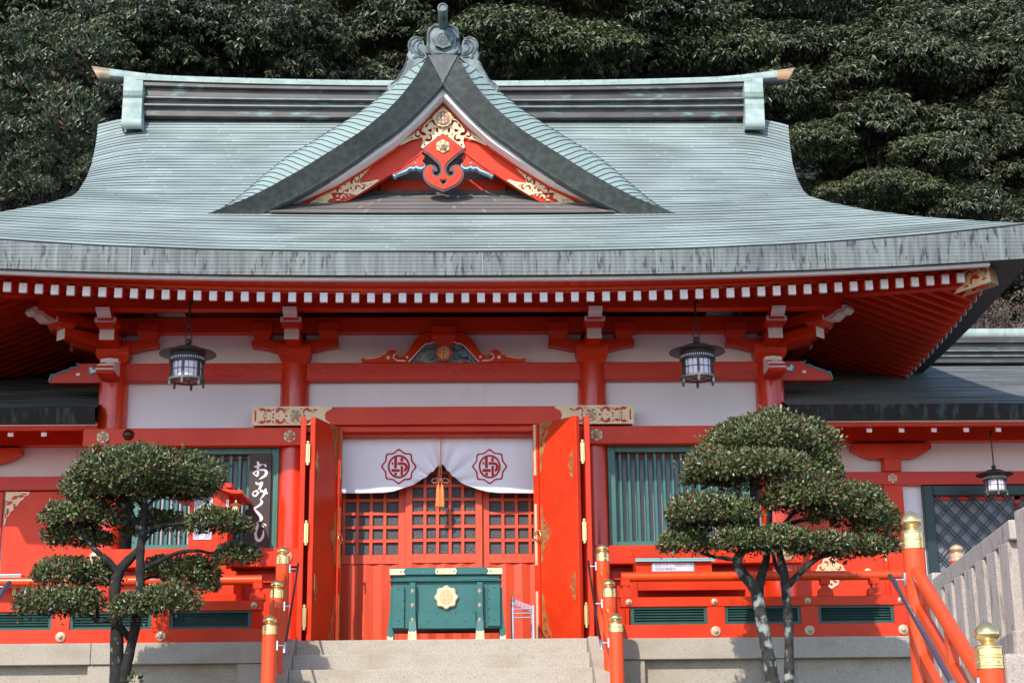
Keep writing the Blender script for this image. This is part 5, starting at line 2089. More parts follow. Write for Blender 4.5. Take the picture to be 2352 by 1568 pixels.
def newel(px, ptip, Y, r, fs, zb, parent, loc, brass=BRASS, red=REDPIPE):
    "post at photograph column px with the tip of its finial at row ptip"
    p = at(px, ptip, Y)
    zf = p.z - .262 * fs
    mb = MB()
    mb.lathe([(r, zb), (r, zf + .004), (r * .97, zf + .006)], (p.x, Y, 0), 24)
    o = mb.build('newel_post', red, parent, smooth=40)
    o.location -= loc
    mb = MB()
    mb.lathe([(a, b + zf) for a, b in finial_prof(r, fs)], (p.x, Y, 0), 32)
    for k in range(8):
        a = 2 * pi * k / 8 + .3
        mb.lathe([(.0003, .006), (.006, .004), (.008, -.002)], n=6, M=Matrix.Translation((p.x + r * 1.02 * cos(a), Y + r * 1.02 * sin(a), zf + .035 * fs)) @ Matrix.Rotation(a - pi / 2, 4, 'Z') @ Matrix.Rotation(-pi / 2, 4, 'X'))
    f = mb.build('finial', brass, o, smooth=28)
    return o, Vector((p.x, Y, zf))


def stair_railing(label, posts, r, fs, steel, steel_mat, inner, zground):
    n0 = at(posts[0][0], posts[0][1], posts[0][2])
    loc = Vector((n0.x, n0.y, 0))
    t = thing('stair_railing', label, 'railing', loc)
    tops = []
    for px, py, Y in posts:
        tops.append(newel(px, py, Y, r, fs, zground(Y), t, loc)[1])
    for a, b in zip(tops[:-1], tops[1:]):
        for off, kind in ((-.14 * fs, 0), (-.40 * fs, 1), (-.72 * fs, 1)):
            A, B = a + Vector((0, 0, off)), b + Vector((0, 0, off))
            d = (B - A).normalized()
            mb = MB()
            if kind == 0:
                mb.tube([A, B], r * .62, 16)
                o = mb.build('round_rail', REDPIPE, t, smooth=40)
            else:
                mb.bar(A, B, .055, .10)
                o = mb.build('lower_rail', REDPIPE, t, bevel=.005)
            o.location -= loc
        m = (a + b) / 2
        mb = MB()
        mb.box(m.x - .03, m.x + .03, m.y - .04, m.y + .04, m.z - 1.0 * fs, m.z - .16 * fs)
        o = mb.build('middle_post', REDPIPE, t, bevel=.004)
        o.location -= loc
    # steel handrail on the inner side
    pts = [at(*p) for p in steel]
    mb = MB()
    e = pts[-1]
    mb.tube(pts, .017 * fs ** 1.0, 12)
    hr = mb.build('steel_handrail', steel_mat, t, smooth=50)
    hr.location -= loc
    d = (pts[-1] - pts[-2]).normalized()
    for a in tops:
        mb = MB()
        # bracket
        k = min(range(len(pts)), key=lambda i: abs(pts[i].y - a.y))
        tt = interp([p.y for p in pts[::-1]], [p.z for p in pts[::-1]], a.y)
        xx = interp([p.y for p in pts[::-1]], [p.x for p in pts[::-1]], a.y)
        mb.tube([(a.x, a.y, tt - .015), (xx, a.y, tt - .015), (xx, a.y, tt)], .008, 8)
        sg_ = 1 if xx > a.x else -1
        mb.box(a.x + sg_ * r * .98, a.x + sg_ * (r + .012), a.y - .02, a.y + .02, tt - .06, tt + .03)
        b = mb.build('handrail_bracket', STEEL, t, smooth=50)
        b.location -= loc
    mb = MB()
    mb.tube([e - d * .02, e + d * .05, e + d * .07 + Vector((0, 0, -.05))], .023 * fs, 12)
    b = mb.build('handrail_end', STEEL, t, smooth=50)
    b.location -= loc
    return t


zg = lambda Y: -RISE * max(0, (YN - Y) / RUN) - .1
stair_railing('short vermilion railing with three brass onion finials at the left of the granite steps',
              [(650.5, 1254, -1.82), (637.5, 1330, -2.48), (620.5, 1411, -3.14)], .073, .74, [(685, 1294, -1.75), (672, 1378, -2.40), (659, 1460, -3.02), (655, 1478, -3.14)], PIPEDARK, 1, zg)
stair_railing('short vermilion railing with three brass onion finials at the right of the granite steps',
              [(1383.5, 1248, -1.82), (1398, 1328, -2.48), (1413.5, 1406, -3.14)], .073, .74, [(1351, 1288, -1.75), (1363, 1372, -2.40), (1376, 1454, -3.02), (1380, 1472, -3.14)], PIPEDARK, -1, zg)
zg2 = lambda Y: -2.0 + (Y + 8.4) * .42
big = stair_railing('tall vermilion railing with polished brass onion finials in the right foreground',
                    [(2091.5, 1172, -8.4), (2265, 1423, -10.35)], .0735, 1.0, [(2044, 1322, -8.35), (2053, 1334, -8.5), (2189, 1573, -10.2)], PIPEBLUE, -1, zg2)
# its twin on the other side, of which only the steel handrail reaches into the picture
tw = copytree(big)
def mirror_x(o):
    if o.data is not None:
        me = o.data.copy()
        me.transform(Matrix.Scale(-1, 4, (1, 0, 0)))
        me.flip_normals()
        o.data = me
    o.location.x *= -1
    for c in o.children:
        mirror_x(c)
mirror_x(tw)
tw.location.x = -big.location.x - .0
tw['label'] = 'vermilion railing at the far left edge, only its polished steel handrail showing'
# slide so that the handrail ends where the photograph shows it
tw.location.x += at(20, 1345, -8.35).x - (-at(2045, 1325, -8.35).x)

# far finial post and the stone fence on the right
fp_ = thing('veranda_post', 'small veranda post with a brown bronze finial behind the stone fence', 'post', (0, 0, 0))
o, _ = newel(2195.5, 1249, -1.63, .078, .72, -.1, fp_, Vector((0, 0, 0)), BRONZE)
dx = at(2195.5, 1249, -1.63).x
fp_.location = (dx, -1.63, 0)
for ch in fp_.children:
    ch.location -= fp_.location

fence = thing('stone_fence', 'sloping weathered granite fence with square balusters at the right edge', 'fence')
YA, YZ = -5.6, -8.35
A0, A1 = at(2168, 1326, YA), at(2345, 1192, YZ)
B0 = at(2168, 1363, YA)
hrail = (A0.z - B0.z)
fence.location = (A0.x, YA, 0)


def qf(o):
    o.location -= fence.location
    return o


def fx(t):
    return A0 + (A1 - A0) * t


mb = MB()
c0, c1 = fx(-.02) - Vector((0, 0, hrail / 2)), fx(1.0) - Vector((0, 0, hrail / 2))
mb.bar(c0, c1, .17, hrail)
qf(mb.build('top_rail', GRANITEG, fence, bevel=.010, seg=2))
nb_ = 7
for k in range(nb_):
    p = fx((k + .55) / nb_)
    mb = MB()
    M = Matrix.Translation((p.x, p.y, 0)) @ Matrix.Rotation(radians(0), 4, 'Z')
    mb.mbox(Matrix.Translation((p.x, p.y, p.z - hrail - .50)), .20, .20, 1.0)
    qf(mb.build('baluster', GRANITEG, fence, bevel=.008, seg=2))
mb = MB()
for t, w_, up_, px in ((-.055, .20, .055, 0), (1.165, .24, .19, 0)):
    p = fx(t)
    mb2 = MB()
    if t > 1:
        up_ = at(2340, 1160, p.y - .12).z - p.z
    mb2.mbox(Matrix.Translation((p.x, p.y, p.z + up_ - .9)), w_, w_, 1.8)
    qf(mb2.build('post', GRANITEG, fence, bevel=.012, seg=2))
mb = MB()
c0, c1 = fx(-.02) - Vector((0, 0, .98)), fx(1.0) - Vector((0, 0, .885))
mb.bar(c0, c1, .26, .28)
qf(mb.build('base_rail', GRANITEG, fence, bevel=.012, seg=2))
sb = thing('stone_block', 'dark-stained granite block below the fence in the bottom right corner', 'stone block')
p = at(2352, 1560, -9.3)
sb.location = (p.x, -9.3, p.z)
mb = MB()
zt_ = at(2330, 1512, -9.3).z
xl_ = at(2312, 1540, -9.75).x - p.x
mb.mbox(Matrix.Translation((xl_ + .3, 0, zt_ - p.z - .45)), .6, .9, .9)
mb.build('block', GRANITEG, sb, bevel=.02, seg=2)
GW = thing('retaining_wall', 'grey granite retaining wall under the stone fence at the right', 'wall', (fx(.5).x + .1, fx(.5).y, -1.5))
mb = MB()
a, b = fx(-.3), fx(1.3)
mb.bar(Vector((a.x + .12, a.y, a.z - 1.16 - .9)) - GW.location, Vector((b.x + .12, b.y, b.z - 1.03 - .9)) - GW.location, .5, 1.8)
mb.build('wall_body', GRANITEG, GW, bevel=.015)

# ------------------------------------------------------------------ curtain, tassel
YCU = .06
xc0, xc1 = at(781, 1060, YCU).x, at(1227, 1060, YCU).x
zc1 = zat(1003, YCU)
bot = [(781, 1132), (880, 1132), (905, 1129), (946, 1114), (975, 1098), (996, 1081), (1008, 1071), (1013, 1067), (1019, 1071), (1038, 1093), (1066, 1113), (1094, 1123), (1120, 1130), (1145, 1132.5), (1227, 1132)]
bx = [at(a, b, YCU).x for a, b in bot]
bz = [at(a, b, YCU).z for a, b in bot]
xm = at(1013, 1067, YCU).x


def cloth_y(x, z):
    zb = interp(bx, bz, x)
    t = (zc1 - z) / (zc1 - zb)
    d = x - xm
    zd = z - interp(bx, bz, xm)
    ang = math.atan2(abs(d) + .02, zd + .25)
    fold = .044 * math.exp(-(abs(d) / .42) ** 2) * sin(13 * ang + (2 if d > 0 else .5)) * min(1, t * 1.6)
    fold += .010 * sin(9 * x + 2.2 * z) * t + .004 * sin(31 * x + 1.3 * z) * (1 - t) ** 2
    fold += .012 * sin(5.5 * d + 7 * (z - zc1)) * t
    fold -= .025 * math.exp(-((t - 1) / .10) ** 2) * math.exp(-(d / .5) ** 2)
    return YCU + fold


cur = thing('door_curtain', 'white door curtain with two red woven-thread crests, gathered up in the middle', 'curtain', (xm, YCU, zc1))
off = Vector(cur.location)
mb = MB()
nx, nz = 150, 34
for j in range(nz + 1):
    for i in range(nx + 1):
        x = xc0 + (xc1 - xc0) * i / nx
        zb = interp(bx, bz, x)
        z = zc1 + (zb - zc1) * j / nz
        mb.v.append((x - off.x, cloth_y(x, z) - off.y, z - off.z))
for j in range(nz):
    for i in range(nx):
        a = j * (nx + 1) + i
        mb.f.append((a, a + nx + 1, a + nx + 2, a + 1))
        mb.m.append(0)
o = mb.build('cloth', CLOTH, cur, smooth=80)
md = o.modifiers.new('thickness', 'SOLIDIFY')
md.thickness = .003
md.offset = 1
mb = MB()
mb.tube([(xc0 - off.x - .02, .02, .0), (xc1 - off.x + .02, .02, .0)], .012, 8)
mb.build('rod', BRASS, cur, smooth=50)
for px in (916, 1124.5):
    r = hx(41, 1070, YCU)
    c = at(px, 1071, YCU)
    ring, ring_in, P_ = crest_lines(r)
    mb = MB()

    def cv(x, y, e=0):
        X, Z = c.x + x, c.z + y * 1.02
        return (X - off.x, cloth_y(X, Z) - .007 - e - off.y, Z - off.z)

    def strip(a, b):
        n = len(a)
        m_ = 3
        for i in range(n):
            j = (i + 1) % n
            mb.add([cv(*a[i]), cv(*a[j]), cv(*b[j]), cv(*b[i])], [(0, 1, 2, 3)])
    strip(ring, ring_in)
    po = petals(r, 8, .16, 8)
    strip(po, [(x * .895, y * .895) for x, y in po])
    for k, p_ in enumerate(P_):
        if len(p_) == 4:
            (x0, y0), (x1, _), (_, y1), _q = p_
            g = 4
            for a in range(g):
                ya, yb = y0 + (y1 - y0) * a / g, y0 + (y1 - y0) * (a + 1) / g
                mb.add([cv(x0, ya, .0004 * k), cv(x1, ya, .0004 * k), cv(x1, yb, .0004 * k), cv(x0, yb, .0004 * k)], [(0, 1, 2, 3)])
        else:
            n = 14
            top = p_[0:14]
            low = [p_[-1]] + p_[14:27][::-1]
            low = [p_[-1]] + list(reversed(p_[14:27]))
            for a in range(13):
                mb.add([cv(*top[a], .003), cv(*low[a], .003), cv(*low[a + 1], .003), cv(*top[a + 1], .003)], [(0, 1, 2, 3)])
    mb.build('crest_print', PRINT, cur)
ts = thing('curtain_tassel', 'orange double tassel on a bow-tied cord hanging from the curtain', 'tassel')
YT = -.02
pk = at(1013, 1067, YT)
ts.location = pk


def tl(px, py, dy=0):
    p = at(px, py, YT + dy) - pk
    return p


mb = MB()
mb.tube([tl(1013, 1001, .03), tl(1012, 1040, -.0), tl(1012, 1070, -.01)], .009, 8)
for sx in (-1, 1):
    mb.tube([tl(1012 + sx * 1, 1066), tl(1011 + sx * 3, 1085), tl(1011 + sx * 1, 1100)], .006, 6)
    mb.tube([tl(1011, 1101), tl(1011 + sx * 9, 1098), tl(1011 + sx * 17, 1099), tl(1011 + sx * 20, 1104), tl(1011 + sx * 15, 1109), tl(1011 + sx * 7, 1107), tl(1011, 1103)], .006, 6)
    mb.tube([tl(1011, 1103), tl(1011 + sx * 3.5, 1110), tl(1011 + sx * 4, 1116)], .006, 6)
mb.tube([tl(1006, 1100), tl(1011, 1104, -.015), tl(1016, 1100)], .011, 6)
mb.tube([tl(1006, 1105), tl(1011, 1100, -.015), tl(1016, 1105)], .011, 6)
mb.build('cord', CORD, ts, smooth=60)
for sx in (-1, 1):
    mb = MB()
    a, b = tl(1011 + sx * 4.6, 1113), tl(1011 + sx * 5.2 - .5, 1163)
    L_ = a.z - b.z
    mb.lathe([(.0005, 0), (.016, -.006), (.019, -.02), (.0185, -.03), (.0225, -.05), (.026, -.12), (.0285, -L_), (.0005, -L_ + .004)], (a.x, a.y, a.z), 14)
    for k in range(26):
        an = random.uniform(0, 2 * pi)
        r0, r1 = .021, .0285 + random.uniform(-.003, .003)
        mb.tube([(a.x + r0 * cos(an), a.y + r0 * sin(an), a.z - .05), (a.x + r1 * cos(an), a.y + r1 * sin(an), a.z - L_ - random.uniform(-.004, .012))], .0022, 4)
    mb.build('tassel', TASSEL, ts, smooth=50)

# ------------------------------------------------------------------ offering box
YOB = -1.25
ob = thing('offering_box', 'dark green offering box with gilt crest at the top of the granite steps', 'offering box')
o0 = at(1024, 1466, YOB)
ob.location = (o0.x, YOB, 0)
DP = .62


def bxp(x, y, Y=YOB):
    px, py = (940 + x / 6.03) * .9408, (1370 + y / 6.03) * .9408
    p = at(px, py, Y)
    return p.x - o0.x, p.z


def xs_(x, y=500):
    return bxp(x, y)[0]


def zs_(y):
    return bxp(900, y)[1]


mb = MB()
mb.box(xs_(105), xs_(1697), 0, DP, zs_(980), zs_(290))
for x, y in ((203, 402), (273, 433), (273, 566), (273, 705), (270, 835), (198, 868), (1600, 385), (1527, 422), (1527, 552), (1530, 690), (1535, 822), (1607, 850), (497, 763), (763, 758), (1035, 755), (1303, 748), (635, 882), (902, 877), (1175, 877)):
    X, Z = bxp(x, y)
    mb.lathe([(.0004, .008), (.008, .005), (.011, -.002)], n=8, M=Matrix.Translation((X, -.031, Z)) @ Matrix.Rotation(pi / 2, 4, 'X'))
body = mb.build('body', GREENB, ob, bevel=.003)
mb = MB()
mb.box(xs_(65), xs_(1725), -.055, DP + .05, zs_(203), zs_(95))
lid = mb.build('top_frame', GREENB, ob, bevel=.008)
mb = MB()
for k in range(12):
    x = xs_(130) + (xs_(1660) - xs_(130)) * (k + .5) / 12
    mb.box(x - .02, x + .02, .03, DP - .03, zs_(95) - .05, zs_(95) + .004)
mb.build('slats', GREENB, lid)
mb = MB()
mb.box(xs_(110), xs_(1690), -.018, DP + .02, zs_(272), zs_(203))
mb.box(xs_(68), xs_(1722), -.045, DP + .04, zs_(298), zs_(272))
mb.build('moulding', GREENB, ob, bevel=.006)
for a, b in ((480, 1340),):
    mb = MB()
    mb.box(xs_(a), xs_(b), -.03, -.0, zs_(990), zs_(735))
    mb.build('front_board', GREENB, ob, bevel=.006)
for a, b, c, d_ in ((105, 290, 978, 365), (1510, 1697, 960, 345)):
    mb = MB()
    mb.box(xs_(a), xs_(b), -.03, 0, zs_(c), zs_(d_))
    mb.build('side_board', GREENB, ob, bevel=.006)
for xc in (408, 1393):
    mb = MB()
    for (y0, w0), (y1, w1) in zip([(318, 40), (700, 42), (880, 48), (1060, 58), (1145, 64)][:-1], [(318, 40), (700, 42), (880, 48), (1060, 58), (1145, 64)][1:]):
        c = xc if y1 < 900 else xc + (4 if xc < 900 else -4)
        x0a, x0b, x1a, x1b = xs_(xc - w0), xs_(xc + w0), xs_(c - w1), xs_(c + w1)
        za, zb = zs_(y0), zs_(y1)
        fa, fb = -.09 - .0 * y0, -.09 - (.03 if y1 > 1000 else 0)
        fa = -.09 - (.03 if y0 > 1000 else 0)
        mb.add([(x0a, fa, za), (x0b, fa, za), (x1b, fb, zb), (x1a, fb, zb), (x0a, .0, za), (x0b, .0, za), (x1b, .0, zb), (x1a, .0, zb)], [(3, 2, 1, 0), (0, 1, 5, 4), (1, 2, 6, 5), (0, 4, 7, 3)])
    mb.add([(xs_(xc - 40), -.09, zs_(318)), (xs_(xc + 40), -.09, zs_(318)), (xs_(xc + 40), 0, zs_(318)), (xs_(xc - 40), 0, zs_(318))], [(0, 1, 2, 3)])
    mb.box(xs_(xc - 50), xs_(xc + 50), -.02, .0, 0, zs_(980))
    leg = mb.build('front_leg', GREENB, ob)
    mb = MB()
    pl = [(xs_(xc - 68), 0), (xs_(xc + 66), 0), (xs_(xc + 58), zs_(1025)), (xs_(xc + 30), zs_(1050)), (xs_(xc), zs_(1035)), (xs_(xc - 30), zs_(1050)), (xs_(xc - 56), zs_(1030))]
    mb.prism(pl, -.128, -.02)
    mb.build('gilt_shoe', GOLD, leg)
    mb = MB()
    for y in (450, 655, 870):
        X, Z = bxp(xc, y)
        r = .022
        v = [(X, -.091, Z + r * 1.3), (X + r, -.091, Z), (X, -.091, Z - r * 1.3), (X - r, -.091, Z), (X, -.108, Z)]
        mb.add(v, [(0, 1, 4), (1, 2, 4), (2, 3, 4), (3, 0, 4)])
    mb.build('gilt_studs', BRONZE, leg)
for s, x0, xk in ((-1, 75, 40), (1, 1730, 1765)):
    for y_ in (DP - .10, 0.0):
        mb = MB()
        pl = [(xs_(x0), zs_(380)), (xs_(x0 - s * 40), zs_(380)), (xs_(x0 - s * 45), 0), (xs_(xk + s * 10), 0), (xs_(xk), zs_(1000)), (xs_(x0 + s * 5), zs_(700))]
        mb.prism(pl, y_ + .02, y_ + .10)
        leg = mb.build('side_leg', GREENB, ob)
    mb = MB()
    pl = [(xs_(x0 - s * 46), 0), (xs_(xk + s * 13), 0), (xs_(xk + s * 4), zs_(1085)), (xs_(x0 - s * 20), zs_(1110)), (xs_(x0 - s * 45), zs_(1090))]
    mb.prism(pl, .012, .108)
    mb.build('gilt_shoe', GOLD, leg)
# gilt plates on the frame
M = Matrix(((1, 0, 0, 0), (0, 0, -1, -.059), (0, 1, 0, 0), (0, 0, 0, 1)))
plate('gilt_plate', [bxp(*p, YOB - .05) for p in ((66, 108), (300, 106), (272, 150), (298, 195), (66, 199))], [[bxp(*p, YOB - .05) for p in heart(234, 150, -16, pi / 2)]], .006, M, GOLD, lid)
plate('gilt_plate', [bxp(*p, YOB - .05) for p in ((1726, 96), (1495, 98), (1527, 140), (1497, 184), (1727, 184))], [[bxp(*p, YOB - .05) for p in heart(1560, 140, -16, -pi / 2)]], .006, M, GOLD, lid)
plate('gilt_plate', [bxp(*p, YOB - .05) for p in ((750, 102), (1042, 98), (1058, 140), (1042, 186), (754, 188), (737, 146))], [[bxp(*p, YOB - .05) for p in heart(772, 146, -16, -pi / 2)], [bxp(*p, YOB - .05) for p in heart(1022, 141, -16, pi / 2)]], .006, M, GOLD, lid)
X, Z = bxp(903, 530)
r = xs_(1085) - xs_(903)
mb = MB()
mb.prism([(x + X, z + Z) for x, z in petals(r, 8, .16, 8)], -.045, .0)
mb.build('gilt_crest', GOLD, ob, bevel=.012)
crest_flat('crest_lines', r * .86, upright(-.0465, X, Z), mat('pale_gilt_lines', (.62, .42, .20), .45, .5), ob, .002, border=False)

# folding metal rack beside the box
rk = thing('metal_rack', 'small white metal rack standing right of the green offering box', 'rack')
YRK = -.95
r0 = at(1185, 1466, YRK)
rk.location = (r0.x, YRK, 0)


def rp(x, y, dy=0):
    px, py = (940 + x / 6.03) * .9408, (1370 + y / 6.03) * .9408
    p = at(px, py, YRK + dy)
    return Vector((p.x - r0.x, dy, p.z))


mb = MB()
for x, y in ((1878, 515), (2180, 645)):
    t_ = rp(x, y)
    b_ = rp(x + 6, 1128)
    mb.tube([(b_.x, 0, .0), (b_.x, 0, .1), (t_.x, 0, t_.z)], .015, 10)
    mb.tube([(b_.x, .3, .0), (t_.x, .3, t_.z - .02)], .015, 10)
    mb.tube([(t_.x, 0, t_.z - .03), (t_.x, .3, t_.z - .03)], .010, 8)
mb.build('side_frame', mat('white_enamel', (.62, .60, .68), .3, .4), rk, smooth=50)
mb = MB()
for y in (700, 763, 825):
    a, b = rp(1885, y), rp(2178, y - 8)
    mb.tube([a, b], .008, 8)
mb.build('cross_bars', STEEL, rk, smooth=50)
mb = MB()
a, b = rp(1895, 560), rp(2165, 665)
for k in range(5):
    p = a + (b - a) * (k + .1) / 5
    q_ = a + (b - a) * (k + .85) / 5
    mb.add([p, q_, q_ - Vector((0, 0, .055)), p - Vector((0, 0, .055))], [(0, 3, 2, 1)])
mb.add([a + Vector((0, .012, .01)), b + Vector((0, .012, .01)), b + Vector((0, .012, -.06)), a + Vector((0, .012, -.06))], [(0, 3, 2, 1)])
mb.build('striped_tape', mat('pink_tape', (.50, .30, .36), .6), rk)


# ------------------------------------------------------------------ lettering helpers
def stroke(mb, pts, wds, y=0.0, n=8, mi=0):
    "brush stroke: smooth path with a changing width (flat, facing -y)"
    P_ = []
    m = len(pts)
    for i in range(m - 1):
        p0, p1, p2, p3 = [Vector(pts[min(max(j, 0), m - 1)]) for j in (i - 1, i, i + 1, i + 2)]
        for k in range(n):
            t = k / n
            q_ = .5 * ((2 * p1) + (p2 - p0) * t + (2 * p0 - 5 * p1 + 4 * p2 - p3) * t * t + (3 * p1 - p0 - 3 * p2 + p3) * t ** 3)
            P_.append((q_, wds[i] + (wds[i + 1] - wds[i]) * t))
    P_.append((Vector(pts[-1]), wds[-1]))
    L_, R_ = [], []
    for i in range(len(P_)):
        d = P_[min(i + 1, len(P_) - 1)][0] - P_[max(i - 1, 0)][0]
        d = d.normalized() if d.length > 1e-9 else Vector((1, 0))
        nn = Vector((-d.y, d.x))
        L_.append(P_[i][0] + nn * P_[i][1])
        R_.append(P_[i][0] - nn * P_[i][1])
    k = len(P_)
    vs = [(p.x, y, p.y) for p in L_] + [(p.x, y, p.y) for p in R_]
    mb.add(vs, [(i, i + k, i + k + 1, i + 1) for i in range(k - 1)], mi)


sg_ = thing('fortune_sign', 'tall dark wooden signboard with white brush lettering against the green window frame', 'sign')
YSG = -.155
s0 = at(597, 1257, YSG)
sg_.location = s0


def sp_(x, y):
    px, py = (590 + x / 6.03) * .9408, (1090 + y / 6.03) * .9408
    p = at(px, py, YSG) - s0
    return (p.x, p.z)


mb = MB()
a = [sp_(114, 95), sp_(435, 95), sp_(410, 1495), sp_(88, 1495)]
xl = (a[0][0] + a[3][0]) / 2
xr = (a[1][0] + a[2][0]) / 2
mb.box(xl, xr, 0, .035, a[2][1], a[0][1])
mb.build('board', DARKWOOD, sg_, bevel=.004)
mb = MB()
SW = (sp_(200, 300)[0] - sp_(100, 300)[0]) / 100
glyphs = [
    # o
    ([(185, 290), (230, 293), (275, 272), (305, 255)], [6, 13, 12, 4]),
    ([(228, 215), (245, 250), (240, 330), (240, 395), (225, 430), (195, 410), (170, 390), (190, 375), (235, 350), (290, 340), (345, 345), (365, 380), (345, 425), (300, 455), (255, 480)], [5, 17, 14, 13, 11, 6, 5, 5, 6, 12, 16, 18, 17, 11, 1]),
    ([(318, 258), (350, 275), (358, 298)], [3, 13, 9]),
    # mi
    ([(208, 515), (225, 545), (262, 545), (300, 530), (285, 570), (260, 630), (225, 705), (190, 725), (163, 700), (175, 670), (215, 650), (275, 648), (335, 665), (383, 690)], [3, 14, 12, 15, 17, 15, 13, 11, 7, 6, 9, 13, 14, 12]),
    ([(355, 615), (350, 650), (325, 710), (270, 775)], [10, 15, 13, 3]),
    # ku
    ([(275, 778), (298, 805), (285, 840), (235, 880), (185, 912), (215, 950), (265, 1000), (290, 1050), (278, 1080), (240, 1105)], [4, 15, 17, 12, 11, 15, 17, 22, 17, 3]),
    # ji
    ([(215, 1108), (235, 1145), (222, 1200), (205, 1270), (215, 1345), (250, 1380), (295, 1350), (318, 1290), (320, 1225)], [2, 15, 18, 15, 17, 19, 18, 14, 3]),
    ([(318, 1135), (345, 1145), (362, 1165)], [3, 10, 6]),
    ([(285, 1150), (312, 1170), (325, 1190)], [3, 10, 6]),
]
for k, (pts, wd) in enumerate(glyphs):
    stroke(mb, [sp_(*p) for p in pts], [w_ * SW * 1.18 for w_ in wd], -.004 - .0006 * (k % 4))
mb.build('lettering', LETTER, sg_)

# ------------------------------------------------------------------ red fortune cabinet with its little roof, gilt lantern
fc = thing('fortune_cabinet', 'red fortune-slip cabinet with a small curved roof, behind the left topiary', 'cabinet')
YFC = -.75
f0 = at(480, 1380, YFC)
fc.location = (f0.x, YFC, 0)


def cp(px, py, Y=YFC):
    p = at(px, py, Y)
    return p.x - f0.x, p.z


x0, z0 = cp(429, 1312)
x1, z1 = cp(526, 1122)
mb = MB()
mb.box(x0, x1, 0, .42, z0, z1 + .05)
mb.build('body', RED, fc, bevel=.005)
mb = MB()
mb.box(cp(444, 1)[0] if 0 else cp(444, 1200)[0], cp(508, 1200)[0], -.012, 0, cp(1, 1300)[1], cp(1, 1140)[1])
dr = mb.build('door', RED, fc, bevel=.004)
mb = MB()
a, b = cp(459, 1290), cp(474, 1147)
lx0, lx1, lz0, lz1 = cp(458, 1200)[0], cp(474 + 3, 1200)[0], cp(1, 1241)[1], cp(1, 1146)[1]
lx0, lx1 = cp(457, 1200)[0], cp(476, 1200)[0]
lx1 = lx0 + (cp(506 - 30, 1200)[0] - cp(457, 1200)[0])
mb.box(lx0 - .05, lx1 + .05, -.018, -.0125, lz0 - .0, lz1)
lb = mb.build('label', LABEL, dr)
mb = MB()
for u, v, w_, h_ in ((lx0 - .055, lz0, .006, lz1 - lz0), (lx1 + .049, lz0, .006, lz1 - lz0), (lx0 - .055, lz1 - .004, lx1 - lx0 + .11, .008), (lx0 - .055, lz0 - .004, lx1 - lx0 + .11, .008)):
    mb.box(u, u + w_, -.021, -.0185, v, v + h_)
mb.build('label_edge', WHITEP, lb)
mb = MB()
cxl = (lx0 + lx1) / 2
hl_ = (lz1 - lz0) / 4.2
for gi, rows_ in enumerate(((0, 3), (3, 5), (5, 6), (6, 9))):
    for pts, wd in glyphs[rows_[0]:rows_[1]]:
        gy0 = (345, 640, 940, 1240)[gi]
        stroke(mb, [(cxl + (x - 265) * .00042, lz1 - hl_ * (gi + .6) - (y - gy0) * .00042) for x, y in pts], [w_ * .00052 for w_ in wd], -.0225 - .0003 * gi, n=4)
mb.build('label_lettering', LETTER, lb)
mb = MB()
mb.box(cp(534 - 2, 1150)[0] - .06, cp(530, 1150)[0] - .02, -.004, 0, cp(1, 1168)[1], cp(1, 1150)[1])
mb.build('paper_note', LETTER, fc)
# curved roof
pk_, er = cp(478, 1098, YFC - .1), cp(556, 1135, YFC - .2)
for _ in (0,):
    mb = MB()
    ry, hw = .21, er[0] - pk_[0]
    ring_ = []
    n = 12
    for sx in (-1, 1):
        for i in range(n):
            t0, t1 = i / n, (i + 1) / n

            def rf(t):
                return (pk_[0] + sx * hw * t, pk_[1] - (pk_[1] - er[1] - .03) * (1 - (1 - t) ** 1.9) + .02 * t ** 4)
            (xa, za), (xb, zb) = rf(t0), rf(t1)
            for ya, yb in ((-.22, .62),):
                mb.add([(xa, ya, za), (xb, ya, zb), (xb, yb, zb), (xa, yb, za), (xa, ya, za - .035), (xb, ya, zb - .035), (xb, yb, zb - .035), (xa, yb, za - .035)],
                       [(0, 1, 2, 3), (7, 6, 5, 4), (4, 5, 1, 0), (3, 2, 6, 7)] if sx > 0 else [(3, 2, 1, 0), (4, 5, 6, 7), (0, 1, 5, 4), (7, 6, 2, 3)])
                if i == n - 1:
                    mb.add([(xb, ya, zb), (xb, yb, zb), (xb, yb, zb - .035), (xb, ya, zb - .035)], [(0, 3, 2, 1)])
    mb.box(pk_[0] - .025, pk_[0] + .025, -.23, .63, pk_[1] - .02, pk_[1] + .035)
    mb.box(x0 - .04, x1 + .04, -.10, .5, z1 - .0, z1 + .05)
    mb.build('roof', RED, fc, smooth=40)
mb = MB()
for a, b, y0, y1, d in ((402, 534, 1313, 1326, .12), (398, 546, 1319, 1330, .16), (402, 541, 1330, 1372, .13), (396, 548, 1372, 1400, .17)):
    mb.box(cp(a, 1340)[0], cp(b, 1340)[0], -d, .5 + d / 2, cp(1, y1)[1], cp(1, y0)[1])
mb.box(cp(396, 1340)[0], cp(548, 1340)[0], -.17, .58, 0, cp(1, 1400)[1])
mb.build('stand', RED, fc, bevel=.005)
gl = thing('gilt_lantern', 'tiny gilt hanging lantern under the eave of the red cabinet', 'lantern')
g0 = at(541, 1178, YFC - .12)
gl.location = g0
mb = MB()
top = at(541, 1137, YFC - .12).z - g0.z
mb.tube([(0, 0, .13), (0, 0, top)], .004, 6)
mb.build('chain', LANT, gl)
mb = MB()
mb.lathe([(.0004, .152), (.012, .146), (.014, .132), (.010, .125), (.03, .118), (.066, .092), (.070, .098), (.062, .085), (.036, .082)], n=6)
mb.build('cap', BRASS, gl)
mb = MB()
mb.lathe([(.040, .084), (.036, .0), (.046, -.004), (.046, -.012), (.0004, -.012)], n=6)
mb.build('body', GOLD, gl)

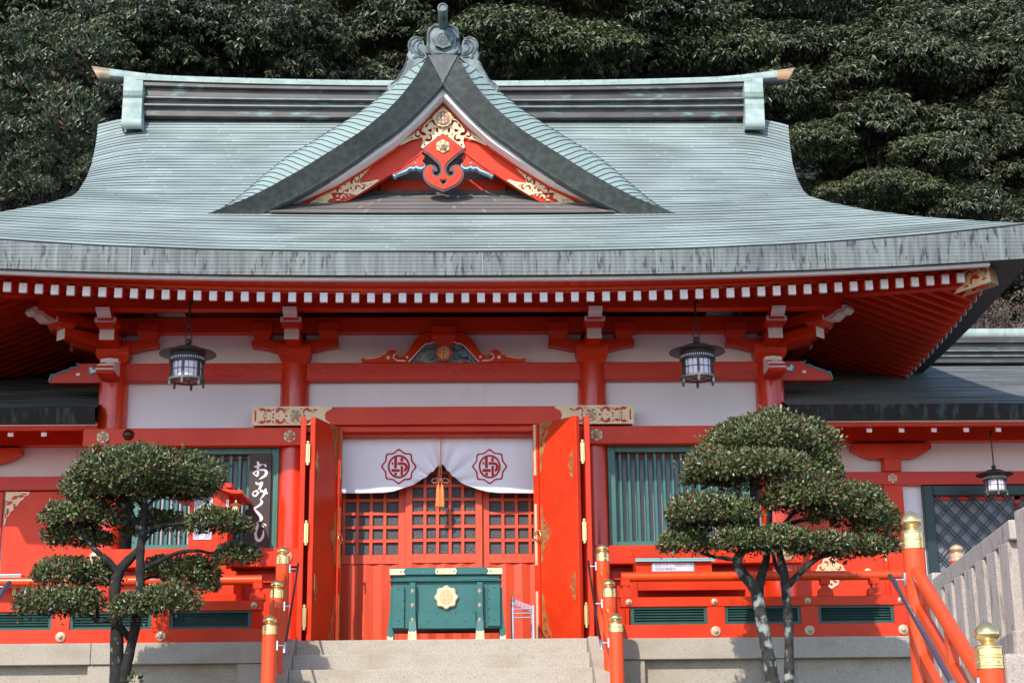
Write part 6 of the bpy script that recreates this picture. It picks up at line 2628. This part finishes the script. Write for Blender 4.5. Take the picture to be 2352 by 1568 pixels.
# ------------------------------------------------------------------ notice counter right of the door
nc = thing('notice_counter', 'red counter with a slanted teal-edged lid and a small notice, right of the doorway', 'counter')
YNC = -.95
n0 = at(1560, 1400, YNC)
nc.location = (n0.x, YNC, 0)


def np_(px, py, Y=YNC):
    p = at(px, py, Y)
    return p.x - n0.x, p.z


mb = MB()
xa, xb = np_(1461, 1300)[0], np_(1635, 1300)[0]
za, zb = np_(1550, 1318)[1], np_(1550, 1286)[1]
mb.box(xa, xb, 0, .35, za, zb)
bd = mb.build('box', RED, nc, bevel=.004)
mb = MB()
l0, l1 = np_(1458, 1282)[0], np_(1640, 1282)[0]
zl = zb + .012
mb.add([(l0, -.05, zl - .025), (l1, -.05, zl - .025), (l1, .38, zl + .16), (l0, .38, zl + .16), (l0, -.05, zl), (l1, -.05, zl), (l1, .38, zl + .185), (l0, .38, zl + .185)],
       [(3, 2, 1, 0), (4, 5, 6, 7), (0, 1, 5, 4), (1, 2, 6, 5), (2, 3, 7, 6), (3, 0, 4, 7)])
mb.build('lid', RED, bd)
mb = MB()
mb.box(l0 - .002, l1 + .002, -.056, -.0505, zl - .030, zl - .012)
mb.box(l0 - .002, l1 + .002, -.056, -.0505, zl - .008, zl + .006)
mb.build('lid_edge', TEAL, bd)
nl0, nl1, nz0, nz1 = np_(1497, 1300)[0], np_(1594, 1300)[0], np_(1550, 1312)[1], np_(1550, 1291)[1]
mb = MB()
mb.box(nl0, nl1, -.012, -.002, nz0, nz1)
nf = mb.build('notice_frame', TEAL, bd)
mb = MB()
mb.box(nl0 + .012, nl1 - .012, -.016, -.0125, nz0 + .002, nz1 - .006)
mb.build('notice', mat('lilac_paper', (.62, .60, .68), .5), nf)


def text_mesh(name, s, size, M, m, parent, align='LEFT'):
    cu = bpy.data.curves.new(name, 'FONT')
    cu.body = s
    cu.size = size
    cu.align_x = align
    cu.resolution_u = 2
    ob_t = bpy.data.objects.new(name, cu)
    C.objects.link(ob_t)
    dg = bpy.context.evaluated_depsgraph_get()
    me = bpy.data.meshes.new_from_object(ob_t.evaluated_get(dg))
    bpy.data.objects.remove(ob_t)
    me.transform(M)
    me.materials.clear()
    me.materials.append(m)
    o = bpy.data.objects.new(name, me)
    C.objects.link(o)
    o.parent = parent
    return o


tz = (nz1 - nz0)
text_mesh('notice_lettering', '記念スタンプ', tz * .38, upright(-.0172, nl0 + .035, nz0 + tz * .55), INK, nf)
text_mesh('notice_lettering', '織姫神社案内', tz * .38, upright(-.0172, nl0 + (nl1 - nl0) * .56, nz0 + tz * .55), INK, nf)
text_mesh('notice_lettering', '特別祈祷受付', tz * .38, upright(-.0172, nl0 + .035, nz0 + tz * .12), INK, nf)
# desk below
mb = MB()
sa, sb_ = np_(1437, 1320)[0], np_(1735, 1320)[0]
mb.box(sa, sb_, -.14, .45, np_(1550, 1325)[1], np_(1550, 1318)[1] - .003)
mb.build('shelf', RED, nc, bevel=.004)
mb = MB()
fa, fb = np_(1442, 1340)[0], np_(1728, 1340)[0]
zt_, zb_ = np_(1550, 1326)[1], 0
for x in (fa, fb - .10):
    mb.box(x, x + .10, -.10, 0, zb_, zt_)
    mb.box(x, x + .10, .34, .44, zb_, zt_)
mb.box(fa + .1, fb - .1, -.09, -.02, np_(1550, 1357)[1], zt_ - .0)
mb.box(fa + .1, fb - .1, -.085, -.02, .02, np_(1550, 1372)[1])
mb.box(fa + .1, fb - .1, .30, .34, .0, zt_)
mb.build('desk_frame', RED, nc, bevel=.004)

# grey metal box on the left building
gb = thing('metal_box', 'grey metal box with a round lock on the red door panel at the far left', 'box')
YGB = .62
g_ = at(5, 1345, YGB)
gb.location = (g_.x, YGB, 0)
mb = MB()
xr = at(48, 1330, YGB).x - g_.x
zt_ = at(30, 1321, YGB).z
mb.box(xr - .62, xr, 0, .31, zt_ - .12, zt_)
GM = mat('grey_metal', (.42, .41, .46), .4, .4)
b_ = mb.build('case', GM, gb, bevel=.006)
mb = MB()
mb.box(xr - .64, xr + .006, -.012, .31, zt_, zt_ + .02)
mb.build('lid', STEEL, gb, bevel=.004)
knob('lock', (at(8, 1333, YGB).x - g_.x, -.0, at(8, 1333, YGB).z), .028, STEEL, gb, .02)

# ------------------------------------------------------------------ hanging lanterns
def lantern(label, px, prim, Y, s, phook, chain):
    t = thing('hanging_lantern', label, 'lantern', group='bronze lanterns hanging from the eaves')
    c = at(px, prim, Y)                 # centre of the brim
    t.location = c
    mb = MB()
    mb.lathe([(.300, -.012), (.296, .0), (.17, .036), (.168, .040), (.14, .062), (.09, .080), (.045, .088), (.03, .092), (.026, .106), (.034, .118), (.040, .136), (.034, .156), (.016, .170), (.0004, .18)], n=40)
    mb.lathe([(.300, -.012), (.19, -.020), (.0005, -.022)], n=40)
    cap = mb.build('cap', LANT, t, smooth=40)
    mb = MB()
    R_ = .168
    mb.lathe([(R_ + .016, -.020), (R_ + .016, -.045), (R_ + .004, -.050), (R_ + .004, -.085), (R_ + .024, -.092), (R_ + .024, -.112), (R_, -.116)], n=36)
    for k in range(6):
        a = 2 * pi * k / 6 + .42
        M = Matrix.Translation((R_ * cos(a), R_ * sin(a), -.20)) @ Matrix.Rotation(a, 4, 'Z')
        mb.mbox(M, .020, .026, .20)
        for j in (-1, 1):
            a2 = a + j * 2 * pi / 18
            M = Matrix.Translation(((R_ - .002) * cos(a2), (R_ - .002) * sin(a2), -.20)) @ Matrix.Rotation(a2, 4, 'Z')
            mb.mbox(M, .006, .004, .185)
    mb.tube([((R_ - .002) * cos(2 * pi * k / 36), (R_ - .002) * sin(2 * pi * k / 36), -.20) for k in range(37)], .0035, 6)
    mb.build('frame', LANT, t, smooth=35)
    mb = MB()
    for k in range(48):
        a = 2 * pi * k / 48
        M = Matrix.Translation(((R_ + .005) * cos(a), (R_ + .005) * sin(a), -.068)) @ Matrix.Rotation(a, 4, 'Z')
        mb.mbox(M, .003, .007, .024)
    mb.build('vent_slots', MILK, t)
    mb = MB()
    mb.lathe([(R_ - .012, -.11), (R_ - .012, -.30)], n=36)
    mb.build('milk_glass', MILK, t, smooth=60)
    mb = MB()
    mb.lathe([(R_ - .03, -.30), (R_ + .020, -.296), (R_ + .028, -.305), (R_ + .026, -.325), (R_ + .005, -.33), (R_ - .028, -.328), (R_ - .03, -.30)], n=36)
    for k in range(3):
        a = pi * k / 3 + .42
        mb.bar(((R_ - .02) * cos(a), (R_ - .02) * sin(a), -.315), (-(R_ - .02) * cos(a), -(R_ - .02) * sin(a), -.315), .018, .016)
    for k in range(6):
        a = 2 * pi * k / 6 + .42
        mb.tube([((R_ + .01) * cos(a), (R_ + .01) * sin(a), -.31), ((R_ + .014) * cos(a), (R_ + .014) * sin(a), -.385)], [.017, .013], 8)
    mb.build('base_ring', LANTG, t, smooth=40)
    mb = MB()
    mb.lathe([(R_ - .034, -.318), (.0005, -.318)], n=24)
    mb.build('bottom_glass', mat('pink_glass', (.50, .33, .32), .4), t)
    zh = (at(phook[0], phook[1], Y) - c) / (s * .93)
    hz = zh.z
    mb = MB()
    if chain:
        zz = .150
        for k, (w_, h_) in enumerate(((.036, .058), (.030, .036))):
            cz_ = zz + h_
            L_ = [(w_ * cos(2 * pi * j / 16) * (1 if k == 0 else 1), 0, cz_ + h_ * sin(2 * pi * j / 16)) for j in range(17)]
            mb.tube(L_, .007, 6)
            zz = cz_ + h_ * .82
        mb.tube([(0, 0, zz + .0), (0, 0, hz - .06)], [.014, .011], 8)
    else:
        mb.tube([(0, 0, .15), (0, 0, hz - .06)], .013, 8)
    mb.tube([(0, 0, hz - .07), (.0, .02, hz - .03), (.05, .06, hz + .04)], [.012, .02, .022], 8)
    mb.build('hanger', LANT, t, smooth=50)
    t.scale = (s, s, s * .93)
    return t


lantern('round bronze lantern with milk-glass panes hanging left of the doorway before white plaster', 431.5, 812, -1.15, 1.09, (438, 690), True)
lantern('round bronze lantern with milk-glass panes hanging right of the doorway before white plaster', 1601, 807, -1.15, 1.09, (1598, 690), True)
lantern('smaller bronze lantern on a straight rod before the lattice window of the right building', 2284, 1089, .25, .76, (2283, 992), False)


# ------------------------------------------------------------------ foliage
def leaf_mesh(name, pos, axis, nrm, length, width, midx, mats, parent, loc=None, fold=.25, droop=.0):
    "many small folded leaves, two triangles each"
    n = len(pos)
    axis = axis / (np.linalg.norm(axis, axis=1, keepdims=True) + 1e-9)
    side = np.cross(axis, nrm)
    side /= np.linalg.norm(side, axis=1, keepdims=True) + 1e-9
    up = np.cross(side, axis)
    L = length[:, None]
    Wd = width[:, None]
    v = np.empty((n, 4, 3))
    v[:, 0] = pos
    v[:, 1] = pos + axis * L * .48 + side * Wd * .5 + up * Wd * fold
    v[:, 2] = pos + axis * L - up * L * droop
    v[:, 3] = pos + axis * L * .48 - side * Wd * .5 + up * Wd * fold
    me = bpy.data.meshes.new(name)
    me.vertices.add(n * 4)
    me.vertices.foreach_set('co', v.reshape(-1))
    idx = np.arange(n)[:, None] * 4
    tri = np.concatenate([idx, idx + 1, idx + 2, idx, idx + 2, idx + 3], axis=1).reshape(-1)
    me.loops.add(n * 6)
    me.loops.foreach_set('vertex_index', tri.astype(np.int32))
    me.polygons.add(n * 2)
    me.polygons.foreach_set('loop_start', (np.arange(n * 2) * 3).astype(np.int32))
    me.polygons.foreach_set('material_index', np.repeat(midx, 2).astype(np.int32))
    for m in mats:
        me.materials.append(m)
    me.update(calc_edges=True)
    o = bpy.data.objects.new(name, me)
    C.objects.link(o)
    if parent:
        o.parent = parent
    return o


def unit(n):
    v = rng.normal(size=(n, 3))
    return v / np.linalg.norm(v, axis=1, keepdims=True)


# --- clipped topiaries
def pad_leaves(c, rx, ry, rz, dens, lean=0.0):
    "leaves over a flattened dome; c centre, half sizes"
    area = 2.2 * pi * rx * ry + 2.0 * (rx + ry) * rz
    n = int(area * dens)
    d = unit(n)
    d[:, 2] = np.where(d[:, 2] < -.60, -d[:, 2] * rng.random(n), d[:, 2])
    # uneven outline: a few low-frequency lumps
    ph = rng.random(6) * 6
    lump = 1 + .07 * np.sin(9 * d[:, 0] + ph[4]) * np.sin(8 * d[:, 1] + ph[5]) * np.cos(5 * d[:, 2]) + .12 * np.sin(3 * np.arctan2(d[:, 1], d[:, 0]) + ph[0]) + .07 * np.sin(5 * np.arctan2(d[:, 1], d[:, 0]) + ph[1] + 3 * d[:, 2]) + .06 * np.sin(7 * d[:, 0] + ph[2]) * np.cos(6 * d[:, 1] + ph[3])
    r = lump * (1 - np.abs(rng.normal(0, .10, n)))
    inner = rng.random(n) < .25
    r = np.where(rng.random(n) < .05, r * rng.uniform(1.03, 1.14, n), r)
    r = np.where(inner, r * rng.uniform(.45, .9, n), r)
    e = np.where(d[:, 2] < 0, .70, 1.0)
    p = np.stack([d[:, 0] * rx * r, d[:, 1] * ry * r, d[:, 2] * rz * r * e], 1) + np.array(c)
    hang = (rng.random(n) < .05) & (d[:, 2] < .15)
    p[:, 2] -= np.where(hang, rng.uniform(.02, .10, n), 0)
    nr = np.stack([d[:, 0] / rx, d[:, 1] / ry, d[:, 2] / rz], 1)
    nr /= np.linalg.norm(nr, axis=1, keepdims=True)
    ax = nr * rng.uniform(.2, 1.0, (n, 1)) + unit(n) * .75 + np.array([0, 0, .35])
    nn = nr * 1.1 + unit(n) * .7 + np.array([0, -.1, .25])
    return p, ax, nn


def topiary(label, Y0, pads, limbs, bark, dens, leaf=(.045, .0235), red=.13):
    t = thing('topiary_tree', label, 'tree')
    base = at(limbs[0][0][0][0], limbs[0][0][0][1], Y0)
    t.location = (base.x, Y0, -.9)
    L0 = np.array([base.x, Y0, -.9])
    P_, A_, N_ = [], [], []
    for px, py, rxp, ryp, dy, k in pads:
        c = at(px, py + 6, Y0 + dy)
        m = (RC.transposed() @ (c - CAM)).z / -FOC
        rx, rz = rxp * m * 1.0, ryp * m * 1.03
        p, a, n_ = pad_leaves(np.array(c), rx, rx * k, rz, dens)
        P_.append(p)
        A_.append(a)
        N_.append(n_)
    P_, A_, N_ = np.concatenate(P_), np.concatenate(A_), np.concatenate(N_)
    n = len(P_)
    big = rng.random(n) < .06
    ln = leaf[0] * rng.uniform(.65, 1.15, n) * np.where(big, 1.5, 1)
    wd = leaf[1] * rng.uniform(.7, 1.15, n) * np.where(big, 1.6, 1)
    mi = rng.choice(3, n, p=[.50, .50 - red, red])
    leaf_mesh('crown', P_ - L0, A_, N_, ln, wd, mi, LT, t)
    mb = MB()
    for pts, rad in limbs:
        q_ = []
        for i, pt_ in enumerate(pts):
            dy = pt_[2] if len(pt_) > 2 else 0
            q_.append(at(pt_[0], pt_[1], Y0 + dy))
        # resample smoothly and roughen
        Q, Rr = [], []
        m_ = len(q_)
        for i in range(m_ - 1):
            p0, p1, p2, p3 = [q_[min(max(j, 0), m_ - 1)] for j in (i - 1, i, i + 1, i + 2)]
            for k in range(5):
                u = k / 5
                Q.append(.5 * ((2 * p1) + (p2 - p0) * u + (2 * p0 - 5 * p1 + 4 * p2 - p3) * u * u + (3 * p1 - p0 - 3 * p2 + p3) * u ** 3))
                Rr.append((rad[0] + (rad[1] - rad[0]) * (i + u) / (m_ - 1)) * random.uniform(.90, 1.12))
        Q.append(q_[-1])
        Rr.append(rad[1])
        mb.tube([Vector(p) - Vector(L0) for p in Q], [v_ * .90 for v_ in Rr], 12)
    # fine twigs inside the pads
    for px, py, rxp, ryp, dy, k in pads:
        c = at(px, py + ryp * .12, Y0 + dy)
        m = (RC.transposed() @ (c - CAM)).z / -FOC
        for _ in range(int(4 + rxp / 16)):
            a = random.uniform(0, 2 * pi)
            e = Vector((rxp * m * .8 * cos(a), rxp * m * k * .8 * sin(a), ryp * m * random.uniform(.1, .6)))
            mid = e * .5 + Vector((random.uniform(-.05, .05), random.uniform(-.05, .05), -.03))
            mb.tube([Vector(c) - Vector(L0), Vector(c) - Vector(L0) + mid, Vector(c) - Vector(L0) + e], [.012, .008, .004], 5)
    mb.build('trunk', bark, t, smooth=70)
    return t


topiary('dark-trunked cloud-pruned tree with many small tiered pads, left of the steps', -3.55,
        [(320, 1092, 170, 66, 0, .85), (250, 1120, 95, 40, -.1, .8), (400, 1115, 90, 42, .1, .8),
         (185, 1180, 92, 36, .0, .8), (172, 1228, 66, 28, .25, .8), (225, 1235, 36, 18, .35, .8),
         (490, 1196, 68, 34, -.1, .8), (545, 1206, 34, 22, -.05, .8), (365, 1196, 56, 28, .35, .9), (305, 1218, 24, 14, .3, .9),
         (540, 1272, 52, 28, .15, .8), (575, 1262, 18, 16, .15, .8),
         (160, 1314, 88, 36, .1, .75), (225, 1322, 50, 30, .2, .8),
         (130, 1384, 90, 38, -.15, .8), (190, 1376, 46, 30, -.1, .8),
         (305, 1392, 56, 34, -.35, .9), (390, 1378, 66, 40, -.4, .85),
         (435, 1312, 66, 38, .45, .9), (370, 1300, 42, 26, .45, .9), (470, 1340, 34, 26, .45, .9)],
        [([(268, 1610), (268, 1543), (268, 1426), (264, 1348), (276, 1309, .05), (299, 1282, .05), (322, 1262, .05)], (.078, .042)),
         ([(280, 1600), (289, 1535, -.03), (307, 1457, -.05), (318, 1387, -.05), (322, 1329, -.03), (322, 1270), (326, 1224), (330, 1177), (330, 1135), (326, 1100)], (.060, .030)),
         ([(326, 1224), (311, 1201), (299, 1173), (272, 1154), (241, 1136)], (.038, .016)),
         ([(330, 1180), (345, 1155), (375, 1130), (400, 1115)], (.022, .012)), ([(328, 1165), (312, 1145), (295, 1125)], (.020, .012)),
         ([(329, 1228), (357, 1210, -.03), (404, 1203, -.08), (455, 1200, -.1), (500, 1200, -.1)], (.030, .012)),
         ([(327, 1306), (361, 1290, .05), (408, 1269, .1), (450, 1264, .12), (481, 1269, .15), (535, 1278, .15)], (.028, .012)),
         ([(268, 1310, .03), (250, 1288), (233, 1275), (206, 1248), (190, 1215)], (.038, .022)),
         ([(297, 1463), (275, 1438, -.1), (256, 1422, -.12), (225, 1426, -.14), (202, 1408, -.14), (150, 1392, -.14)], (.040, .014)),
         ([(225, 1422, -.1), (221, 1379, .0), (212, 1340, .1), (190, 1325, .1)], (.022, .012)),
         ([(320, 1400, -.06), (335, 1394, -.25), (350, 1385, -.35)], (.022, .012)),
         ([(322, 1335), (345, 1325, .2), (390, 1320, .4), (430, 1318, .45)], (.020, .012)),
         ([(290, 1290, .05), (330, 1245, .2), (360, 1210, .35)], (.020, .010))],
        BARK, 3800)
topiary('broad round-headed cloud-pruned tree on twin lichened trunks, right of the steps', -3.55,
        [(1765, 1014, 152, 64, .1, .9), (1660, 1052, 60, 34, .0, .9), (1850, 1040, 72, 42, .1, .9),
         (1720, 1078, 148, 48, -.25, .8), (1640, 1085, 70, 38, -.2, .8), (1850, 1080, 80, 44, 0, .9),
         (1845, 1138, 100, 52, -.35, .8), (1950, 1165, 92, 58, -.1, .9), (2010, 1195, 56, 54, 0, .9), (1990, 1140, 40, 30, 0, .9),
         (1632, 1176, 104, 44, -.3, .8), (1600, 1180, 70, 38, -.3, .8),
         (1572, 1242, 60, 38, -.15, .9), (1700, 1240, 66, 32, -.4, .9), (1790, 1238, 80, 34, -.4, .9), (1880, 1248, 74, 30, -.3, .9), (1960, 1252, 76, 30, -.1, .9), (2030, 1250, 34, 26, 0, .9)],
        [([(1780, 1610), (1775, 1568), (1760, 1480), (1745, 1400), (1733, 1350), (1704, 1315), (1694, 1285), (1716, 1245), (1725, 1200)], (.078, .045)),
         ([(1812, 1610), (1812, 1568, .05), (1812, 1450, .05), (1804, 1350, .05), (1800, 1310, .05), (1790, 1265, .05), (1786, 1200, .05)], (.058, .036)),
         ([(1810, 1345, .05), (1835, 1318, 0), (1862, 1292, -.05), (1905, 1268, -.1), (1950, 1262, -.1)], (.038, .022)),
         ([(1697, 1288), (1665, 1281, -.08), (1640, 1278, -.12), (1600, 1266, -.15), (1570, 1255, -.15)], (.026, .012)),
         ([(1742, 1372), (1748, 1325, .08), (1760, 1285, .12), (1764, 1240, .15), (1768, 1160, .15), (1766, 1060, .1)], (.052, .026)),
         ([(1800, 1325, .05), (1782, 1298, .1), (1776, 1270, .1), (1770, 1245, .1)], (.026, .018)),
         ([(1716, 1240), (1700, 1200, -.2), (1650, 1185, -.3)], (.026, .012)), ([(1786, 1220, .05), (1830, 1170, -.2), (1860, 1150, -.3)], (.026, .012)), ([(1786, 1210, .05), (1880, 1185, 0), (1950, 1180, -.1)], (.026, .012))],
        BARKP, 3800)
# low weed at the foot of the left topiary
wd_ = thing('weed', 'small leafy weed sprouting at the foot of the dark-trunked tree', 'plant')
p0 = at(309, 1572, -3.6)
wd_.location = p0
n = 60
d = unit(n)
d[:, 2] = np.abs(d[:, 2]) + .3
leaf_mesh('leaves', d * np.array([.05, .05, .07]), d, unit(n) + np.array([0, -.5, .6]), rng.uniform(.03, .06, n), rng.uniform(.015, .026, n), rng.choice(2, n), LT, wd_)
mb = MB()
mb.tube([(0, 0, -.35), (.01, 0, -.1), (0, 0, .05)], [.006, .005, .003], 6)
mb.build('stem', BARK, wd_)


# --- the wooded hillside
def oak_crown(name, R_, nb, spr, leaf, mats, droop=.75, probs=(.55, .33, .12), seed=1, upright_=False):
    "boughs spread over a crown, every bough a dome of drooping leaf sprays"
    g = np.random.default_rng(seed)

    def un(n):
        v = g.normal(size=(n, 3))
        return v / np.linalg.norm(v, axis=1, keepdims=True)
    d = un(nb)
    d[:, 2] = np.where(d[:, 2] < -.5, -d[:, 2], d[:, 2])
    rr = g.uniform(.62, 1.06, nb)
    bc = d * rr[:, None] * np.array([R_, R_ * .85, R_ * 1.05])
    br = g.uniform(.24, .46, nb) * R_ * .85
    P_, A_, N_, Ln = [], [], [], []
    for c, r in zip(bc, br):
        ns = int(spr * (r / (R_ * .35)) ** 2)
        sd = un(ns)
        sd[:, 2] = np.where(sd[:, 2] < -.2, -sd[:, 2], sd[:, 2])
        sp_ = c + sd * r * g.uniform(.62, 1.06, ns)[:, None] * np.array([1.15, 1.0, .72])
        k = 7
        for j in range(k):
            a = g.uniform(0, 2 * pi, ns)
            hor = np.stack([np.cos(a), np.sin(a), np.zeros(ns)], 1)
            if upright_:
                ax = hor * .75 + sd * .5 + np.array([0, 0, .65])
            else:
                ax = hor * .6 + sd * .45 + np.array([0, 0, -droop]) * g.uniform(.3, 1.2, ns)[:, None]
            P_.append(sp_ + hor * .012)
            A_.append(ax)
            N_.append(sd * .95 + hor * .35 + un(ns) * .55 + np.array([-.12, -.32, .28]))
    P_, A_, N_ = np.concatenate(P_), np.concatenate(A_), np.concatenate(N_)
    n = len(P_)
    ln = leaf[0] * g.uniform(.65, 1.15, n)
    wd = leaf[1] * g.uniform(.75, 1.15, n)
    mi = g.choice(3, n, p=probs)
    o = leaf_mesh(name, P_, A_, N_, ln, wd, mi, mats, None, fold=.22, droop=.10)
    mb = MB()
    for k in range(0, nb, 5):
        e = Vector(bc[k]) * .8
        m_ = e * .5 + Vector((0, 0, -.3 * R_ * .4))
        mb.tube([Vector((0, 0, -R_ * .5)), m_, e], [.055, .035, .012], 5)
    mb.tube([(0, 0, -R_ - 4.5), (.1, 0, -R_ * .9), (0, .05, 0), (.1, 0, R_ * .7)], [.24 * R_ / 2.6, .19 * R_ / 2.8, .13 * (R_ / 2.6) ** 2, .04], 9)
    tr = mb.build('trunk', BARKB, None, smooth=60)
    return o, tr


VAR = []
for i, (sd_, pr, mats_, kw) in enumerate(((1, (.58, .32, .10), LF, {}), (2, (.42, .54, .04), LF, {}), (3, (.42, .18, .40), LF, {}))):
    VAR.append(oak_crown('crown', 2.6, 30, 520, (.136, .040), mats_, seed=sd_ + 10, probs=pr, **kw))
BV = oak_crown('crown', 1.5, 24, 110, (.125, .040), LB, seed=44, probs=(.52, .38, .10), upright_=True)
for o_ in [v for V in VAR + [BV] for v in V]:
    C.objects.unlink(o_)


def plant(px, py, Y, s, v, label, name='evergreen_oak', group=None, rot=None):
    t = thing(name, label, 'tree', group=group)
    c = at(px, py, Y)
    t.location = c
    for src in v:
        o = src.copy()
        C.objects.link(o)
        o.parent = t
    t.scale = (s, s, s * random.uniform(.92, 1.06))
    t.rotation_euler = (0, 0, random.uniform(-.9, .9) if rot is None else rot)
    return t


FRONT = [
    (30, 560, 8.6, .85, 'evergreen low at the left edge, behind the eave corner'),
    (300, 330, 8.2, .80, 'evergreen low behind the upswept left tip of the main ridge'),
    (470, 130, 9.8, .95, 'evergreen above the left part of the main ridge'),
    (700, 150, 9.6, .95, 'evergreen over the middle of the left ridge half'),
    (880, 110, 10.2, .95, 'evergreen just left of the bronze gable ornament'),
    (1170, 115, 9.8, .95, 'evergreen just right of the bronze gable ornament'),
    (1400, 140, 9.6, .95, 'evergreen over the middle of the right ridge half'),
    (1640, 120, 10, 1.0, 'evergreen above the right end of the main ridge'),
    (1900, 300, 9.2, .92, 'evergreen close beside the right gable verge of the roof'),
    (2130, 260, 9.6, .95, 'tall bright evergreen right of the roof, in full sun'),
    (2020, 440, 8.4, .62, 'small rounded evergreen just above the right hip of the roof'),
    (2330, 330, 9.4, .95, 'evergreen at the right edge, beside the brightest one'),
    (2240, 470, 8.4, .72, 'rounded evergreen above the right eave corner'),
    (2390, 600, 8.8, .70, 'evergreen at the right edge below the eave corner, over the leafless shrub'),
    (-80, 300, 8.6, .9, 'dark evergreen reaching in at the left edge'),
]
BACK = [(60, 30, 13.5, 1.05, 'shaded evergreen in the top left corner'), (330, 60, 13, 1.05, 'evergreen at the top, above the left ridge tip'),
        (600, -30, 13.5, 1.05, 'evergreen at the top edge left of centre'), (850, -40, 13.5, 1.05, 'evergreen at the top edge left of the bronze horn'),
        (1120, -30, 13.8, 1.05, 'evergreen at the top edge right of the bronze horn'), (1380, -20, 13.6, 1.05, 'evergreen at the top edge right of centre'),
        (1650, -10, 13.6, 1.05, 'evergreen at the top edge above the right ridge end'), (1930, 40, 13.2, 1.05, 'evergreen at the top, right of the ridge tip'),
        (2200, 20, 13.4, 1.05, 'evergreen at the top right, second from the corner'), (2420, 60, 13.2, 1.05, 'evergreen in the top right corner')]
for k, (px, py, Y, s, lab) in enumerate(FRONT + BACK):
    plant(px, py, Y, s, VAR[(k * 2 + k // 3) % 3], lab, group='evergreen oaks on the hillside')
for px, py, Y, s, lab in ((120, 235, 5.6, .88, 'upright-leaved bush with reddish tips under the left tip of the main ridge'), (90, 415, 4.6, .98, 'broad upright-leaved bush left of the steep roof verge, below the ridge tip bush'), (10, 300, 6.0, 1.0, 'upright-leaved bush at the far left edge, above the left eave corner'), (118, 462, 4.2, .62, 'small upright-leaved bush tucked right behind the left hip of the roof')):
    plant(px, py, Y, s, BV, lab, name='broadleaf_bush', group='upright-leaved bushes left of the roof')

# leafless shrub with reddish buds above the right building
sh = thing('bare_shrub', 'half-leafless twiggy shrub with reddish buds above the right building roof ridge', 'shrub')
b0 = at(2320, 790, 5.6)
sh.location = b0
mb = MB()
tips = []
for k in range(46):
    x = random.uniform(-1.1, 1.1)
    p = Vector((x, random.uniform(-.4, .4), -.2))
    d = Vector((random.uniform(-.5, .5) + x * .15, random.uniform(-.3, .3), 1)).normalized()
    q_ = [p]
    for j in range(5):
        d = (d + Vector((random.uniform(-.35, .35), random.uniform(-.25, .25), random.uniform(-.15, .2)))).normalized()
        q_.append(q_[-1] + d * random.uniform(.12, .22))
        for _ in range(2):
            e = (d + Vector((random.uniform(-1, 1), random.uniform(-.8, .8), random.uniform(-.4, .6)))).normalized() * random.uniform(.12, .34)
            mb.tube([q_[-1], q_[-1] + e * .5 + Vector((0, 0, .02)), q_[-1] + e], [.006, .005, .003], 4)
            tips += [q_[-1] + e * t_ for t_ in (.45, .75, 1.0)]
    mb.tube(q_, [.016, .014, .011, .009, .007, .004], 5)
mb.build('twigs', mat('grey_twig', (.22, .18, .16), .8), sh)
T_ = np.array([tuple(p) for p in tips])
T_ = np.repeat(T_, 5, axis=0) + rng.normal(0, .035, (len(tips) * 5, 3))
n = len(T_)
leaf_mesh('buds', T_, unit(n) + np.array([0, 0, .2]), unit(n) + np.array([0, -.5, .3]), rng.uniform(.03, .075, n), rng.uniform(.015, .032, n), rng.choice(3, n, p=[.40, .35, .25]), LR, sh)
# only real scene objects are left linked
